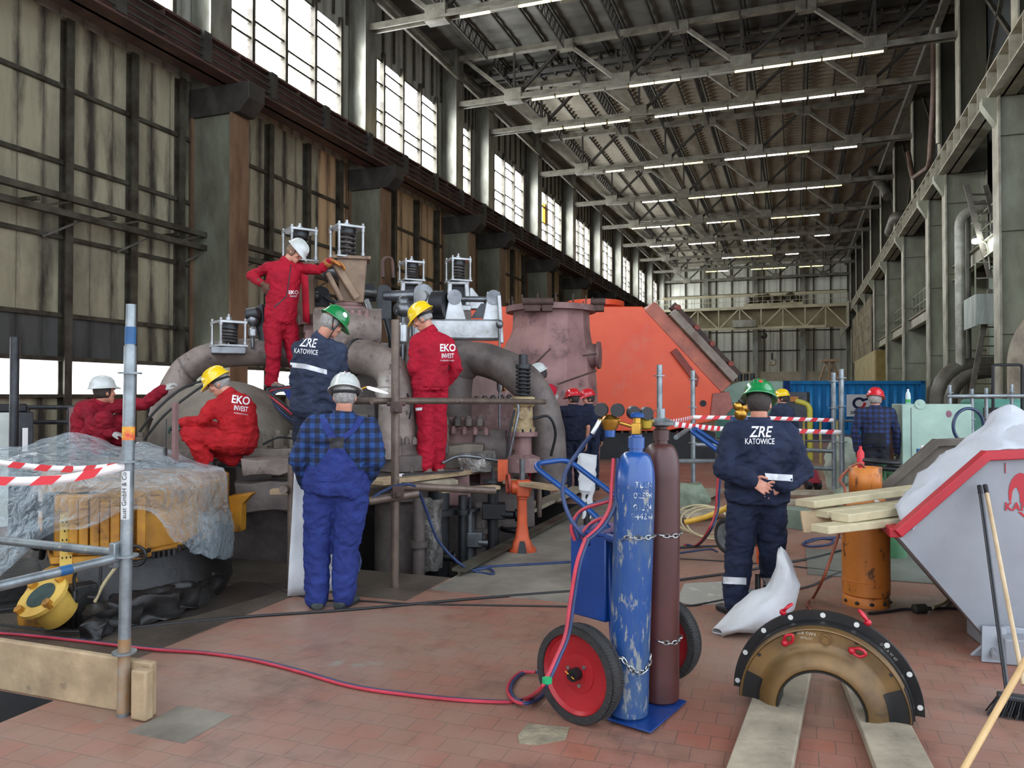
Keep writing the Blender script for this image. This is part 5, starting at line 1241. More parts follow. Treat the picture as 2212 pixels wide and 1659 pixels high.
p10 = far_worker('person in red suit and white helmet mostly hidden behind the dark elbow pipe', 11.2, 1166, 0, (-.5,.5), (-.8,-.2,-.4), M_red, M_red, H_white,
   ([(1135,846,-.3),(1196,842,.0)], [(1108,834,-.35),(1170,850,.1)]), floor=.35, glove=(M_leather,M_leather), hands=(Hn((-.9,-.1,.1),(0,0,-1),(0,-1,0),.5),Hn((-.8,-.1,-.2),(0,0,-1),(0,-1,0),.5)))

# 11. green helmet, navy jacket, hands behind the back
p = Person('person in navy ZRE jacket and green helmet, hands clasped behind the back', 1630, 1334, 5.84, 1.04)
p.pose((.0,1), (1640,874), (.1,.95,-.28), (.02,.25,.96), (1640,914), (1634,1082), [(1586,938),(1698,938)], [(1566,1012,-.1),(1732,1018,-.08)], [(1622,1036,-.22),(1690,1050,-.2)],
       [(1606,1092),(1664,1092)], [(1597,1196,.02),(1668,1192,.06)], [(1586,1306,0),(1674,1278,.3)], ((-.55,.8),(.2,1)))
p.body(.0065, (Hn((.8,-.05,-.5),(.15,-1,.1),(.4,-.3,.9),.42), Hn((-.8,.1,-.4),(0,-1,0),(-.2,0,1),.6)))
jk = p.top(M_navy, t0=-.0, add=.06, sleeve=(.088,.08,.066), wr=.016, cuff=.93)
lg = p.legs(M_navy, r=(.118,.098,.088), add=.032, wr=.014); p.boots(M_boot); p.hair(M_hairdark, -.08, .06, 118); p.hat(H_green, -.08, .0, spot=((214,60,50), -1.35, .62, .016))
p.write(jk, 'ZRE', 1642, 934, 33, shear=.25, bold=.4, sx=.8); p.write(jk, 'KATOWICE', 1641, 954, 18, sx=.68, bold=.05)
p.strip(jk, [(1652,1022),(1680,1024),(1712,1026)], [(1656,1036),(1680,1038),(1712,1040)], 12, 2, M_reflect, 'reflective_band')
for x0, x1, y in ((1562,1612,1246),(1644,1696,1248)): p.strip(lg, [(x0,y),(x1,y+2)], [(x0,y+15),(x1,y+17)], 16, 3, M_reflect, 'reflective_band', .005)

# 12-13. background workers
far_worker('person in dark overall and yellow helmet by the grey switch cabinet', 14.6, 1690, 0, (-.8,.45), (-.9,.2,-.1), M_navygrey, M_navy, H_yellow,)
D = 11.4; s_ = FP/D; fy = 855+1.66*s_
q = far_worker('person in checked dark shirt and red helmet at the workbench, seen from behind', 11.4, 1891, 0, (.1,1), (.35,.85,-.15), plaid_material('dark navy check shirt', (26,44,92), (18,28,60), (10,14,30)), M_black, H_red,
   ([X(1891,-.3,1.14,0),X(1891,.3,1.14,0)], [X(1891,-.27,.86,.05),X(1891,.32,.84,.08)]), M_hairgrey, glove=(M_boot,M_boot))
q.strip(q.j_, [(1868,935),(1912,935)], [(1862,985),(1918,985)], 10, 10, M_black, 'overall_back', .012)
# ------------------------------------------------------------------ scaffold, planks and tools around the turbine
M_galv = mat('galvanised tube', (150,158,160), (112,118,120), .4, .6, 7, c3=(176,172,150), s3=9, t3=.64, w3=.05)
M_oldtube = mat('old brown scaffold tube', (116,100,88), (86,72,64), .5, .4, 5, c3=(140,130,118), s3=9, t3=.62)
M_wood = mat('weathered plank', (176,152,118), (142,120,92), .75, 0, 4, stretch=(1,1,1), c3=(112,96,76), s3=6, t3=.62, w3=.08, bump=.25, bs=20)
M_woodgrey = mat('grey weathered plank', (160,148,126), (126,116,98), .8, 0, 4, c3=(98,88,74), s3=5, t3=.6, w3=.1, bump=.3, bs=18)
M_woodpale = mat('pale new board', (190,178,144), (164,152,120), .75, 0, 5, bump=.15)
M_blue = mat('blue cart paint', (14,58,124), (10,46,104), .35, 0, 3, coat=.2)
M_bluehandle = mat('blue handle paint', (20,74,140), (14,58,116), .35, .1, 4)
M_orangejack = mat('chipped orange jack paint', (200,84,40), (168,66,30), .5, .1, 4, c3=(120,112,84), s3=9, t3=.63, w3=.04)
M_rubber = mat('black rubber', (44,42,40), (32,30,30), .75, 0, 8, bump=.4, bs=60)
M_hosered = mat('red rubber hose', (186,50,66), (150,38,52), .5, 0, 6)
M_hoseblue = mat('navy blue hose', (40,60,100), (26,42,76), .5, 0, 6)
M_cable = mat('black cable', (36,34,34), (24,24,24), .6)
M_cream = mat('beige cable', (186,170,132), (150,136,104), .6, 0, 5)
M_tape = mat('white tape', (232,226,222), rough=.5); M_tapered = mat('red tape stripe', (206,44,52), rough=.5)
M_whitecloth = mat('white woven sack', (200,200,200), (178,180,182), .7, 0, 3, bump=.3, bs=14)
M_brass = mat('brass', (196,150,66), (150,110,44), .3, .9, 6)
M_black = M_blackiron
def tube_thing(name, pts, r, m, label, cat, group=None, n=12):
    return tag(MB().tube(pts, r, n).build(name, m, sharp=60), label, cat, group)
def board(p0, p1, w, h, m, label, group=None, up=(0,0,1), name='plank'):
    return tag(MB().bar(p0, p1, w, h, up).build(name, m, bevel=.006), label, 'plank', group)
def vert(px, y0, y1, d):
    a, b = P(px, y1, d), P(px, y0, d); b.x, b.y = a.x, a.y; return a, b
def coupler(p, m, parent, s=1.0):
    MB().box((-.05*s,-.05*s,-.05*s),(.05*s,.05*s,.05*s)).cyl((0,-.07*s,-.02),(0,.07*s,-.02),.025*s,n=8).cyl((-.08*s,0,.03*s),(.08*s,0,.03*s),.02*s,n=8).xf(Matrix.Translation(p) @ Matrix.Rotation(.5,4,'Z')).build('coupler', m, parent, bevel=.008)
# old scaffold around the pit
a, b = vert(853, 690, 1270, 6.68); a.z = 0
sp = tube_thing('scaffold_post', [a, b], .036, M_oldtube, 'tall old scaffold post rising from the plate between the check shirt and the red suit', 'post'); ROOTM[sp.name] = Matrix.Translation(sp.location); coupler(P(856,880,6.62), M_lug, sp); coupler(P(860,1062,6.62), M_lug, sp)
a, b = vert(1164, 812, 1112, 10.6); a.z = 0; tube_thing('scaffold_post', [a, b], .042, M_oldtube, 'old scaffold post standing beyond the orange jack', 'post')
a, b = vert(629, 985, 1292, 6.62); a.z = 0; tube_thing('scaffold_post', [a, b], .034, M_oldtube, 'old scaffold post half hidden behind the check shirt sleeve', 'post')
tube_thing('scaffold_rail', [P(803,866,6.6), P(1000,866,7.5), P(1176,868,8.9)], .03, M_oldtube, 'brown scaffold guard rail crossing in front of the red suit at thigh height', 'rail')
tube_thing('scaffold_rail', [P(700,868,8.0), P(806,866,6.9)], .03, M_oldtube, 'short brown guard rail piece running behind the white helmet', 'rail')
tube_thing('scaffold_tube', [P(795,1083,6.5), P(902,1066,6.75)], .036, M_oldtube, 'short open ended scaffold tube clamped on the tall post', 'tube')
tube_thing('scaffold_tube', [P(868,1050,6.66), P(1068,1060,7.2)], .034, M_oldtube, 'long pale scaffold tube carrying the planks, open end beside the jack', 'tube')
tube_thing('scaffold_tube', [P(1062,1040,9.3), P(1225,1052,9.0)], .034, M_oldtube, 'scaffold tube passing behind the orange jack to the cart handle', 'tube')
tube_thing('scaffold_tube', [P(612,1058,6.5), P(668,1052,7.4)], .036, M_oldtube, 'stub of scaffold tube beside the check shirt sleeve', 'tube')
zp = .79
board(PZ(806,1042,zp), PZ(1150,1000,zp), .3, .05, M_wood, 'long weathered plank under the boots of the red suit')
board(PZ(690,1050,zp-.06), PZ(985,1040,zp-.06), .2, .05, M_woodgrey, 'grey plank lying across the scaffold tubes in front')
board(PZ(700,1030,zp-.055), PZ(1100,1016,zp-.055), .25, .05, M_woodgrey, 'grey plank at the back of the scaffold deck')
board(PZ(950,1060,zp-.09), PZ(1075,1052,zp-.09), .14, .04, M_wood, 'narrow broken plank ending above the pit')
board(PZ(1098,1040,.72), PZ(1205,1055,.72), .16, .045, M_wood, 'pale plank end sticking out behind the orange jack')
board(PZ(585,1062,.72), PZ(700,1060,.72), .16, .05, M_wood, 'plank end peeping out beside the check shirt sleeve')
board(PZ(1125,1108,.1), PZ(1230,1060,.1), .25, .05, M_woodgrey, 'grey plank on the floor behind the scaffold post')
board(PZ(1190,1080,.12), PZ(1260,1050,.12), .25, .05, M_woodgrey, 'grey plank on the floor below the white bag')
# steel bar and paper on the planks
tag(MB().bar(P(870,1027,7.95), P(1000,1016,8.6), .02, .02).build('steel_bar', M_steeldark), 'thin dark steel bar lying on the planks at the boots', 'bar')
tag(MB().box((-.05,-.03,0),(.05,.03,.03)).xf(Matrix.Translation(PZ(862,1030,.82)) @ Matrix.Rotation(.7,4,'Z')).build('white_box', M_tape, bevel=.004), 'small white box lying on the planks by the tall post', 'box')
# orange jack stand
q = PZ(1128, 1190); J = thing('screw_jack', 'chipped orange screw jack stand on a flared foot at the pit edge', 'jack', q, head(1128))
prof = [(.0,.15),(.02,.15),(.05,.115),(.15,.075),(.3,.055),(.55,.05),(.56,.06),(.6,.06)]
fo = MB(); 
fo.loft([[V((r*math.copysign(abs(math.cos(t))**.6, math.cos(t)), r*math.copysign(abs(math.sin(t))**.6, math.sin(t)), z)) for t in [2*PI*i/24 for i in range(24)]] for z, r in prof]).build('column', M_orangejack, J, world=False, sharp=40)
MB().prism([V((-.05,-.18,.005)),V((.05,-.18,.005)),V((.025,-.12,.12)),V((-.025,-.12,.12))], (0,.03,0)).build('foot_cutout', M_blackiron, J, world=False)
MB().cyl((-.12,0,.68),(.1,0,.68),.075,n=18).box((-.06,-.075,.58),(.08,.075,.76)).build('gear_housing', M_orangejack, J, world=False, bevel=.015)
MB().torus((-.15,-.02,.72), (1,.2,0), .1, .015, 24, 8).cyl((-.15,-.02,.72),(-.05,0,.7),.015,n=8).build('crank_wheel', mat('red brown wheel', (170,70,50), (130,54,40), .5), J, world=False)
MB().cyl((0,0,.75),(0,0,.98),.03,n=14).build('screw', M_steel, J, world=False)
q = PZ(1086, 1040, .72); tag(MB().box((-.055,-.03,0),(.055,.03,.24)).box((.0,-.035,.06),(.03,-.03,.18)).xf(Matrix.Translation(q) @ Matrix.Rotation(head(1086),4,'Z')).build('jack_head', M_orangejack, bevel=.006), 'upright orange jack bar with a slot standing on the plank', 'bar')
# torch and flame
t = thing('gas_torch', 'gas torch with a bright white flame heating the bent pipe', 'torch', P(775,838,8.0))
MB().tube([P(742,846,7.9), P(775,842,8.0), P(792,836,8.05)], .012, 8).build('nozzle', M_brass, t)
fl = MB(); f0, f1 = P(792,836,8.05), P(838,850,8.2)
fl.lathe(f0, f1-f0, [(0,.006),(.03,.014),((f1-f0).length*.4,.017),((f1-f0).length*.8,.009),((f1-f0).length,.003)], 14).build('flame', emission('torch flame', (.62,.86,1,1), 18), t)
# blue hose from the scaffold to the floor
hs = smooth_path([P(768,1130,6.3), P(800,1080,6.5), P(850,1052,6.6), P(895,1050,6.7), P(920,1100,6.9), P(945,1165,7.0), P(990,1215,7.1), PZ(1030,1235,.015), PZ(1065,1240,.015), PZ(1055,1228,.015), PZ(1020,1232,.015), PZ(1060,1224,.015), PZ(1150,1219,.015), PZ(1232,1214,.015)], 8)
tag(MB().tube(hs, .013, 8).build('air_hose', M_hoseblue), 'blue hose looping over the scaffold tube down to the floor', 'hose')
tag(MB().tube(smooth_path([P(765,1175,6.2), P(778,1210,6.25), P(770,1240,6.2), PZ(752,1252,.015)], 8), .012, 8).build('air_hose', M_hoseblue), 'short blue hose hanging beside the blue trouser leg', 'hose')
# bundle of hoses over the casing beside the slate jacket
for k in range(5):
    tag(MB().tube(smooth_path([P(650,905+6*k,8.1), P(610,870+7*k,8.0), P(578+3*k,845+5*k,8.1), P(600,838+2*k,8.2), P(640,832+3*k,8.3)], 6), .012, 7).build('hose', (M_cable, M_hosered, M_cable, M_hoseblue, M_cable)[k]), ('uppermost black hose', 'red hose second from the top', 'black hose in the middle', 'blue hose second from the bottom', 'lowest black hose')[k]+' of the bundle over the casing beside the slate jacket', 'hose', 'hoses bundled over the casing')
tag(MB().prism([P(612,845,8.05),P(650,835,8.05),P(650,905,8.05)], FV*.01).build('folder', M_bib), 'blue plastic folder wedged behind the slate jacket', 'folder')
for k, (a, b) in enumerate((((285,958),(395,838)),((300,965),(425,842)))):
    tag(MB().tube(smooth_path([P(a[0],a[1],8.2), P((a[0]+b[0])/2-8,(a[1]+b[1])/2-6,8.2), P(b[0],b[1],8.3), P(470,815,8.6)], 6), .014, 8).build('hose', M_cable), ('upper black hose climbing over the grey dome','lower black hose climbing over the grey dome')[k], 'hose', 'hoses over the grey dome')
# white sheet hanging behind the overall legs
rows = []
for i in range(13):
    z = .0+1.02*i/12; row = []
    for k in range(13):
        x = -.2+.42*k/12; w = noise.noise(V((x*7, z*4, 2)))*.05+noise.noise(V((x*16, z*9, 5)))*.02
        row.append(facing(676, 6.45, 1290) @ V((x*(1.12-.25*z)+.02, w+.05*math.sin(9*x+z*3), z)))
    rows.append(row)
z0 = min(p.z for r in rows for p in r)
for r in rows:
    for p in r: p.z -= z0-.012
tag(MB().grid(rows).build('white_sheet', M_whitecloth, thick=.006, sharp=80), 'white cloth sheet hanging down behind the blue overall legs', 'sheet')

# ------------------------------------------------------------------ yellow pump set under the plastic film
M_yellow = mat('oily yellow machine paint', (190,134,36), (150,98,26), .5, .05, 3, c3=(74,50,26), s3=4, t3=.53, w3=.14)
M_oily = mat('oily black base', (38,36,34), (22,20,20), .45, .2, 2.5, bump=.4, bs=10)
Y = thing('bearing_pedestal', 'yellow ribbed bearing pedestal on an oily black base under plastic film', 'machine', P(330,1240,6.2))
def pt(px, d, z): q = P(px, 900, d); return V((q.x, q.y, z))
plan = [(120,5.75),(200,5.8),(300,5.9),(380,6.1),(440,6.4),(482,6.9),(496,7.5)]
def wallstrip(z0, z1, pull=0):
    rows = []
    for z in (z0, z1): rows.append([pt(px, d-pull*(1 if z == z0 else 0), z) for px, d in plan])
    back = [pt(px, 8.0, 0) for px in (430,120)]
    return rows
lo = [pt(px, d, .42+ .10*max(0,(px-330)/160)) for px, d in plan]; hi = [pt(px, d, .92) for px, d in plan]
bk0 = [pt(470,8.0,.42), pt(90,7.6,.42)]; bk1 = [pt(470,8.0,.92), pt(90,7.6,.92)]
MB().loft([lo+bk0, hi+bk1]).build('housing', M_yellow, Y, sharp=30, bevel=.015)
MB().loft([[p+V((0,0,-.0))+(p-pt(300,7,p.z)).normalized()*.05 for p in lo+bk0], [p+(p-pt(300,7,p.z)).normalized()*.05+V((0,0,.05)) for p in lo+bk0]]).build('bottom_flange', M_yellow, Y, bevel=.006)
for k in range(14):
    px = 335+11*k; d = 6.0-.03+max(0,(px-380))*.0085; q = pt(px, d-.12, .48+.10*max(0,(px-330)/160)); MB().cyl(q, q-V((0,0,.05)), .018, n=6).build('flange_bolt', M_oily, Y)
base = [pt(px+(-15 if i == 0 else 8), d-.15-.1*(i > 3), .0) for i, (px, d) in enumerate(plan)] + [pt(480,8.0,0), pt(60,7.4,0)]
top = [p+V((0,0,.44)) for p in lo+bk0]
top = [V((p.x,p.y,.44)) for p in lo+bk0]
rough(MB().loft([base, [b.lerp(t_, .6)+V((0,0,-.05)) for b, t_ in zip(base, top)], top]), .02, 6).build('oil_base', M_oily, Y, sharp=40)
for px in (160,182,206,228,250,272,306): 
    d = 5.78 if px < 300 else 5.9; a = pt(px, d-.06, .5); MB().box((-.03,-.04,0),(.035,.06,.4)).xf(Matrix.Translation(a) @ Matrix.Rotation(head(px),4,'Z')).build('cooling_rib', M_yellow, Y, bevel=.008)
a = pt(145, 5.72, .3); pf = MB().box((-.04,-.02,-.12),(.04,.0,.5)).xf(Matrix.Translation(a) @ Matrix.Rotation(head(145),4,'Z')).build('perforated_plate', mat('pale yellow plate', (214,180,84), (180,140,60), .5), Y)
hl = MB()
for i in range(9):
    for j in range(3): q = Matrix.Translation(a) @ Matrix.Rotation(head(145),4,'Z') @ V((-.026+.026*j+(.013 if i % 2 else 0),-.021,-.09+.065*i)); hl.cyl(q, q+FV*.002, .009, n=8)
tag(hl.build('hole_pattern', M_oily, Y), kind='stuff')
q = pt(296, 5.62, .5); MB().torus(q, -FV, .07, .012, 24, 8).cyl(q-FV*.0, q+FV*.2, .018, n=8).box((-.06,-.01,-.01),(.06,.01,.01), Matrix.Translation(q)).build('hand_wheel', M_oily, Y)
# upright yellow bracket by the casing
tag(MB().prism([P(492,1072,7.3),P(545,1066,7.3),P(522,1090,7.3),P(520,1150,7.3),P(500,1150,7.3)], FV*.15).build('bracket', M_yellow, bevel=.01), 'small yellow bracket between the film and the dark casing', 'bracket')
# dark auxiliary machinery to the side: pipes and blocks under the film
AX = thing('auxiliary_pump', 'dark tangle of pump blocks and pipes seen through the plastic film', 'machine', P(90,1230,6.0))
random.seed(5)
MB().box((-.9,.2,0),(.5,1.2,.5)).box((-1.2,0,0),(.35,.2,.35)).xf(facing(90,6.0,1400)).build('pump_block', M_oily, AX, bevel=.02)
for k in range(9):
    x = random.uniform(-.9,.5); M = Matrix.Translation(pt(90,5.9,0)) @ Matrix.Rotation(head(90),4,'Z')
    pts = [V((x,random.uniform(0,.4),random.uniform(.35,.5))), V((x+random.uniform(-.1,.2),-.1,random.uniform(.6,.8))), V((x+random.uniform(.1,.4),random.uniform(0,.3),random.uniform(.5,.9)))]
    MB().tube([M @ p for p in smooth_path(pts, 6)], random.uniform(.02,.045), 10).build('pipe', (M_steeldark, M_oily, M_oily)[k % 3], AX)
for k, px in enumerate((58,120,190)): MB().cyl(pt(px,5.9,.5), pt(px,5.9,.92), .08, n=16).cyl(pt(px,5.9,.8), pt(px,5.9,.84), .12, n=16).build('pump_cylinder', M_steeldark, AX)
# yellow pipe stub with glass port
q = PZ(95, 1345); t = thing('sight_glass_pipe', 'short yellow oil pipe stub with a round glass port on its mouth', 'pipe', q)
cc = [q+V((0,0,.0)), P(100,1310,5.65), P(115,1290,5.75), P(150,1265,5.95)]
MB().tube(smooth_path([V((q.x,q.y,0)), V((q.x,q.y,.12)), V((q.x,q.y,.25))+RV*.06+FV*.08, P(170,1255,6.0)], 6), .16, 20).build('pipe_body', M_yellow, t)
fc = P(88,1285,5.35); n_ = (UV*.72-FV*.55-RV*.25).normalized()
MB().lathe(fc-n_*.22, n_, [(0,.13),(.18,.135),(.185,.175),(.215,.175)], 26).build('flange', mat('pale yellow plate', (214,180,84)), t, sharp=30)
MB().lathe(fc-n_*.01, n_, [(0,.1),(.012,.1)], 26).build('glass_port', mat('dull glass', (70,84,80), (50,60,58), .15), t)
for k in range(4):
    u, w_ = frame_of(n_); p = fc+(u*math.cos(k*PI/2+.4)+w_*math.sin(k*PI/2+.4))*.15; MB().cyl(p-n_*.03, p+n_*.03, .03, n=6).build('flange_bolt', M_yellow, t)
bx = PZ(172, 1352); tag(MB().box((-.08,-.06,0),(.1,.08,.3)).cyl((-.06,-.07,.0),(-.06,-.07,.28),.02,n=8).xf(Matrix.Translation(bx) @ Matrix.Rotation(head(172)+.3,4,'Z')).build('cable_box', M_oily, bevel=.01), 'dark upright cable box on the floor by the yellow pipe stub', 'box')
for k, pts in enumerate(([(205,1300,.3),(225,1260,.45),(262,1210,.6)],[(190,1290,.32),(212,1285,.4),(218,1225,.7)],[(165,1290,.35),(160,1250,.5),(168,1225,.6)])):
    tag(MB().tube(smooth_path([P(x,y,5.5) for x,y,_ in pts], 6), .012, 8).build('cable', (M_cream, M_cable, M_oily)[k]), ('beige cable','black cable','dark grey cable')[k]+' running up from the cable box by the yellow stub', 'cable')
tag(MB().tube(smooth_path([PZ(282,1298,.03),PZ(310,1310,.03),PZ(360,1308,.03),PZ(410,1285,.03),PZ(446,1262,.03)], 8), .03, 10).build('hose', mat('grey hose', (104,100,96), (80,76,74), .5)), 'grey hose curving on the plates round the oily base', 'hose')
# transparent film
def film_material():
    m = bpy.data.materials.new('clear plastic film'); m.use_nodes = True; nt = m.node_tree; N, L = nt.nodes, nt.links; b = N['Principled BSDF']
    b.inputs['Base Color'].default_value = C(206,220,226); b.inputs['Roughness'].default_value = .12; b.inputs['Specular IOR Level'].default_value = .8
    tr = N.new('ShaderNodeBsdfTransparent'); tr.inputs[0].default_value = (.93,.96,.97,1); mx = N.new('ShaderNodeMixShader')
    lw = N.new('ShaderNodeLayerWeight'); lw.inputs['Blend'].default_value = .38
    tc = N.new('ShaderNodeTexCoord'); n = N.new('ShaderNodeTexNoise'); n.inputs['Scale'].default_value = 3.5; n.inputs['Detail'].default_value = 5; L.new(tc.outputs['Object'], n.inputs['Vector'])
    vo = N.new('ShaderNodeTexNoise'); vo.inputs['Scale'].default_value = 9; vo.inputs['Detail'].default_value = 5; vo.inputs['Distortion'].default_value = 1.2; L.new(tc.outputs['Object'], vo.inputs['Vector'])
    bp = N.new('ShaderNodeBump'); bp.inputs['Strength'].default_value = 1; bp.inputs['Distance'].default_value = .09; L.new(vo.outputs['Fac'], bp.inputs['Height'])
    L.new(bp.outputs[0], b.inputs['Normal']); L.new(bp.outputs[0], lw.inputs['Normal'])
    mr = N.new('ShaderNodeMapRange'); mr.inputs['To Min'].default_value = .07; mr.inputs['To Max'].default_value = .75; L.new(lw.outputs['Facing'], mr.inputs['Value'])
    L.new(mr.outputs[0], mx.inputs[0]); L.new(tr.outputs[0], mx.inputs[1]); L.new(b.outputs[0], mx.inputs[2]); L.new(mx.outputs[0], N['Material Output'].inputs['Surface'])
    return m
M_film = film_material()
def film(rows, name, label, amp=.03, sc=5, sub=10):
    """coarse control rows -> finer crumpled sheet"""
    fine = []
    R_ = [smooth_path(r, sub) for r in rows]; n = len(R_[0])
    cols = [smooth_path([R_[i][k] for i in range(len(R_))], sub) for k in range(n)]
    for i in range(len(cols[0])):
        fine.append([])
        for k in range(n):
            p = cols[k][i]; q = p*sc; w = noise.noise(q)*1.5
            a = abs(noise.noise(q+V((w,w,0))))+.5*abs(noise.noise(q*2.3+V((w,3,1))))+.35*abs(noise.noise(q*4.9+V((w,1,7))))
            fine[-1].append(p - FV*(a*amp) + V((0,0,amp*noise.noise(q*1.3))))
    return tag(MB().grid(fine).build(name, M_film, sharp=75), label, 'plastic film')
film([[P(-60,962,7.4),P(60,958,7.5),P(170,934,7.6),P(260,962,7.7),P(330,962,7.8),P(400,985,7.8),P(470,1012,7.7)],
      [P(-60,990,6.7),P(60,985,6.7),P(170,985,6.7),P(260,990,6.7),P(340,990,6.8),P(410,1000,6.9),P(484,1014,7.1)],
      [P(-60,1040,5.8),P(60,1040,5.7),P(160,1030,5.6),P(250,1040,5.62),P(330,1042,5.8),P(410,1040,6.1),P(490,1020,6.75)],
      [P(-60,1130,5.5),P(40,1130,5.5),P(130,1110,5.5),P(225,1085,5.58),P(330,1088,5.75),P(408,1100,6.0),P(496,1075,6.7)],
      [P(-60,1190,5.4),P(10,1190,5.4),P(90,1160,5.42),P(190,1105,5.56),P(322,1096,5.74),P(420,1165,6.0),P(500,1150,6.75)],
      [P(-60,1262,5.3),P(-10,1245,5.3),P(40,1215,5.35),P(150,1150,5.5),P(318,1102,5.72),P(398,1185,5.9),P(500,1205,6.75)]],
     'plastic_film', 'crumpled clear plastic film draped over the yellow pedestal', .07, 3.2)
film([[P(432,1110,6.15),P(470,1105,6.4),P(505,1105,6.9)],[P(425,1160,6.1),P(470,1150,6.35),P(508,1150,6.9)],[P(415,1190,6.05),P(470,1200,6.35),P(506,1205,6.9)]], 'plastic_film', 'loose dark blue looking corner of film hanging by the casing', .06, 6)
tag(MB().tube([P(357,970,7.0),P(359,905,7.0)], .006, 6).tube([P(357,1000,6.9),P(357,970,7.0)], .018, 8).build('steel_rod', M_steeldark), 'thin steel rod standing up through the film by the green glove', 'rod')
tag(MB().box((-.02,-.02,0),(.02,.02,.55)).xf(Matrix.Translation(P(378,1000,7.0))).build('steel_bar', M_ironred), 'flat mauve steel bar standing beside the thin rod', 'bar')

# ------------------------------------------------------------------ galvanised scaffold corner at the front
a = PZ(266, 1546); tp = P(285,660,a.y*0+4.1)
SP = thing('scaffold_post', 'galvanised scaffold post with blue tape near its top and a toe board at its foot', 'post', a)
top = V((a.x, a.y, tp.z)); top += (P(285,660,4.05)-P(266,660,4.05))*.55
d_ = top-a
def on(z): return a + d_*(z/d_.z)
MB().tube([a, on(1.92)], .0305, 18).build('tube', M_galv, SP); MB().tube([on(1.9), on(d_.z)], .025, 18).build('spigot', M_galv, SP)
MB().tube([on(1.93), on(2.02)], .0275, 18).build('blue_tape', mat('blue tape', (36,92,140), (28,70,108), .5), SP)
MB().tube([on(1.43), on(1.5)], .0312, 18).build('yellow_sticker', mat('yellow sticker', (222,184,44), (196,60,50), .5, 0, 14), SP)
MB().tube([on(.02), on(.4)], .0312, 18).build('rust_stain', mat('rusty galvanised foot', (150,140,124), (150,104,50), .5, .3, 6), SP)
for z in (1.78, 1.32, .83, .33):
    MB().lathe(on(z-.006), d_, [(0,.03),(0,.06),(.01,.06),(.01,.03)], 24).build('rosette', M_galv, SP)
lb = on(1.17); stk = MB()
rows = [[on(z) + (RV*math.cos(t)-V((FV.x,FV.y,0)).normalized()*math.sin(t))*.0316 for t in [PI*.25+PI*.5*i/8 for i in range(9)]] for z in (1.02, 1.27)]
stk.grid(rows).build('label', mat('grey white label', (208,208,204), (186,186,184), .5), SP)
fw = -V((FV.x,FV.y,0)).normalized(); text_on_plane('print', 'aust GmbH & Co', .034, mat('black print', (40,40,44)), SP, on(1.145)+fw*.0335, (0,0,1), (-RV.x,-RV.y,0), lift=-.0)
MB().box((-.02,-.045,.77),(.02,.03,.9)).xf(Matrix.Translation(V((a.x,a.y,0))+RV*-.03)).build('wedge', M_galv, SP, bevel=.005)
tube_thing('scaffold_ledger', [on(.84)-RV*.03, PZ(-60,1160,.84)], .0245, M_galv, 'galvanised ledger running back from the front post to the picture edge', 'tube')
o = tube_thing('scaffold_ledger', [on(.82)-RV*.03, PZ(-80,1285,.8)], .0245, M_galv, 'galvanised ledger with a blue tape mark coming forward from the front post', 'tube'); ROOTM[o.name] = Matrix.Translation(o.location)
pa, pb = on(.82)-RV*.03, PZ(-80,1285,.8); MB().tube([pa.lerp(pb,.36), pa.lerp(pb,.44)], .0252, 12).build('blue_tape', MATS['blue tape'], o)
tag(MB().box((-5.4,3.125,.0),(-3.13,3.17,.28)).build('plank', M_wood, bevel=.01), 'tall toe board plank on edge behind the front scaffold post', 'plank')
tag(MB().box((-3.2,3.06,.005),(-3.1,3.12,.26)).build('plank_offcut', M_wood, bevel=.012), 'short plank offcut wedged upright at the foot of the front post', 'plank')
struct(MB().box((-3.1,2.95,-.004),(-2.75,3.3,.004)).build('floor_patch', M_concrete))
def tape(pts, w, label, n=40):
    pts = [V(p) for p in pts]; t = MB(); r = MB(); L_ = [0]
    for p, q in zip(pts, pts[1:]): L_.append(L_[-1]+(q-p).length)
    def at(s):
        for i in range(len(pts)-1):
            if s <= L_[i+1]+1e-6: return pts[i].lerp(pts[i+1], (s-L_[i])/max(1e-6, L_[i+1]-L_[i]))
        return pts[-1]
    N_ = max(8, int(L_[-1]/.05)); fine = [at(L_[-1]*i/N_) + V((0,0,-.03*math.sin(PI*i/N_))) for i in range(N_+1)]
    rows = [[p+V((0,0,w/2)) for p in fine], [p-V((0,0,w/2)) for p in fine]]
    o = t.grid(rows).build('barrier_tape', M_tape, thick=.0006); tag(o, label, 'tape'); ROOTM[o.name] = Matrix.Translation(o.location)
    off = 0
    k = 0
    while k < N_-2:
        a0 = fine[k] ; b0 = fine[min(k+2,N_)]; sl = (b0-a0)*.5
        for e in (-1,1):
            nrm = (b0-a0).cross(V((0,0,1))).normalized()*(e*.0016); r.add([a0+V((0,0,w/2))+sl+nrm, b0+V((0,0,w/2))+sl*.9+nrm, b0-V((0,0,w/2))+nrm, a0-V((0,0,w/2))+nrm], [(0,1,2,3)])
        k += 4
    tag(r.build('red_stripes', M_tapered, o, smooth=False), kind='stuff'); return o
w0 = on(1.3)-FV*.034
tape([P(-40,994,4.5), P(140,1002,4.3), w0], .036, 'red and white barrier tape, the upper strand to the front post')
tape([P(-40,1038,3.9), P(140,1022,4.0), w0+V((0,0,-.0))], .045, 'red and white barrier tape, the lower strand to the front post')
tape([w0-RV*.12+V((0,0,-.02)), w0-RV*.12+V((0,0,-.12))], .03, 'short loose end of barrier tape hanging by the front post')
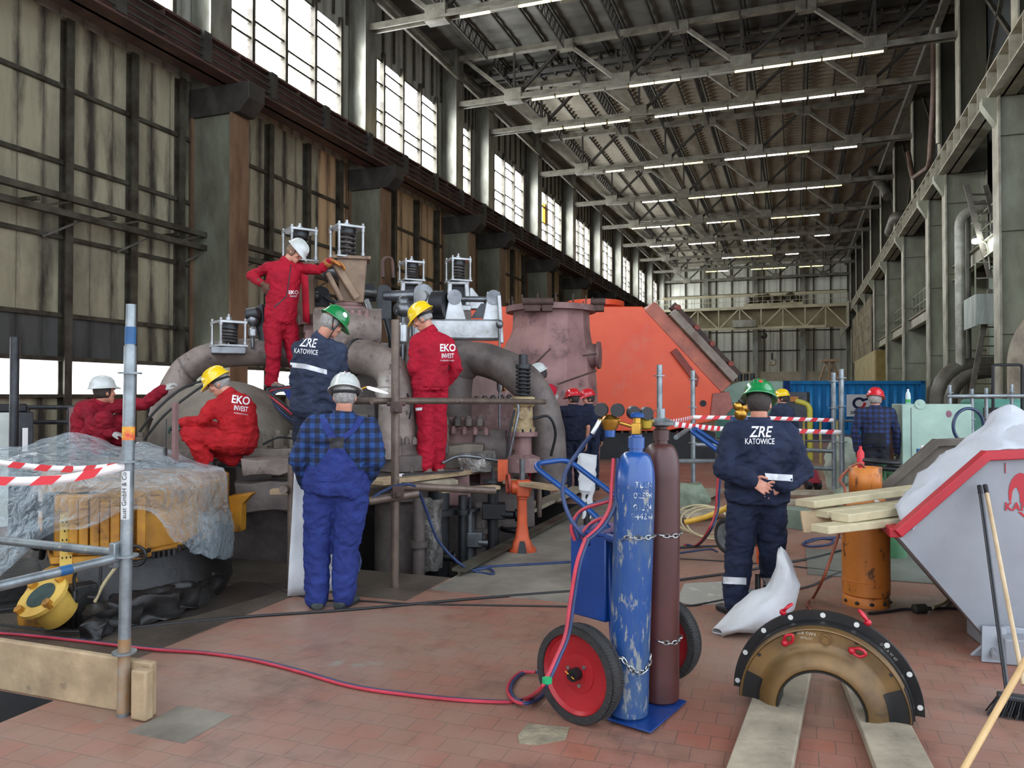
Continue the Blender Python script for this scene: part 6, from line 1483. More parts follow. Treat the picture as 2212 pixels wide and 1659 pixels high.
# hand rail, dark post and grey welding set at the far window side
hr = thing('guard_rail', 'dark guard rail before the window strip beyond the film', 'rail', P(90,1000,10.5))
for y in (880,912): MB().tube([P(-30,y,10.5), P(175,y,10.5)], .03, 8).build('rail', M_steeldark, hr)
for px in (60,150): q = P(px,880,10.5); MB().cyl((q.x,q.y,0), q, .03, n=8).build('post', M_steeldark, hr)
hr = thing('guard_rail', 'dark guard rail behind the outstretched arm', 'rail', P(300,1000,10.8))
MB().tube([P(285,882,10.8), P(352,882,10.8)], .03, 8).build('rail', M_steeldark, hr); q = P(340,882,10.8); MB().cyl((q.x,q.y,0), q, .03, n=8).build('post', M_steeldark, hr)
a, b = vert(30, 728, 950, 9.0); a.z = 0; tube_thing('steel_post', [a, b], .05, M_steeldark, 'dark round post standing before the strip window', 'post')
q = P(166, 880, 9.5); tag(MB().box((-.06,-.06,-q.z),(.06,.06,0)).xf(Matrix.Translation(q)).build('steel_post', M_ironred), 'rust brown square post beside the squatting worker', 'post')
q = P(28, 950, 9.8); g = thing('welding_set', 'pale grey welding set with a dark end panel by the strip window', 'machine', V((q.x,q.y,0)), head(28))
MB().box((-.35,0,0),(.06,.5,1.45)).build('cabinet', mat('pale grey cabinet', (196,200,190), (170,176,168), .5), g, world=False, bevel=.02)
MB().box((.06,-.01,0),(.22,.5,1.45)).build('end_panel', M_steeldark, g, world=False, bevel=.01); MB().box((-.2,0,1.45),(.15,.4,1.56)).build('handle_frame', M_black, g, world=False, bevel=.02)
MB().box((.1,-.014,.95),(.16,-.01,1.25)).build('notice', M_tape, g, world=False)
# ------------------------------------------------------------------ smaller fittings of the turbine
random.seed(11)
def pipe_part(pts, r, m, nm='small_pipe', n=10): return MB().tube(smooth_path([P(*p) for p in pts], 6), r, n).build(nm, m, T, sharp=60)
# bolt rows on flanges of the chest and casing
for (x0, y0, x1, y1, d, n, r, h, m) in ((700,700,792,700,9.55,7,.05,.17,M_ironred),(880,800,960,806,9.6,5,.05,.12,M_irondark),(955,936,1050,940,9.2,5,.04,.09,M_ironred),
                                       (830,956,895,960,8.35,5,.03,.08,M_irondark),(690,928,740,930,8.6,3,.06,.18,M_dome),(1030,870,1100,866,11.4,5,.05,.1,M_irondark)):
    hexbolts('flange_bolt', [P(x0+(x1-x0)*k/(n-1), y0+(y1-y0)*k/(n-1), d) for k in range(n)], r, h, m, T)
for (px, py, d, lo, hi, m) in ((722,742,9.5,(-.35,0,-.1),(.42,.5,.16),M_ironred),(760,715,9.8,(-.32,0,-.08),(.36,.4,.08),M_irondark),(905,835,9.8,(-.2,-.1,-.35),(.25,.5,.1),M_iron),(925,790,10.0,(-.2,-.1,-.1),(.3,.3,.28),M_irondark),
                              (880,900,9.3,(-.15,-.1,-.25),(.2,.3,.2),M_irondark),(930,920,9.2,(-.25,-.1,-.3),(.22,.3,.1),M_dome),(1010,985,9.1,(-.3,-.1,-.14),(.2,.2,.14),M_dome),(948,962,8.9,(-.18,-.08,-.1),(.1,.1,.16),M_irondark),
                              (1060,950,9.4,(-.2,-.1,-.3),(.2,.2,.12),M_irondark),(800,905,8.9,(-.3,0,-.5),(.05,.3,.2),M_irondark),(760,905,8.7,(-.25,0,-.5),(.2,.3,.05),M_dome),(575,1060,7.9,(-.3,-.1,-.2),(.3,.3,.1),M_irondark),
                              (600,1010,7.9,(-.34,-.1,-.06),(.24,.3,.1),M_iron),(1080,1010,9.2,(-.25,0,-.2),(.15,.3,.05),M_ironred),(680,1000,8.3,(-.2,0,-.3),(.3,.3,.0),M_irondark)):
    rough(rbox(lo, hi, 4), .03, 6).xf(facing(px, d, py)).build('casing_boss', m, T, bevel=.012, sharp=45)
for pts, r, m in (([(1100,985,8.8),(1112,930,8.8),(1120,880,8.85),(1104,860,8.9)],.016,M_galvdark if 'M_galvdark' in globals() else M_steel),([(1094,990,8.75),(1100,940,8.75),(1112,885,8.8)],.012,M_blackiron),([(1150,905,8.9),(1185,900,8.9),(1200,935,8.95),(1190,985,9)],.016,M_blackiron),
                  ([(700,640,10.3),(730,655,10.2),(760,640,10.2)],.03,M_steeldark),([(792,648,10.6),(806,690,10.5),(800,730,10.4)],.035,M_silver),([(835,690,10.4),(846,740,10.3),(842,800,10.2)],.045,M_steeldark),
                  ([(892,700,10.2),(894,770,10.1),(890,812,10.1)],.02,M_steel),([(955,1000,8.6),(1000,985,8.7),(1095,998,8.9)],.02,M_steel),([(828,600,11.5),(828,562,11.6),(846,560,11.7),(850,600,11.7)],.025,M_lug),
                  ([(884,905,8.4),(888,880,8.4),(880,850,8.5)],.01,M_blackiron),([(568,960,8.0),(600,945,8.0),(640,948,8.1)],.012,M_blackiron),([(410,960,8.0),(440,935,8.1),(470,955,8.0)],.012,M_blackiron)):
    pipe_part(pts, r, m)
q = P(1040,1000,8.9); rough(rbox((-.22,-.15,-.1),(.1,.15,.12), 4), .05, 8).xf(Matrix.Translation(q)).build('lagging_remnant', mat('crumpled foil lagging', (170,166,160), (110,104,98), .35, .5, 10, bump=.8, bs=30), T)
q = P(925,1130,8.2); rough(rbox((-.12,-.1,-.5),(.12,.1,.25), 4), .06, 8).xf(Matrix.Translation(q)).build('lagging_remnant', MATS['crumpled foil lagging'], T)
# tool at the far worker's glove
tag(MB().bar(P(1082,838,10.6), P(1112,824,10.8), .12, .1).build('power_tool', mat('amber tool', (190,120,50), (120,74,40), .5)), 'amber hand tool held under the dark elbow pipe', 'tool')
# dirt around the yellow pedestal
for poly, nm, m, z in (([(0,1385),(160,1362),(330,1345),(440,1290),(520,1255),(640,1262),(560,1290),(420,1330),(300,1352),(140,1378)],'floor_oil_stain',mat('oil stain', (52,46,42), (70,62,56), .35, .1, 3),.0095),):
    struct(MB().add([PZ(x,y,z) for x, y in poly], [tuple(range(len(poly)))]).build(nm, m, smooth=False))
for k, (px, py, d, s) in enumerate(((250,1330,5.5,.13),(310,1318,5.65,.16),(370,1300,5.9,.14),(430,1280,6.3,.13),(215,1345,5.35,.09))):
    c = P(px, py, d); lo = max(.0, 0)
    o = rough(rbox((-s*1.5,-s*.6,0),(s*1.5,s*.6,s*1.3), 9), .06, 8).xf(Matrix.Translation(V((c.x,c.y,.0))) @ Matrix.Rotation(head(px)+.25*k,4,'Z')); o.v = [V((p.x,p.y,max(.01,p.z))) for p in o.v]
    tag(o.build('oily_rag', MATS['oily black base'], sharp=70), ('crumpled black oily rag heap by the cable box','crumpled black rag heap under the hand wheel','crumpled black rag heap under the film edge','crumpled black rag heap at the end of the oily base','small black rag between the stub and cable box')[k], 'rag', 'oily rags round the pedestal')
# ------------------------------------------------------------------ gas cylinder cart
M_cylblue = mat('scuffed blue cylinder paint', (26,66,122), (64,86,108), .45, .1, 5, r0=.45, r1=.72, c3=(126,130,130), s3=14, t3=.54, w3=.05, stretch=(1.7,1.7,.5), bump=.15, bs=26)
M_cylblue2 = mat('fresh blue shoulder paint', (18,76,146), (16,64,124), .25, 0, 3, coat=.3)
M_cylbrown = mat('dark oxide brown cylinder', (80,42,38), (64,36,34), .38, 0, 3, c3=(108,74,68), s3=9, t3=.68, w3=.05)
M_wheelred = mat('red wheel disc', (164,28,36), (138,22,30), .4, .1, 4, c3=(196,120,116), s3=14, t3=.68, w3=.03)
M_chrome = mat('bright steel', (176,176,172), (140,140,138), .25, .9, 6)
M_gauge = mat('black gauge case', (14,14,16), rough=.4)
ex_, ey_ = V((math.cos(YAW)*0,0,0)), None
hd_ = head(1330); Rl = Matrix.Rotation(hd_, 3, 'Z')
EX = Rl @ V((.82,-.57,0)); EY = Rl @ V((.57,.82,0)); EZ = V((0,0,1)); EX.normalize(); EY.normalize()
wc = P(1251,1453,3.95); WR = wc.z
cen = V((wc.x,wc.y,0)) + EY*.39
CT = thing('cylinder_cart', 'blue two wheeled gas cylinder cart with red wheel discs and a toolbox', 'cart', cen)
def cw(x, y, z): return cen + EX*x + EY*y + EZ*z
# wheels
for s, lab in ((-1,'a'),(1,'b')):
    c = cw(0, s*.39, WR); o_ = EY*s
    w = MB().lathe(c-o_*.05, o_, [(0,.205),(.0,.24),(.012,WR-.014),(.03,WR-.002),(.05,WR),(.07,WR-.002),(.088,WR-.014),(.1,.24),(.1,.205),(.05,.2)], 64, cap=False).build('tyre', M_rubber, CT)
    tr = MB()
    for k in range(96):
        a = 2*PI*k/96
        for e in (-1,1):
            r_ = EX*math.cos(a)+EZ*math.sin(a); r2 = EX*math.cos(a+.035)+EZ*math.sin(a+.035)
            tr.bar(c+r_*(WR-.004)+o_*(e*.004), c+r2*(WR-.006)+o_*(e*.038), .006, .008)
    tag(tr.build('tread', M_rubber, w), kind='stuff')
    MB().lathe(c-o_*.02, o_, [(.0,.0),(.0,.212),(.056,.212),(.06,.2),(.042,.185),(.03,.1),(.034,.098),(.034,.0)], 48).build('wheel_disc', M_wheelred, CT, sharp=25)
    MB().cyl(c, c+o_*.06, .032, n=24).cyl(c, c+o_*.085, .014, n=14).build('hub', M_black, CT)
    for k in range(3): q = c+(EX*math.cos(2.1*k+.75)+EZ*math.sin(2.1*k+.75))*.06; MB().cyl(q+o_*.01, q+o_*.022, .011, n=6).build('hub_bolt', M_chrome, CT)
    if s < 0: MB().tube([c+o_*.075+EZ*.02-EX*.03, c+o_*.08-EZ*.005+EX*.03], .004, 6).build('split_pin', M_brass, CT)
MB().cyl(cw(0,-.39,WR), cw(0,.39,WR), .016, n=12).build('axle', M_black, CT)
# base plate with the cylinders on it
pb = [PZ(1310,1556,.012), PZ(1406,1585,.012), PZ(1484,1517,.012), PZ(1392,1492,.012)]
MB().prism(pb, (0,0,.008)).build('base_plate', M_blue, CT, bevel=.003)
# frame, handles, toolbox
hl_, hr_ = cw(.02,-.2,0), cw(.02,.2,0)
for s in (-1, 1):
    MB().cyl(cw(.06,s*.14,.02), cw(.0,s*.14,.93), .02, n=14).build('frame_tube', M_blue, CT)
g = [P(1335,1160,4.25), P(1255,1085,4.5), P(1166,1018,4.75), P(1160,1003,4.8), P(1172,996,4.85), P(1215,995,5.0), P(1236,1002,5.05), P(1300,1048,4.85), P(1360,1092,4.6), P(1405,1130,4.45)]
MB().tube(bend([g[0], g[1], P(1148,1003,4.8), P(1226,992,5.05), g[7], g[9]], .1, 8), .017, 14).build('handle', M_bluehandle, CT, sharp=60)
b0, b1 = P(1232,1160,4.28), P(1308,1160,4.1)
bz1 = b1.z; bz0 = P(1305,1345,4.1).z
bx = (V((b1.x,b1.y,0))-V((b0.x,b0.y,0))); bn = V((-bx.y,bx.x,0)).normalized()
MB().prism([V((b0.x,b0.y,bz0)),V((b1.x,b1.y,bz0)),V((b1.x,b1.y,bz1)),V((b0.x,b0.y,bz1))], bn*.3).build('toolbox', M_blue, CT, bevel=.008)
MB().prism([V((b0.x,b0.y,bz1))-bn*.01,V((b1.x,b1.y,bz1))-bn*.01,V((b1.x,b1.y,bz1+.02))-bn*.01,V((b0.x,b0.y,bz1+.02))-bn*.01], bn*.32).build('toolbox_lid', M_blue, CT, bevel=.004)
# clamp arm round the cylinder and red cross bar low down
MB().tube([P(1312,1160,4.1), P(1338,1168,4.0), P(1345,1170,3.95)], .022, 8).build('clamp_arm', M_blue, CT)
MB().tube([cw(.05,-.16,.36), cw(.05,.16,.36)], .018, 8).build('cross_bar', M_wheelred, CT)
def gas_cylinder(name, label, base, tilt, h, r, m, m2, neck):
    t = thing(name, label, 'gas cylinder', base)
    d = (EZ + tilt).normalized()
    body = [(0,r*.9),(.01,r),(.13,r*1.012),(.14,r)] + [(z,r*(1+.004*math.sin(z*9))) for z in [.3+.1*i for i in range(10)] if z < h-.28]
    MB().lathe(base, d, body+[(h-.26,r)], 40).build('body', m, t, sharp=30)
    dome = [(h-.26,r)] + [(h-.26+.17*math.sin(a), r*(.34+.66*math.cos(a)**.75)) for a in [PI/2*i/10 for i in range(1,10)]]
    MB().lathe(base, d, dome+[(h-.09,r*.36),(h-.02,r*.36)], 40).build('shoulder', m2, t, sharp=30)
    MB().lathe(base, d, [(h-.07,r*.42),(h-.015,r*.42),(h-.01,r*.3),(h,r*.3)], 24).build('neck_ring', neck, t)
    return t, base+d*h, d
tiltB = RV*.034
gb, topb, db = gas_cylinder('gas_cylinder', 'scuffed blue gas cylinder chained on the cart with gauges on top', PZ(1356,1541,.02), tiltB, 1.44, .103, M_cylblue, M_cylblue2, M_cylblue2)
gn, topn, dn_ = gas_cylinder('gas_cylinder', 'dark brown gas cylinder chained beside the blue one', PZ(1425,1509,.02), RV*.008, 1.47, .103, M_cylbrown, M_cylbrown, mat('brown neck', (82,50,44), (64,40,38), .5))
# worn stencil marks down the blue cylinder: rows of broken white letters
def wrap_text(txt, sz, base, d, z, r, m, parent, a0=0.0):
    bm = text_mesh(txt, sz, 0, .0); bmesh.ops.subdivide_edges(bm, edges=bm.edges[:], cuts=1); bmesh.ops.triangulate(bm, faces=bm.faces[:])
    u = RV - d*RV.dot(d); u.normalize(); v = -(d.cross(u)); v = v if v.dot(FV) < 0 else -v; bm.verts.ensure_lookup_table(); vs = []
    for q in bm.verts: a = a0 + q.co.x/r; vs.append(base + d*(z+q.co.y) + (u*math.sin(a)+v*math.cos(a))*(r+.0018))
    MB().add(vs, [tuple(x.index for x in f.verts) for f in bm.faces]).build('stencil', m, parent, smooth=False); bm.free()
M_sten = mat('worn white stencil', (206,208,206), (60,90,130), .6, 0, 40, r0=.45, r1=.55)
for z, tx in ((1.22,'TLEN'),(1.165,'02SPR'),(1.105,'01504'),(1.06,'944246')): wrap_text(tx, .042, PZ(1356,1541,.02), db, z-.03, .1035, M_sten, gb, .3)
# valves and regulators
def gauge(c, parent, face):
    MB().lathe(c-face*.02, face, [(0,.034),(.03,.036),(.034,.034),(.036,.03)], 26).build('gauge', M_gauge, parent); 
v_ = thing('oxygen_regulator', 'brass regulator with two black gauges and a blue knob on the blue cylinder', 'regulator', topb)
MB().cyl(topb-db*.01, topb+db*.09, .02, n=14).box((-.024,-.024,.0),(.024,.024,.06), Matrix.Translation(topb)).build('cylinder_valve', M_brass, v_, bevel=.004)
MB().lathe(topb+db*.085, db, [(0,.02),(.005,.036),(.022,.038),(.03,.02)], 14).build('valve_knob', M_cylblue2, v_)
rg = P(1318,908,3.98)
MB().cyl(topb+db*.035, rg, .009, n=10).lathe(rg-EZ*.03, EZ, [(-.02,.03),(.0,.042),(.035,.046),(.05,.03),(.06,.02)], 24).cyl(rg-RV*.06, rg+RV*.05, .013, n=10).build('regulator_body', M_brass, v_)
MB().lathe(rg-EZ*.085, EZ, [(0,.026),(.045,.028)], 14).build('adjusting_knob', M_cylblue2, v_)
fgz = (-FV + RV*.35).normalized()
for px, py in ((1299,885),(1334,886)): q = P(px, py, 3.96); MB().cyl(rg, q, .006, n=8).build('gauge_stem', M_brass, v_); gauge(q, v_, (FV+RV*.3).normalized())
MB().tube([rg-RV*.05, P(1290,920,3.97), P(1279,937,3.97)], .013, 10).build('hose_nipple', M_chrome, v_)
v2_ = thing('fuel_regulator', 'yellowish brass regulator with two black gauges on the brown cylinder side', 'regulator', topn)
rg2 = P(1392,912,4.12)
MB().lathe(rg2-EZ*.03, EZ, [(-.01,.03),(.0,.04),(.035,.044),(.05,.03)], 24).cyl(rg2, topn+EZ*.03, .009, n=10).build('regulator_body', mat('pale yellow brass', (190,164,60), (150,124,40), .35, .7), v2_)
for px, py in ((1368,891),(1396,893)): q = P(px, py, 4.1); MB().cyl(rg2, q, .006, n=8).build('gauge_stem', M_brass, v2_); gauge(q, v2_, (FV-RV*.2).normalized())
MB().lathe(topn, dn_, [(0,.03),(.012,.075),(.03,.078),(.04,.05),(.05,.03)], 20).cyl(topn, topn+dn_*.1, .022, n=12).build('valve_guard', M_galv, v2_)
# chains
def chain(pts, label):
    pts = smooth_path(pts, 10); L_ = [0]
    for p, q in zip(pts, pts[1:]): L_.append(L_[-1]+(q-p).length)
    o = MB(); n = max(3, int(L_[-1]/.026)); prev = None
    def at(s):
        for i in range(len(pts)-1):
            if s <= L_[i+1]+1e-9: return pts[i].lerp(pts[i+1], (s-L_[i])/max(1e-9, L_[i+1]-L_[i]))
        return pts[-1]
    for k in range(n):
        a, b = at(L_[-1]*k/n), at(L_[-1]*(k+1)/n); d = (b-a).normalized(); u, w = frame_of(d)
        if k % 2: u, w = w, u
        c = (a+b)/2; ring = [c + d*(.021*math.cos(t)) + u*(.0095*math.sin(t)) for t in [2*PI*i/12 for i in range(12)]]
        o.tube(ring, .0032, 5, closed=True)
    return tag(o.build('chain', M_chrome), label, 'chain')
def round_cyl(base, d, z, r, a0, a1, sag=0, n=9):
    u = (RV - d*RV.dot(d)).normalized(); v = d.cross(u); v = v if v.dot(FV) < 0 else -v
    return [base + d*(z - sag*math.sin(PI*i/n)) + (u*math.sin(a0+(a1-a0)*i/n)+v*math.cos(a0+(a1-a0)*i/n))*(r+.006) for i in range(n+1)]
bB, bN = PZ(1356,1541,.02), PZ(1425,1509,.02)
chain([P(1344,1168,3.93)]+round_cyl(bB, db, .925, .103, -.5, 1.5, .0), 'steel chain round the blue cylinder at mid height')
chain(round_cyl(bN, dn_, .905, .103, -.3, 1.5, .01), 'steel chain round the brown cylinder at mid height')
chain([P(1334,1420,3.9)]+round_cyl(bB, db, .315, .103, -.5, 1.3, .07), 'steel chain sagging round the foot of the blue cylinder')
chain(round_cyl(bN, dn_, .345, .103, -.3, 1.5, .015), 'steel chain low round the brown cylinder')
# hoses
tag(MB().tube(smooth_path([P(1277,940,3.97), P(1250,975,4.0), P(1222,1020,4.0), P(1216,1070,3.98), P(1232,1120,3.95), P(1262,1160,3.95), P(1272,1176,4.05)], 8), .011, 10).build('gas_hose', M_hoseblue), 'blue grey hose curving from the brass regulator down to the toolbox', 'hose')
def twin(pts, off, lab_a, lab_b, r=.0095):
    for k, (m, lab) in enumerate(((M_hosered, lab_a), (M_hoseblue, lab_b))):
        q = [p + off*(k-.5)*2 for p in pts]; tag(MB().tube(smooth_path(q, 8), r, 8).build('gas_hose', m), lab, 'hose')
twin([P(1330,990,4.02), P(1326,1050,4.0), P(1322,1095,3.98), P(1300,1135,3.95), P(1268,1165,3.9)], RV*.012, 'red hose hanging close beside the blue cylinder', 'dark blue hose hanging beside the blue cylinder behind the red one')
for k,(a,b,c,d,lab) in enumerate((((1320,1080),(1260,1100),(1238,1135),(1245,1165),'outer'),((1322,1112),(1285,1125),(1262,1150),(1268,1168),'inner'))):
    twin([P(*a,4.15+.02*k), P(*b,4.2), P(*c,4.2), P(*d,4.2)], RV*.009+EZ*.006, 'red hose coil, the %s loop over the toolbox' % lab, 'dark blue hose coil, the %s loop over the toolbox' % lab)
run = [P(1268,1163,3.88), P(1250,1215,3.84), P(1237,1290,3.82), P(1225,1370,3.78), P(1205,1420,3.72), P(1186,1462,3.66), P(1170,1488,3.68), PZ(1140,1508,.012), PZ(1100,1516,.012), PZ(1000,1512,.012), PZ(880,1500,.012), PZ(760,1482,.012), PZ(640,1448,.012), PZ(540,1424,.012), PZ(440,1410,.012), PZ(330,1402,.018), PZ(180,1385,.018), PZ(60,1372,.018), PZ(-80,1362,.018)]
twin(run, RV*.009+V((FV.x,FV.y,0))*.004, 'long red hose over the wheel and along the floor to the picture edge', 'long dark blue hose running beside the red one along the floor')
twin([PZ(1160,1452,.03), PZ(1128,1453,.013), PZ(1106,1472,.013), PZ(1100,1492,.013), PZ(1112,1512,.03), PZ(1136,1519,.03), PZ(1165,1505,.013), PZ(1180,1490,.02)], RV*.009, 'red hose loop on the floor behind the wheel', 'dark blue hose loop on the floor behind the wheel')
q = P(1182,1470,3.63); tag(MB().cyl(q-EZ*.01-RV*.0, q+EZ*.012, .024, n=12).build('hose_tie', mat('green tape', (20,150,90), rough=.5)), 'green tape tie holding the twin hoses in front of the wheel', 'tape')

# ------------------------------------------------------------------ half ring casing on two planks
M_ringbrown = mat('oily brown ring casting', (124,94,52), (84,64,40), .4, .35, 4, c3=(60,50,38), s3=5, t3=.62, w3=.12)
M_ringblack = mat('black oily flange', (42,40,38), (28,28,28), .4, .45, 5, c3=(84,78,70), s3=9, t3=.66, w3=.06)
M_shackle = mat('red eye bolt', (196,26,46), (168,20,38), .4, .1, 6)
zpl = .062
for name, (a, b, w), lab in (('plank', ((1622,1735),(1702,1445),.26), 'grey weathered plank under the half ring, the one beside the white sack'), ('plank', ((1985,1735),(1862,1462),.24), 'grey weathered plank under the half ring, the one beside the brooms')):
    board(PZ(*a, zpl-.025), PZ(*b, zpl-.025), w, .05, M_woodgrey, lab)
fa, fb = PZ(1641,1508,zpl), PZ(1922,1556,zpl)
rc = (fa+fb)/2; e1 = (fb-fa); e1.z = 0; mean = e1.length/2; e1.normalize(); en = V((e1.y,-e1.x,0)); en = en if en.dot(FV) < 0 else -en
k_ = mean/.345
HR = thing('half_ring_casing', 'heavy oily half ring casing with bolt holes standing on two planks', 'casing', rc)
def half(prof, m, nm, n=44, sharp=30):
    rings = [[rc + (e1*math.cos(PI*i/n) + EZ*math.sin(PI*i/n))*r*k_ + en*a*k_ for r, a in prof] for i in range(n+1)]
    return MB().loft(rings).build(nm, m, HR, sharp=sharp)
half([(.52,-.13),(.52,-.165),(.43,-.165),(.43,-.13)], M_ringblack, 'back_flange')
half([(.47,-.04),(.47,-.13),(.40,-.13),(.40,-.04)], M_ringblack, 'middle_ring')
half([(.455,.02),(.46,-.04),(.25,-.06),(.235,-.03),(.235,.075),(.245,.085),(.262,.085),(.29,.075),(.33,.04),(.355,.012),(.375,.008),(.44,.008),(.448,.022)], M_ringbrown, 'front_ring', sharp=40)
half([(.238,.088),(.228,.088),(.228,-.12),(.238,-.12)], M_ringblack, 'inner_lip')
for a0, a1 in ((0,.42),(PI-.36,PI)):
    rings = [[rc + (e1*math.cos(a) + EZ*math.sin(a))*r*k_ + en*q*k_ for r, q in ((.46,.012),(.462,-.03),(.36,.0),(.345,.028),(.372,.014))] for a in [a0+(a1-a0)*i/8 for i in range(9)]]
    MB().loft(rings).build('oily_patch', M_ringblack, HR)
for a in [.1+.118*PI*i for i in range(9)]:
    q = rc + (e1*math.cos(a)+EZ*math.sin(a))*.498*k_; MB().cyl(q-en*.132*k_, q-en*.127*k_, .0135, n=14).build('bolt_hole_disc', mat('pale disc painted as light through hole', (206,204,196), rough=.8), HR)  # pale discs painted in place of light seen through the flange holes
for a, rr in ((.35,.42),(.62,.425),(1.9,.432),(2.5,.42),(2.85,.43),(1.15,.432)):
    q = rc + (e1*math.cos(a)+EZ*math.sin(a))*(rr+.01)*k_; f_ = .008 if rr < .4305 else -.04
    MB().cyl(q+en*(.007)*k_, q+en*.0105*k_, .01, n=12).build('tapped_hole', M_oily, HR)
q = rc + (e1*math.cos(1.52)+EZ*math.sin(1.52))*.4*k_+en*.008*k_; MB().cyl(q, q+en*.012, .03, n=16).cyl(q, q+en*.03, .02, n=6).build('plug', M_ringbrown, HR)
q = rc + (e1*math.cos(1.77)+EZ*math.sin(1.77))*.418*k_+en*.009*k_
text_on_plane('chalk_mark', 'DX EW4', .024, mat('worn chalk', (196,190,176), (140,116,78), .8, 0, 60, r0=.45, r1=.6), HR, q+EZ*.008, e1, EZ, lift=.002); text_on_plane('chalk_mark', 'WYLOT', .018, MATS['worn chalk'], HR, q-EZ*.016, e1, EZ, lift=.002)
q = rc + (e1*math.cos(.78)+EZ*math.sin(.78))*.478*k_-en*.128*k_; text_on_plane('chalk_mark', 'D X A W 60', .02, mat('faint chalk', (150,146,138)), HR, q, (e1*math.sin(.78)-EZ*math.cos(.78)), (e1*math.cos(.78)+EZ*math.sin(.78)), lift=.003)
def eyebolt(c, d, up, label):
    t = thing('lifting_eye', label, 'eye bolt', c); d = d.normalized(); s = up.normalized()
    MB().cyl(c-d*.01, c+d*.022, .013, n=12).ell(c+d*.022, .018,.018,.018,12,8).build('shank', M_shackle, t)
    MB().tube(smooth_path([c+d*.022-s*.01, c+d*.036+s*.034-d.cross(s)*.02, c+d*.04+s*.064, c+d*.036+s*.034+d.cross(s)*.02, c+d*.022-s*.01], 6), .0075, 8).build('ring', M_shackle, t)
A = lambda a, r: rc + (e1*math.cos(a)+EZ*math.sin(a))*r*k_
eyebolt(A(2.02,.51)-en*.15*k_, e1*math.cos(2.02)+EZ*math.sin(2.02), e1*.5+EZ*.3, 'red lifting eye on the back flange near the white sack')
eyebolt(A(1.12,.51)-en*.15*k_, e1*math.cos(1.12)+EZ*math.sin(1.12), -e1*.6+EZ*.5, 'red lifting eye on the back flange towards the orange bottle')
eyebolt(A(2.08,.405)+en*.008*k_, en, e1*.6+EZ*.8, 'red lifting eye standing up on the brown ring face')
eyebolt(A(1.16,.395)+en*.008*k_, en, -e1*.2+e1*.9, 'red lifting eye lying flat on the brown ring face')
# white sack behind the ring
sk = MB()
c0 = PZ(1640,1372,.0)
Ms = Matrix.Translation(c0) @ Matrix.Rotation(head(1640),4,'Z')
rows = []
path = [(-.26,-.10,.03,.07,.03),(-.2,-.05,.06,.13,.055),(-.08,.0,.1,.17,.1),(.04,.06,.16,.17,.14),(.13,.1,.25,.155,.11),(.18,.12,.36,.14,.09),(.17,.13,.46,.125,.055),(.15,.14,.54,.07,.03),(.14,.14,.57,.02,.012)]
for i, (x, y, z, a, b) in enumerate(path):
    row = []
    nx = path[min(i+1,len(path)-1)]; pv_ = path[max(i-1,0)]; d = V((nx[0]-pv_[0],nx[1]-pv_[1],nx[2]-pv_[2])).normalized(); u = V((0,1,0)); u = (u-d*u.dot(d)).normalized(); w_ = d.cross(u)
    for q in range(28):
        t = 2*PI*q/28; p = V((x,y,z)) + u*(a*math.cos(t)) + w_*(b*math.sin(t)); p += V((noise.noise(p*9),noise.noise(p*9+V((3,1,2))),noise.noise(p*9+V((5,5,1)))))*.034; p += V((noise.noise(p*23),noise.noise(p*23+V((3,1,2))),noise.noise(p*23+V((5,5,1)))))*.016
        p.z = max(p.z, .006); row.append(Ms @ p)
    rows.append(row)
sack = MB().loft(rows, cap=False); tag(sack.build('woven_sack', M_whitecloth, thick=.004, sharp=70), 'white woven plastic sack slumped with an open mouth behind the half ring', 'sack')

# ------------------------------------------------------------------ propane bottle, boards, skip
M_propane = mat('scratched orange bottle paint', (210,128,52), (190,108,40), .5, .1, 4, c3=(92,60,34), s3=9, t3=.555, w3=.07, stretch=(1,1,.6))
q = PZ(1871,1304); pr = .178
PB = thing('propane_bottle', 'tall scratched orange propane bottle with a collar, standing on the floor', 'gas bottle', q)
MB().lathe(q, (0,0,1), [(0,pr*.97),(.06,pr*.98),(.075,pr*.93),(.09,pr)]+[(.09+.1*i,pr) for i in range(1,7)]+[(.72+.0,pr)]+[(.72+.17*math.sin(a),pr*(.3+.7*math.cos(a))) for a in [PI/2*i/9 for i in range(1,10)]], 44).build('body', M_propane, PB, sharp=35)
for k in range(5): a = -PI/2+head(1871)+(-1.0+.62*k); p_ = q+V((math.cos(a),math.sin(a),0))*pr*.965+EZ*.035; MB().ell(p_, .018, .018, .014, 12, 8).build('vent_hole', M_oily, PB)
MB().torus(q+EZ*.2, (0,0,1), pr*1.0, .004, 44, 6).build('weld_seam', M_propane, PB)
col_ = [[q + V((math.cos(a),math.sin(a),0))*(.12) + EZ*z for a in [head(1871)-PI/2-.95*PI+1.86*PI*i/30+.35 for i in range(31)]] for z in (.86,1.09)]
MB().grid(col_).build('collar', M_propane, PB, thick=.006)
MB().cyl(q+EZ*.88, q+EZ*1.06, .022, n=14).cyl(q+EZ*1.0, q+EZ*1.0+RV*.05, .014, n=10).lathe(q+EZ*1.05, EZ, [(0,.014),(.005,.035),(.02,.035),(.025,.014)], 14).build('valve', M_brass, PB)
MB().ell(q-FV*.135+EZ*.82+RV*.02, .035,.02,.028,14,8).build('white_patch', M_tape, PB)
tag(MB().tube(smooth_path([q+EZ*1.0+RV*.04, q+EZ*1.12-RV*.05, q+EZ*1.0-RV*.2, P(1826,1060,5.85), P(1818,1130,5.75), P(1800,1190,5.7), P(1778,1250,5.7), PZ(1757,1290,.012), PZ(1744,1303,.012), PZ(1750,1316,.012)], 8), .011, 8).build('gas_hose', mat('orange brown hose', (160,84,56), (126,66,46), .5)), 'thin orange brown hose curving from the propane bottle to the floor', 'hose')
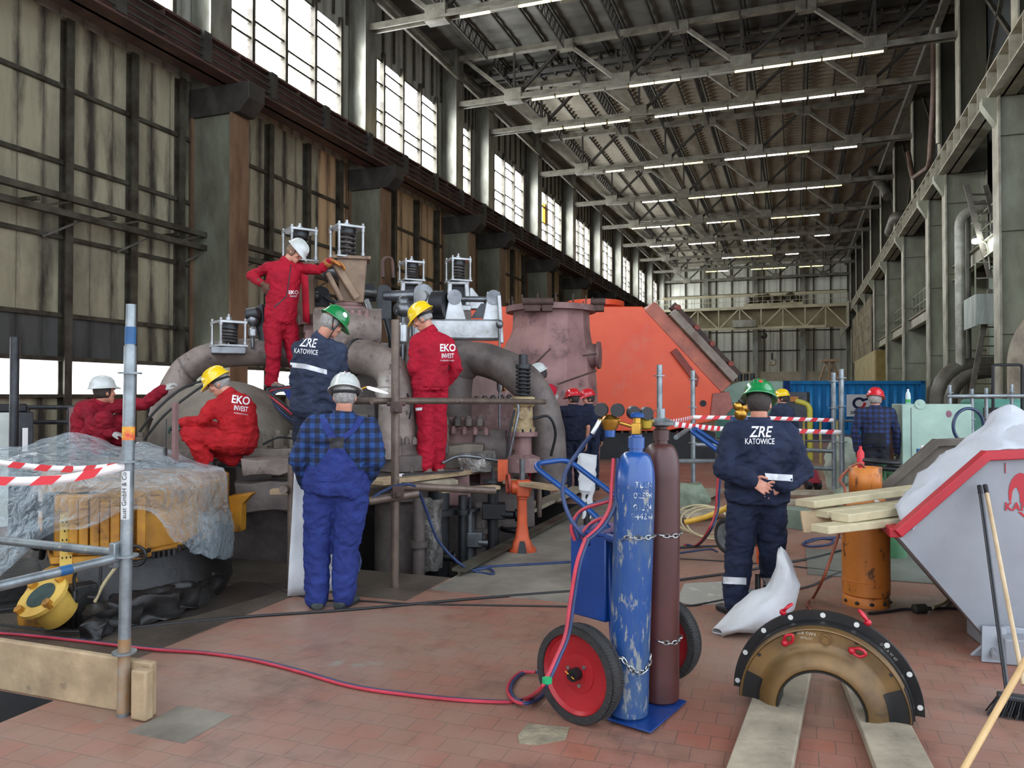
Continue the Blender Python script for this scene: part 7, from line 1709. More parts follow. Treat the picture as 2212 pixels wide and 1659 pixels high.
# boards in front of it
for (a, b, w, h, lab) in (((1738,1088,5.25),(2000,1054,6.1),.15,.05,'pale board on the stack, uppermost and farthest'),((1772,1110,5.2),(2010,1082,5.95),.12,.05,'pale board on the stack, middle one ending behind'),((1814,1118,5.0),(2010,1092,5.6),.13,.055,'pale board on the stack, middle one ending in front'),((1770,1143,4.85),(2000,1118,5.45),.13,.05,'pale board on the stack, lowest one with a split end')):
    board(P(*a), P(*b), w, h, M_woodpale, lab, 'pale boards lying over the skip lip')
tag(MB().bar(P(1760,1103,5.25), P(1768,1150,5.2), .2, .02, FV).build('board_end', M_wood), 'short brown board end nailed across the pale boards', 'plank')
# tipping skip
M_skip = mat('grey skip paint', (140,142,146), (124,126,130), .5, .1, 1.5, c3=(112,112,116), s3=5, t3=.64, w3=.1)
M_skipred = mat('red skip rim', (172,26,38), (150,22,34), .45, 0, 3)
M_skipin = mat('dirty skip inside', (108,100,88), (80,72,64), .7, .1, 3)
A_, B_, E_ = P(1936,1152,4.95), P(2133,980,4.95), P(2152,1402,4.95)
_n = (B_-A_).cross(E_-A_)
C_, G_ = [CAM + ray(*q)*((A_-CAM).dot(_n)/ray(*q).dot(_n)) for q in ((2420,972),(2420,1450))]
Wv = V((FV.x,FV.y,0))*1.35 + V((RV.x,RV.y,0))*.42
SK = thing('tipping_skip', 'grey tipping skip with a red rim and a red elephant mark', 'skip', V((E_.x+.3,E_.y+.4,0)))
side = [A_, B_, C_, G_, E_]
nrm = (B_-A_).cross(E_-A_).normalized(); nrm = nrm if nrm.dot(FV) < 0 else -nrm
MB().prism(side, -nrm*.008).build('side_panel', M_skip, SK)
MB().prism([p+Wv for p in side], -nrm*.008).build('side_panel', M_skipin, SK)
MB().add([A_, E_, E_+Wv, A_+Wv], [(0,1,2,3)]).build('front_chute', M_skip, SK, thick=.008)
MB().add([E_, G_, G_+Wv, E_+Wv], [(0,1,2,3)]).build('bottom_panel', M_skip, SK, thick=.008)
rm = MB()
for off in (V((0,0,0)), Wv):
    rm.bar(A_+off, B_+off, .07, .06, (0,0,1)); rm.bar(B_+off-(B_-A_).normalized()*.02, C_+off, .07, .06, (0,0,1))
    rm.build('rim', M_skipred if off.length == 0 else M_skipin, SK, bevel=.006); rm = MB()
MB().bar(A_, A_+Wv, .08, .06, (0,0,1)).build('chute_lip', M_skipred, SK, bevel=.006)
dA = (E_-A_).normalized(); MB().bar(A_+dA*.03, E_, .02, .05, nrm).build('edge_angle', M_skip, SK)
fb_ = PZ(2150,1420)
fbm = Matrix.Translation(fb_) @ Matrix.Rotation(head(2150)+.35,4,'Z')
MB().prism([V((-.14,0,0)),V((.2,0,0)),V((.25,0,.18)),V((.05,0,.2)),V((-.02,0,.12))], (0,.03,0)).xf(fbm).build('foot_bracket', mat('pale grey bracket', (168,172,178), (140,144,150), .45, .2), SK, bevel=.004)
MB().prism([V((-.12,-.12,.005)),V((.02,-.12,.005)),V((.06,-.02,.2)),V((-.08,-.02,.2))], (.0,.012,0)).cyl((-.06,-.16,.05),(-.02,.02,.09),.018,n=10).xf(fbm).build('foot_gusset', M_skip, SK)
MB().box((.0,-.15,0),(.9,.5,.16)).xf(fbm).build('base_frame', M_skip, SK, bevel=.01)
# elephant mark and lettering on the near panel
def onp(px, py): r_ = ray(px, py); return CAM + r_*((A_-CAM).dot(nrm)/r_.dot(nrm)) + nrm*.003
ele = [(2179,1082),(2183,1084),(2185,1074),(2186,1062),(2190,1055),(2196,1052),(2199,1060),(2202,1068),(2203,1086),(2214,1086),(2215,1072),(2226,1070),(2240,1072),(2244,1087),(2256,1087),(2257,1070),(2263,1060),(2266,1074),(2268,1073),(2267,1052),(2262,1036),(2250,1027),(2234,1024),(2220,1026),(2211,1023),(2203,1021),(2193,1026),(2185,1036),(2180,1048),(2178,1062)]
mm = MB().add([onp(*p) for p in ele], [tuple(range(len(ele)))]); el = mm.build('elephant_mark', M_skipred, SK, smooth=False)
org = onp(2205,1095); ux = (onp(2235,1096)-onp(2175,1095)).normalized(); uz = (onp(2205,1085)-onp(2205,1105)); uz = (uz-ux*uz.dot(ux)).normalized()
text_on_plane('lettering', 'KAN', .075, M_skipred, SK, onp(2196,1095), ux, uz, bold=.0018, spacing=1.05, lift=.004 if ux.cross(uz).dot(nrm) > 0 else -.004)
mm = MB().add([onp(*p) for p in ((2198,1106),(2206,1106),(2212,1112),(2230,1114),(2230,1120),(2212,1118))], [tuple(range(6))]); mm.build('lettering', M_skipred, SK, smooth=False)
MB().bar(onp(2171,1000), onp(2171,1022), .008, .004).build('paint_run', M_skipred, SK)
# paper hanging in the skip
def sheet(rows, m, name, label, cat, amp=.03, sc=5, sub=6, thick=.003):
    R_ = [smooth_path(r, sub) for r in rows]; cols = [smooth_path([R_[i][k] for i in range(len(R_))], sub) for k in range(len(R_[0]))]; fine = []
    for i in range(len(cols[0])):
        fine.append([])
        for k in range(len(cols)):
            p = cols[k][i]; q = p*sc; c_ = noise.cell(q*1.1)*.3; a = abs(noise.noise(q+V((c_*0,0,0))))*1.1+abs(noise.noise(q*2.1))*.5+abs(noise.noise(q*4.3))*.2
            fine[-1].append(p + nrm*(a*amp) + EZ*(amp*.6*noise.noise(q*1.4+V((7,1,3)))))
    return tag(MB().grid(fine).build(name, m, thick=thick, sharp=28), label, cat)
sheet([[P(1962,1138,4.98),P(2010,1090,5.0),P(2070,1036,5.02),P(2130,985,5.05),P(2190,966,5.1),P(2260,966,5.1)],
       [P(1940,1112,5.1),P(1985,1068,5.15),P(2050,1010,5.2),P(2125,955,5.25),P(2185,932,5.3),P(2260,940,5.3)],
       [P(1930,1098,5.2),P(1968,1055,5.25),P(2045,985,5.35),P(2120,928,5.45),P(2175,900,5.5),P(2260,915,5.5)],
       [P(1918,1084,5.3),P(1955,1048,5.35),P(2040,975,5.5),P(2115,918,5.6),P(2168,886,5.65),P(2260,905,5.6)]], mat('white crumpled paper', (182,184,188), (170,172,178), .75), 'crumpled_paper', 'big crumpled sheet of white paper lying over the skip rim', 'paper', .1, 4)
# brooms
def broom(top, foot, m, label, headm, hd=True, r=.0125):
    t = thing('broom', label, 'broom', V((foot.x,foot.y,0)))
    MB().tube([top, foot], r, 12).build('handle', m, t)
    MB().tube([top, top+(foot-top).normalized()*.06], r*1.15, 12).build('hang_cap', M_black, t)
    if hd:
        Mh = Matrix.Translation(V((foot.x,foot.y,0))) @ Matrix.Rotation(head(2180)+.1,4,'Z')
        MB().box((-.05,-.03,.085),(.34,.03,.12)).xf(Mh).build('broom_head', headm, t, bevel=.012)
        br = MB(); random.seed(3)
        for i in range(36):
            for j in range(5):
                x = -.045+.38*i/35; y = -.026+.052*j/4; br.cyl((x,y,.09),(x+(x-.14)*.25+random.uniform(-.006,.006),y*1.6+random.uniform(-.006,.006),.004),.0035,n=4)
        tag(br.xf(Mh).build('bristles', M_black, t), kind='stuff')
    return t
f1 = PZ(2178,1548); broom(P(2116,1050,4.88), V((f1.x,f1.y,.1)), mat('black painted stick', (30,32,36), rough=.35), 'black handled broom with dark bristles leaning on the grey skip', M_steeldark)
f2 = PZ(2212,1520); broom(P(2128,1048,4.9), V((f2.x,f2.y,.1)), mat('pale wooden stick', (196,172,136), (176,150,112), .5, 0, 6), 'pale wooden broom leaning on the grey skip behind the black one', M_tape, False)
o = tag(MB().tube([P(2222,1415,3.35), PZ(2040,1735,.01)], .014, 12).build('broom_stick', mat('varnished stick', (206,172,120), (184,148,96), .45, 0, 6)), 'varnished wooden stick slanting across the corner in front of the brooms', 'stick')
# cable joint on the floor
q = PZ(1992,1316,.03); CJ = thing('cable_coupling', 'dark cylindrical cable coupling lying on the floor before the skip', 'connector', q)
MB().lathe(q-RV*.07, RV*1+FV*.15, [(0,.018),(.01,.038),(.1,.038),(.11,.018),(.15,.014)], 16).build('coupling_body', mat('olive black coupling', (52,50,38), (36,34,28), .6), CJ)
tag(MB().tube(smooth_path([PZ(2014,1313,.03),PZ(2040,1302,.02),PZ(2052,1288,.02),PZ(2064,1272,.02)],6), .012, 8).build('cable', M_cream), 'beige cable leaving the dark cable coupling', 'cable')
def floor_cable(pts, r, m, label, z=None):
    z = r if z is None else z
    return tag(MB().tube(smooth_path([PZ(x,y,z) for x, y in pts], 8), r, 8).build('cable', m), label, 'cable')
floor_cable([(1876,1325),(1910,1322),(1950,1316),(1972,1316)], .011, M_cable, 'black cable from the half ring to the cable coupling')
floor_cable([(2010,1314),(2060,1314),(2110,1320)], .010, M_cable, 'black cable from the coupling to under the skip')
floor_cable([(-60,1345),(60,1356),(150,1364),(280,1356),(420,1342),(560,1330),(740,1318),(900,1304),(1060,1290),(1232,1277)], .011, M_cable, 'long black cable across the whole floor in front of the check shirt')
floor_cable([(1450,1255),(1500,1248),(1560,1240),(1660,1224)], .011, M_cable, 'black cable beyond the brown cylinder to the navy trousers')
floor_cable([(560,1258),(620,1280),(700,1296),(780,1298),(880,1304),(980,1306),(1100,1308),(1225,1310)], .007, M_cable, 'thin black cable running behind the blue overall to the cart')
floor_cable([(1452,1184),(1500,1181),(1560,1179)], .011, M_cable, 'black cable beside the second cart wheel')
floor_cable([(1452,1303),(1490,1308),(1530,1302),(1580,1292)], .008, M_cable, 'thin cable by the chalky patch and the boot')
floor_cable([(1695,1216),(1760,1204),(1822,1188)], .011, M_cable, 'black cable on the grey sheet behind the navy trousers')
floor_cable([(1725,1272),(1760,1262),(1790,1246),(1822,1234)], .008, M_cable, 'kinked black cable beside the orange hose')
floor_cable([(1455,1206),(1560,1212),(1700,1222),(1822,1236)], .006, M_cable, 'thin cable along the grey sheet edge')
floor_cable([(1740,1172),(1770,1164),(1800,1166),(1790,1176),(1750,1180),(1735,1174),(1760,1164),(1815,1160)], .012, M_hoseblue, 'coiled blue hose under the pale boards')
floor_cable([(1455,1196),(1500,1190),(1535,1186),(1550,1192)], .009, M_hoseblue, 'short blue hose piece behind the brown cylinder')
# broken floor
def patch(poly, m, z=.004): return struct(MB().prism([PZ(x,y,-.004) for x, y in poly], (0,0,z+.004)).build('floor_patch', m))
patch([(1118,1592),(1140,1566),(1230,1574),(1222,1600),(1160,1612),(1122,1608)], mat('broken grey screed', (150,142,116), (112,104,86), .9, 0, 9, bump=.5, bs=40))
patch([(1462,1300),(1478,1262),(1560,1258),(1600,1268),(1590,1302),(1500,1310)], mat('chalky patch', (150,146,134), (196,190,180), .85, 0, 7, r0=.55, r1=.7, bump=.3))

# ------------------------------------------------------------------ second cart and clutter behind the navy jacket
q = PZ(1578,1200); S2 = thing('cylinder_cart', 'second gas cart half hidden behind the navy jacket, with a grey spoked wheel', 'cart', q)
def wheel(c, ax, R, m1, m2, parent, nm='wheel'):
    MB().torus(c, ax, R-.03, .032, 40, 10).build('tyre', m1, parent); MB().lathe(c-ax.normalized()*.02, ax, [(0,.0),(0,R*.78),(.04,R*.78),(.045,R*.6),(.03,R*.3),(.05,0.01)], 30).build(nm, m2, parent)
Rq = Matrix.Rotation(head(1575),3,'Z')
wheel(P(1572,1158,7.6), Rq @ V((-.75,-.66,0)), .18, M_rubber, M_galv, S2); wheel(P(1646,1150,7.9), Rq @ V((-.75,-.66,0)), .18, M_rubber, M_galv, S2)
MB().tube(bend([P(1600,1010,7.5), P(1494,932,7.7), P(1500,925,8.1), P(1600,990,7.8)], .08, 6), .024, 12).build('handle', M_bluehandle, S2)
MB().cyl(P(1600,1170,7.7), P(1600,900,7.7), .1, n=20).build('cylinder', M_cylblue, S2)
MB().tube(smooth_path([P(1480,1128,7.8), P(1530,1115,7.7), P(1580,1092,7.6)], 6), .028, 10).build('yellow_tow_bar', mat('yellow bar', (216,170,56), (186,140,40), .45), S2)
v3_ = thing('brass_regulator', 'brass regulator cluster with a black gauge behind the navy collar', 'regulator', P(1600,900,7.5))
for px, py, m, r in ((1594,878,M_brass,.045),(1610,882,M_brass,.05),(1604,868,M_gauge,.045),(1600,895,M_brass,.06)): MB().ell(P(px,py,7.5), r, r*.8, r, 16, 10).build('gauge', m, v3_)
twin([P(1560,980,7.4), P(1552,1050,7.4), P(1548,1105,7.4), P(1530,1150,7.4), PZ(1505,1178,.02), PZ(1480,1176,.02)], RV*.012, 'red hose dropping beside the second cart', 'dark blue hose dropping beside the second cart')
for k in range(3):
    c = PZ(1515+14*k, 1122+8*k, .15); tag(MB().tube(smooth_path([c+RV*(.32*math.cos(t))+EZ*(.16*math.sin(t)+.02*k)+FV*.1*math.sin(t) for t in [2*PI*i/14+.2*k for i in range(15)]], 3), .012, 7).build('cable_coil', M_cream), ('beige cable coil, loop closest to the brown cylinder','beige cable coil, middle loop','beige cable coil, loop closest to the navy trousers')[k], 'cable', 'beige cable loops behind the second cart')
a, b = vert(1643, 1165, 1292, 6.5); a.z = 0; t = thing('orange_prop', 'orange tubular prop with a dark lower rod seen between the navy trouser legs', 'prop', a)
MB().tube([a+EZ*.25, b], [.034,.03], 14).build('tube', M_orangejack, t); MB().tube([P(1637,1312,6.0)*1, P(1637,1240,6.05)], .022, 10).build('rod', M_oily, t); MB().box((-.1,-.06,0),(.12,.08,.012)).xf(Matrix.Translation(a)).build('foot_plate', M_galv, t)
# galvanised barrier scaffold with tape
def post(px, y0, d, r, label, y1=None):
    a, b = vert(px, y0, 900, d); a.z = 0; o = tube_thing('scaffold_post', [a, b], r, M_galv, label, 'post'); ROOTM[o.name] = Matrix.Translation(o.location)
    for f in (.45, .72, .93): MB().lathe(a.lerp(b, f), EZ, [(0,r),(0,r*2),(.012,r*2),(.012,r)], 16).build('rosette', M_galv, o)
    return a, b
post(1425, 788, 9.6, .036, 'galvanised post rising straight behind the brown cylinder top')
p1 = post(1497, 800, 12.0, .036, 'galvanised post between the brown cylinder and the navy jacket')
p2 = post(1801, 805, 12.3, .036, 'galvanised post of the close pair, slightly shorter one with tape ends')
p3 = post(1818, 797, 12.0, .038, 'galvanised post of the close pair, taller one')
for (a, b, lab) in ((P(1460,945,10.5),P(1497,920,12.0),'short galvanised ledger slanting to the post beside the navy jacket'),(P(1455,996,11),P(1565,996,12),'galvanised ledger low behind the navy sleeve'),(P(1497,960,12),P(1570,963,12.2),'galvanised ledger higher behind the navy sleeve'),(P(1735,972,12.2),P(1800,975,12.3),'upper galvanised ledger ending at the close pair of posts'),(P(1740,1010,12.2),P(1800,1013,12.3),'lower galvanised ledger ending at the close pair of posts')):
    tube_thing('scaffold_ledger', [a, b], .032, M_galv, lab, 'tube')
tape([P(1432,914,9.6), P(1497,897,11.95), P(1650,900,12.1), P(1801,908,12.25)], .06, 'upper red and white tape strung behind the navy jacket')
tape([P(1432,914,9.58), P(1560,922,11.0), P(1700,928,12.0), P(1818,934,11.95)], .07, 'lower red and white tape strung behind the navy jacket')
tape([P(1812,935,11.9), P(1812,1005,11.9)], .05, 'loose tape end hanging from the close pair of posts')
# ------------------------------------------------------------------ background right
M_contblue = mat('blue container paint', (44,146,214), (34,122,190), .45, .1, 2, stretch=(1,1,.4), c3=(20,120,184), s3=5, t3=.6, w3=.1)
M_teal = mat('sea green machine paint', (98,158,142), (76,130,118), .45, .1, 2)
M_palegreen = mat('pale green cabinet', (160,186,170), (134,160,146), .45, .1, 2)
M_greycab = mat('dark grey cabinet', (88,92,98), (70,74,80), .45, .2, 3)
M_greenbag = mat('grey green tarpaulin', (126,136,114), (96,106,88), .7, 0, 4, bump=.3)
D = 33; a = P(1690,850,D); b = P(1998,850,D); h = P(1690,824,D).z
CN = thing('shipping_container', 'blue corrugated steel container with a white company sign', 'container', V(((a.x+b.x)/2,(a.y+b.y)/2,0)))
u = (V((b.x,b.y,0))-V((a.x,a.y,0))); Lc = u.length; u.normalize(); n_ = V((u.y,-u.x,0)); o0 = V((a.x,a.y,0))
prof = []; x = .25
while x < Lc-.2:
    for dx, dy in ((0,0),(.07,.1),(.18,.1),(.25,0)): prof.append((x+dx, dy))
    x += .36
MB().grid([[o0+u*px_+n_*(.0-dy)+EZ*z for px_, dy in prof] for z in (.2,h-.12)]).build('corrugated_side', M_contblue, CN, sharp=10, thick=.01)
MB().box((0,.05,0),(Lc,2.4,h)).xf(Matrix.Translation(o0) @ Matrix.Rotation(math.atan2(u.y,u.x),4,'Z')).build('shell', M_contblue, CN)
fr = Matrix.Translation(o0) @ Matrix.Rotation(math.atan2(u.y,u.x),4,'Z')
MB().box((0,-.06,0),(.3,.1,h+.03)).xf(fr).build('corner_post', mat('dark blue post', (20,60,140), (16,48,110), .45), CN); MB().box((Lc-.2,-.06,0),(Lc,.1,h+.03)).xf(fr).build('corner_post', M_contblue, CN)
MB().box((0,-.06,h-.12),(Lc,.1,h+.03)).xf(fr).build('top_rail', M_contblue, CN); MB().box((0,-.06,0),(Lc,.1,.2)).xf(fr).build('bottom_rail', M_contblue, CN)
# sign with the ring emblem
sa, sb = P(1826,852,D-.35), P(1879,900,D-.35); sw = Lc*53/308; shh = sa.z-sb.z; xs_ = Lc*(1826-1690)/308
SG = thing('company_sign', 'white sign with a dark blue and red open ring emblem on the container', 'sign', o0+u*(xs_+sw/2)+n_*.1+EZ*sb.z)
MB().box((xs_,-.14,sb.z),(xs_+sw,-.1,sa.z)).xf(fr).build('board', mat('white sign', (226,228,230), rough=.5), SG)
cx_, cz_ = xs_+sw*.5, sb.z+shh*.6; R0, R1 = shh*.16, shh*.27
def arc2(a0, a1, n=20):
    m = MB(); m.grid([[fr @ V((cx_+r*1.15*math.cos(a0+(a1-a0)*i/n),-.146,cz_+r*math.sin(a0+(a1-a0)*i/n))) for i in range(n+1)] for r in (R0, R1)]); return m
arc2(math.radians(40), math.radians(275)).build('emblem_ring', mat('emblem navy', (28,34,74), rough=.5), SG, smooth=False)
MB().prism([fr @ V((cx_+R0*.4,-.146,cz_+R1*.62)), fr @ V((cx_+R1*1.5,-.146,cz_+R1*.95)), fr @ V((cx_+R1*1.5,-.146,cz_+R1*.6)), fr @ V((cx_+R0*.9,-.146,cz_+R0*.4))], n_*.002).build('emblem_bar', MATS['emblem navy'], SG)
arc2(math.radians(-85), math.radians(8)).build('emblem_segment', mat('emblem red', (206,44,56), rough=.5), SG, smooth=False)
text_on_plane('lettering', 'ZRE', shh*.17, mat('sign ink', (40,44,60)), SG, fr @ V((xs_+sw*.27,-.142,sb.z+shh*.17)), u, EZ, bold=.006, lift=.004)
text_on_plane('lettering', 'KATOWICE', shh*.13, mat('sign ink light', (90,94,110)), SG, fr @ V((xs_+sw*.68,-.142,sb.z+shh*.17)), u, EZ, lift=.004, sx=.75)
# green generator set with a rounded hood
c = P(1622,900,30); g = thing('generator_hood', 'pale sea green generator with a rounded hood beyond the orange shoulder', 'machine', V((c.x,c.y,0)))
Mg = Matrix.Translation(V((c.x,c.y,0))) @ Matrix.Rotation(head(1622),4,'Z')
ht = P(1600,822,30).z
MB().prism([V((-1.3*math.cos(t)-.0,0,ht-.95+.95*math.sin(t))) for t in [PI*i/20 for i in range(21)]]+[V((1.3,0,.9)),V((-1.3,0,.9))], (0,3,0)).xf(Mg).build('hood', M_palegreen, g, sharp=30)
MB().box((-1.3,-.4,.0),(1.5,0,1.4)).xf(Mg).build('end_bell', M_teal, g, bevel=.05); MB().box((-.3,.05,1.4),(1.2,1.5,ht-.02)).xf(Mg).build('side_box', M_palegreen, g, bevel=.04)
for k in range(4): q = Mg @ V((-.65+.24*k,1.2,ht)); MB().cyl(q, q+EZ*.3, .09, n=14).build('vent_pipe', M_steeldark, g)
# cabinets, pipe, rails, board
c = P(1720,900,24); o = MB().box((-.32,0,0),(.32,.5,P(1720,847,24).z)).xf(Matrix.Translation(V((c.x,c.y,0))) @ Matrix.Rotation(head(1720)-.2,4,'Z')).build('switch_cabinet', M_greycab, bevel=.02); tag(o, 'dark grey switch cabinet before the blue container', 'cabinet'); ROOTM[o.name] = Matrix.Translation(o.location)
c2 = P(1716,862,23.8); MB().box((-.12,-.02,-.08),(.12,0,.08)).xf(Matrix.Translation(c2) @ Matrix.Rotation(head(1716)-.2,4,'Z')).build('warning_plate', mat('orange plate', (190,120,60)), o)
b0 = P(1750,935,20); b0.z = 0; pipe(bend([b0, V((b0.x,b0.y,P(1750,874,20).z)), V((b0.x-.35,b0.y,P(1750,866,20).z))], .2), .07, mat('yellow gas pipe', (206,196,70), (170,160,60), .45), 'yellow bent gas pipe before the blue container', smooth=False)
gr = thing('guard_rail', 'thin yellowish guard rail in front of the blue container', 'rail', P(1800,950,19))
for z in (1.05,.55): MB().tube([V((P(px,900,19).x,P(px,900,19).y,z)) for px in (1660,1990)], .03, 8).build('rail', M_greycab, gr)
for px in range(1664,1990,36): q = P(px,900,19); MB().cyl((q.x,q.y,0),(q.x,q.y,1.05),.03,n=8).build('post', mat('yellowish post', (176,160,80), (130,116,60), .5), gr)
# tool board with spanners, pale green cabinet, bottle
D = 11.8; c = P(1932,900,D); F_ = Matrix.Translation(V((c.x,c.y,0))) @ Matrix.Rotation(head(1932),4,'Z')
TB = tag(MB().box((-.16,0,0),(.16,.05,P(1932,882,D).z)).xf(F_).build('tool_board', mat('brown board', (122,82,60), (98,66,50), .6, 0, 3), bevel=.005), 'brown upright tool board beside the pale green cabinet', 'board')
for k, (x, z0, L_) in enumerate(((-.09,1.2,.2),(-.01,1.13,.17),(.1,1.05,.28))):
    q = F_ @ V((x,-.02,z0)); t = thing('spanner', ('open ended spanner hanging closest to the checked shirt','small spanner hanging in the middle of the board','big spanner hanging closest to the green cabinet')[k], 'spanner', q, 0, 'spanners on the tool board')
    Mq = Matrix.Translation(q) @ Matrix.Rotation(head(1932),4,'Z')
    MB().box((-.012,-.008,0),(.012,.0,L_)).xf(Mq).build('shaft', M_chrome, t); 
    for z in (0, L_): MB().torus(Mq @ V((0,-.004,z)), Rq @ V((0,1,0)), .024, .009, 16, 6).build('jaw', M_chrome, t)
D = 11.3; c = P(1968,900,D); zc = P(1968,873,D).z; F_ = Matrix.Translation(V((c.x,c.y,0))) @ Matrix.Rotation(head(1968)+.25,4,'Z')
o = MB().box((-.12,0,0),(.8,.6,zc)).xf(F_).build('steel_cabinet', M_palegreen, bevel=.01); tag(o, 'pale green steel cabinet with a lifting lug, behind the skip', 'cabinet'); ROOTM[o.name] = Matrix.Translation(o.location)
MB().cyl((.12,-.02,zc),(.12,.02,zc),.07,n=18).cyl((.12,-.025,zc+.02),(.12,-.02,zc+.02),.03,n=14).xf(F_).build('lifting_lug', M_palegreen, o); MB().ell(F_ @ V((.5,-.003,zc-.14)), .04,.004,.05,14,8).build('paint_blot', mat('plum paint', (128,84,100)), o)
MB().box((-.005,-.004,.05),(.005,0,zc-.05)).xf(F_).build('door_gap', M_greycab, o)
q = F_ @ V((0.0,.15,zc)); bt = thing('water_bottle', 'clear water bottle with a green label on the pale green cabinet', 'bottle', q)
MB().lathe(q, EZ, [(0,.032),(.01,.036),(.12,.036),(.17,.028),(.19,.014),(.2,.014)], 18).build('bottle_body', mat('pale bottle plastic', (190,206,208), (170,190,192), .15), bt); MB().lathe(q+EZ*.02, EZ, [(0,.0365),(.05,.0365)], 18).build('label', mat('green label', (70,160,90)), bt); MB().cyl(q+EZ*.2, q+EZ*.22, .015, n=12).build('cap', mat('white cap', (226,226,226)), bt)
q = P(1998,970,10.8); t = thing('plastic_crate', 'small blue plastic crate by the pale green cabinet', 'crate', q); MB().box((-.1,-.08,-.1),(.1,.08,.0)).xf(Matrix.Translation(q)).build('crate_body', mat('blue crate', (28,96,170), (22,80,146), .4), t, bevel=.01); MB().box((-.05,-.04,.0),(.05,.04,.05)).xf(Matrix.Translation(q)).build('paper', M_tape, t)
# teal tank, blue ring, dark frame and scaffold rail at the edge
c = P(2175,920,14.5); g = thing('teal_tank', 'teal machine tank with a dark window beyond the scaffold rail', 'tank', V((c.x,c.y,0)))
MB().lathe(V((c.x,c.y,0)), EZ, [(0,.75),(1.55,.75),(1.6,.7)], 36).build('tank_body', M_teal, g, sharp=30); q = P(2155,900,13.7); MB().box((-.22,-.02,-.16),(.22,.02,.16)).xf(Matrix.Translation(q) @ Matrix.Rotation(head(2155),4,'Z')).build('window', M_oily, g)
c = P(2092,920,10.4); tag(MB().torus(c, -FV+RV*.2, .235, .022, 44, 8).build('steel_ring', mat('navy ring', (30,52,84), (22,36,60), .4)), 'navy blue steel ring hung beside the pale green cabinet', 'ring')
for px, y0, lab in ((2052,832,'beside the bent pipes'),(2100,840,'behind the navy ring'),(2131,838,'by the teal tank window'),(2186,830,'at the picture edge')): post(px, y0, 12.6, .03, 'thin galvanised post %s' % lab)
tube_thing('scaffold_ledger', [P(2046,856,12.6), P(2240,855,12.4)], .032, M_galv, 'long galvanised rail before the teal tank', 'tube')
fr_ = MB()
tag(fr_.tube(bend([P(2145,940,13.2), P(2145,788,13.2), P(2208,788,13.2), P(2208,940,13.2)], .05, 4), .025, 8).build('tube_hoop', M_black), 'black upright pipe frame before the teal tank', 'frame')
# valves with hand wheels, bags, pallet truck, extinguisher
for k, (px, py, d, lab) in enumerate(((1905,997,8.2,'green valve with the higher black hand wheel beyond the propane bottle'),(1926,1012,8.0,'green valve with the lower black hand wheel beyond the propane bottle'))):
    c = P(px, py, d); t = thing('gate_valve', lab, 'valve', V((c.x,c.y,0)))
    MB().torus(c, EZ+RV*.06, .17, .022, 36, 8).build('hand_wheel', M_black, t)
    for q in range(5): a = 2*PI*q/5; MB().bar(c, c+RV*(.17*math.cos(a))+FV*(.17*math.sin(a)), .03, .02).build('spoke', M_black, t)
    gm = mat('green valve paint', (74,128,84), (56,98,66), .5)
    MB().cyl((c.x,c.y,0), (c.x,c.y,.55), .14, n=20).cyl((c.x,c.y,.4),(c.x,c.y,c.z-.02),.05,n=12).cyl((c.x-.09,c.y,.45),(c.x-.09,c.y,c.z-.1),.03,n=10).cyl((c.x+.09,c.y,.45),(c.x+.09,c.y,c.z-.1),.03,n=10).build('valve_body', gm, t)
def bag(px, py, d, w, h, m, label, sq=1):
    c = P(px, py, d); Mb = Matrix.Translation(V((c.x,c.y,0))) @ Matrix.Rotation(head(px),4,'Z'); rows = []
    for i in range(13):
        t = i/12; R = (math.sin(PI*(.12+.8*t)))**.5; row = []
        for k in range(26):
            a = 2*PI*k/26; p = V((w*R*math.cos(a), w*.7*R*math.sin(a), h*t)); p += V((noise.noise(p*6+V((px,0,0))),noise.noise(p*6+V((3,px,2))),noise.noise(p*5+V((5,5,px)))))*w*.28; p.z = max(.0, p.z); row.append(Mb @ p)
        rows.append(row)
    return tag(MB().loft(rows).build('bag', m, sharp=40), label, 'bag')
bag(1820, 1010, 12.8, .3, .95, mat('pale green sack', (168,176,160), (132,142,124), .7, 0, 4, bump=.3), 'pale grey green sack standing behind the close pair of posts')
bag(1838, 1050, 11.2, .25, .3, M_greenbag, 'green tarpaulin bag lying by the propane bottle')
bag(1490, 1030, 11.0, .28, .4, M_greenbag, 'olive tarpaulin bag lying behind the brown cylinder')
c = PZ(1758,1058); t = thing('pallet_truck', 'dark red pallet truck head standing behind the navy jacket', 'truck', c)
MB().prism([V((-.14,-.1,.12)),V((.12,-.1,.12)),V((.06,-.1,.36)),V((-.08,-.1,.46))], (0,.2,0)).xf(Matrix.Translation(c) @ Matrix.Rotation(head(1758),4,'Z')).build('pump_body', mat('dark red truck', (150,30,48), (116,24,38), .45), t, bevel=.02)
for s in (-.1,.06): MB().cyl(c+RV*(s-.04)+EZ*.09, c+RV*(s+.05)+EZ*.09, .09, n=20).build('steer_wheel', M_black, t)
c = P(1859,985,11.0); tag(MB().lathe(V((c.x,c.y,0)), EZ, [(0,.06),(.03,.03),(c.z-.15,.03),(c.z-.14,.05),(c.z+.05,.05),(c.z+.1,.02),(c.z+.14,.02)], 14).build('hydrant_post', M_tapered), 'thin red hydrant post standing beside the checked shirt', 'post')
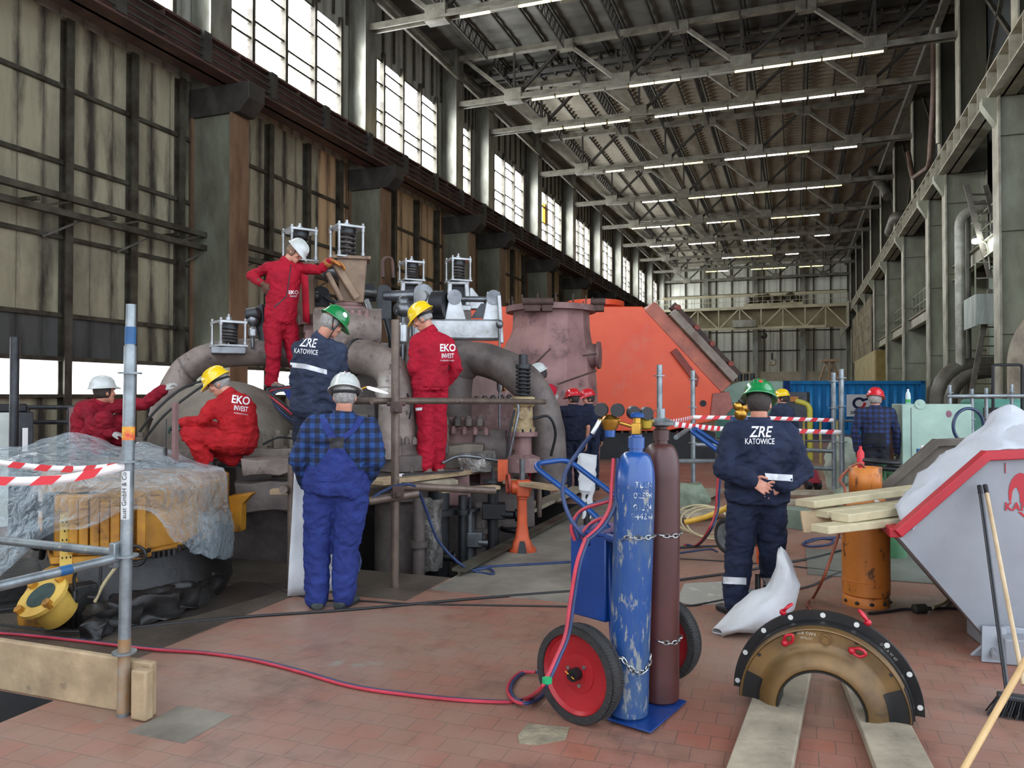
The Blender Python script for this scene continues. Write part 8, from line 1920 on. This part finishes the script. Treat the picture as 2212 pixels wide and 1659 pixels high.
# white bag on a dark stand by the cart handle
c = P(1268,1040,7.6); t = thing('bagged_stand', 'black stand with a white plastic bag pulled over its head', 'stand', V((c.x,c.y,0)))
MB().cyl((c.x,c.y,0),(c.x,c.y,c.z),.035,n=10).build('stand_leg', M_black, t)
rows = []
for i in range(14):
    tt = i/13; z = c.z-.36+.62*tt; R = .045 if tt < .2 else (.06 if tt < .45 else .088+.01*math.sin(tt*9)); row = []
    for k in range(22):
        a = 2*PI*k/22; p = V((R*math.copysign(abs(math.cos(a))**.7,math.cos(a)), R*.7*math.sin(a), z)); p += V((noise.noise(p*14),noise.noise(p*14+V((3,1,2))),noise.noise(p*12+V((5,5,1)))))*.022; row.append(V((c.x,c.y,0))+Matrix.Rotation(head(1268),3,'Z') @ p)
    rows.append(row)
MB().loft(rows).build('white_bag', M_whitecloth, t, sharp=40)
# timber and plates on the floor beyond the navy trousers
zf = .0
for k, (a, b, w, lab) in enumerate((((1455,1098),(1545,1058),.3,'grey plank slanting on the floor behind the brown cylinder'),((1460,1112),(1575,1100),.35,'low dark plank behind the second cart'),((1650,1062),(1850,1066),.4,'wide grey plank lying across behind the navy jacket'),((1650,1082),(1770,1086),.3,'grey plank in front of the wide one behind the navy jacket'))):
    board(PZ(*a,.08+.03*k), PZ(*b,.08+.03*k), w, .05, M_woodgrey, lab)
q0, q1 = PZ(1690,1140,0), PZ(1768,1150,0)
tag(MB().prism([V((q0.x,q0.y,0)),V((q1.x,q1.y,0)),V((q1.x,q1.y,.24)),V((q0.x,q0.y,.24))], FV*.4).build('crate', mat('grey green crate side', (118,132,116), (96,108,94), .6), bevel=.005), 'grey green low crate behind the navy trousers and boards', 'crate')
# trestle ladder far back
c = P(1790,800,40)
for s in (-1,1):
    pass
t = thing('trestle', 'wooden trestle ladder standing far back behind the blue container', 'ladder', P(1792,830,48))
tb, hw_ = P(1792,778,48), .9
for s in (-1,1):
    for q in (-.35,.35): MB().bar(tb+RV*q*.5, V((tb.x,tb.y,0))+RV*(s*hw_*1.3+q), .12, .1).build('leg', M_wood, t)
MB().box((-.5,-.3,-.1),(.5,.3,.05)).xf(Matrix.Translation(tb)).build('top_board', M_wood, t)
# ------------------------------------------------------------------ camera, world, view
cd = bpy.data.cameras.new('camera'); cam = bpy.data.objects.new('camera', cd); COL.objects.link(cam)
cam.location = CAM; cam.rotation_euler = (PI/2 + PITCH, 0, YAW); cd.sensor_width = 36; cd.lens = 36*FP/2212
cd.clip_end = 400; SC.camera = cam
w = bpy.data.worlds.new('sky'); SC.world = w; w.use_nodes = True
bg = w.node_tree.nodes['Background']; bg.inputs['Color'].default_value = (.78, .87, 1, 1); bg.inputs['Strength'].default_value = WORLD
SC.view_settings.view_transform = 'Standard'; SC.view_settings.look = 'None'; SC.view_settings.exposure = EXPO; SC.view_settings.gamma = 1
SC.view_settings.use_curve_mapping = False
SC.cycles.max_bounces = 7; SC.cycles.transparent_max_bounces = 24; SC.cycles.diffuse_bounces = 4; SC.cycles.glossy_bounces = 3
SC.cycles.caustics_reflective = False; SC.cycles.caustics_refractive = False; SC.cycles.sample_clamp_indirect = 6
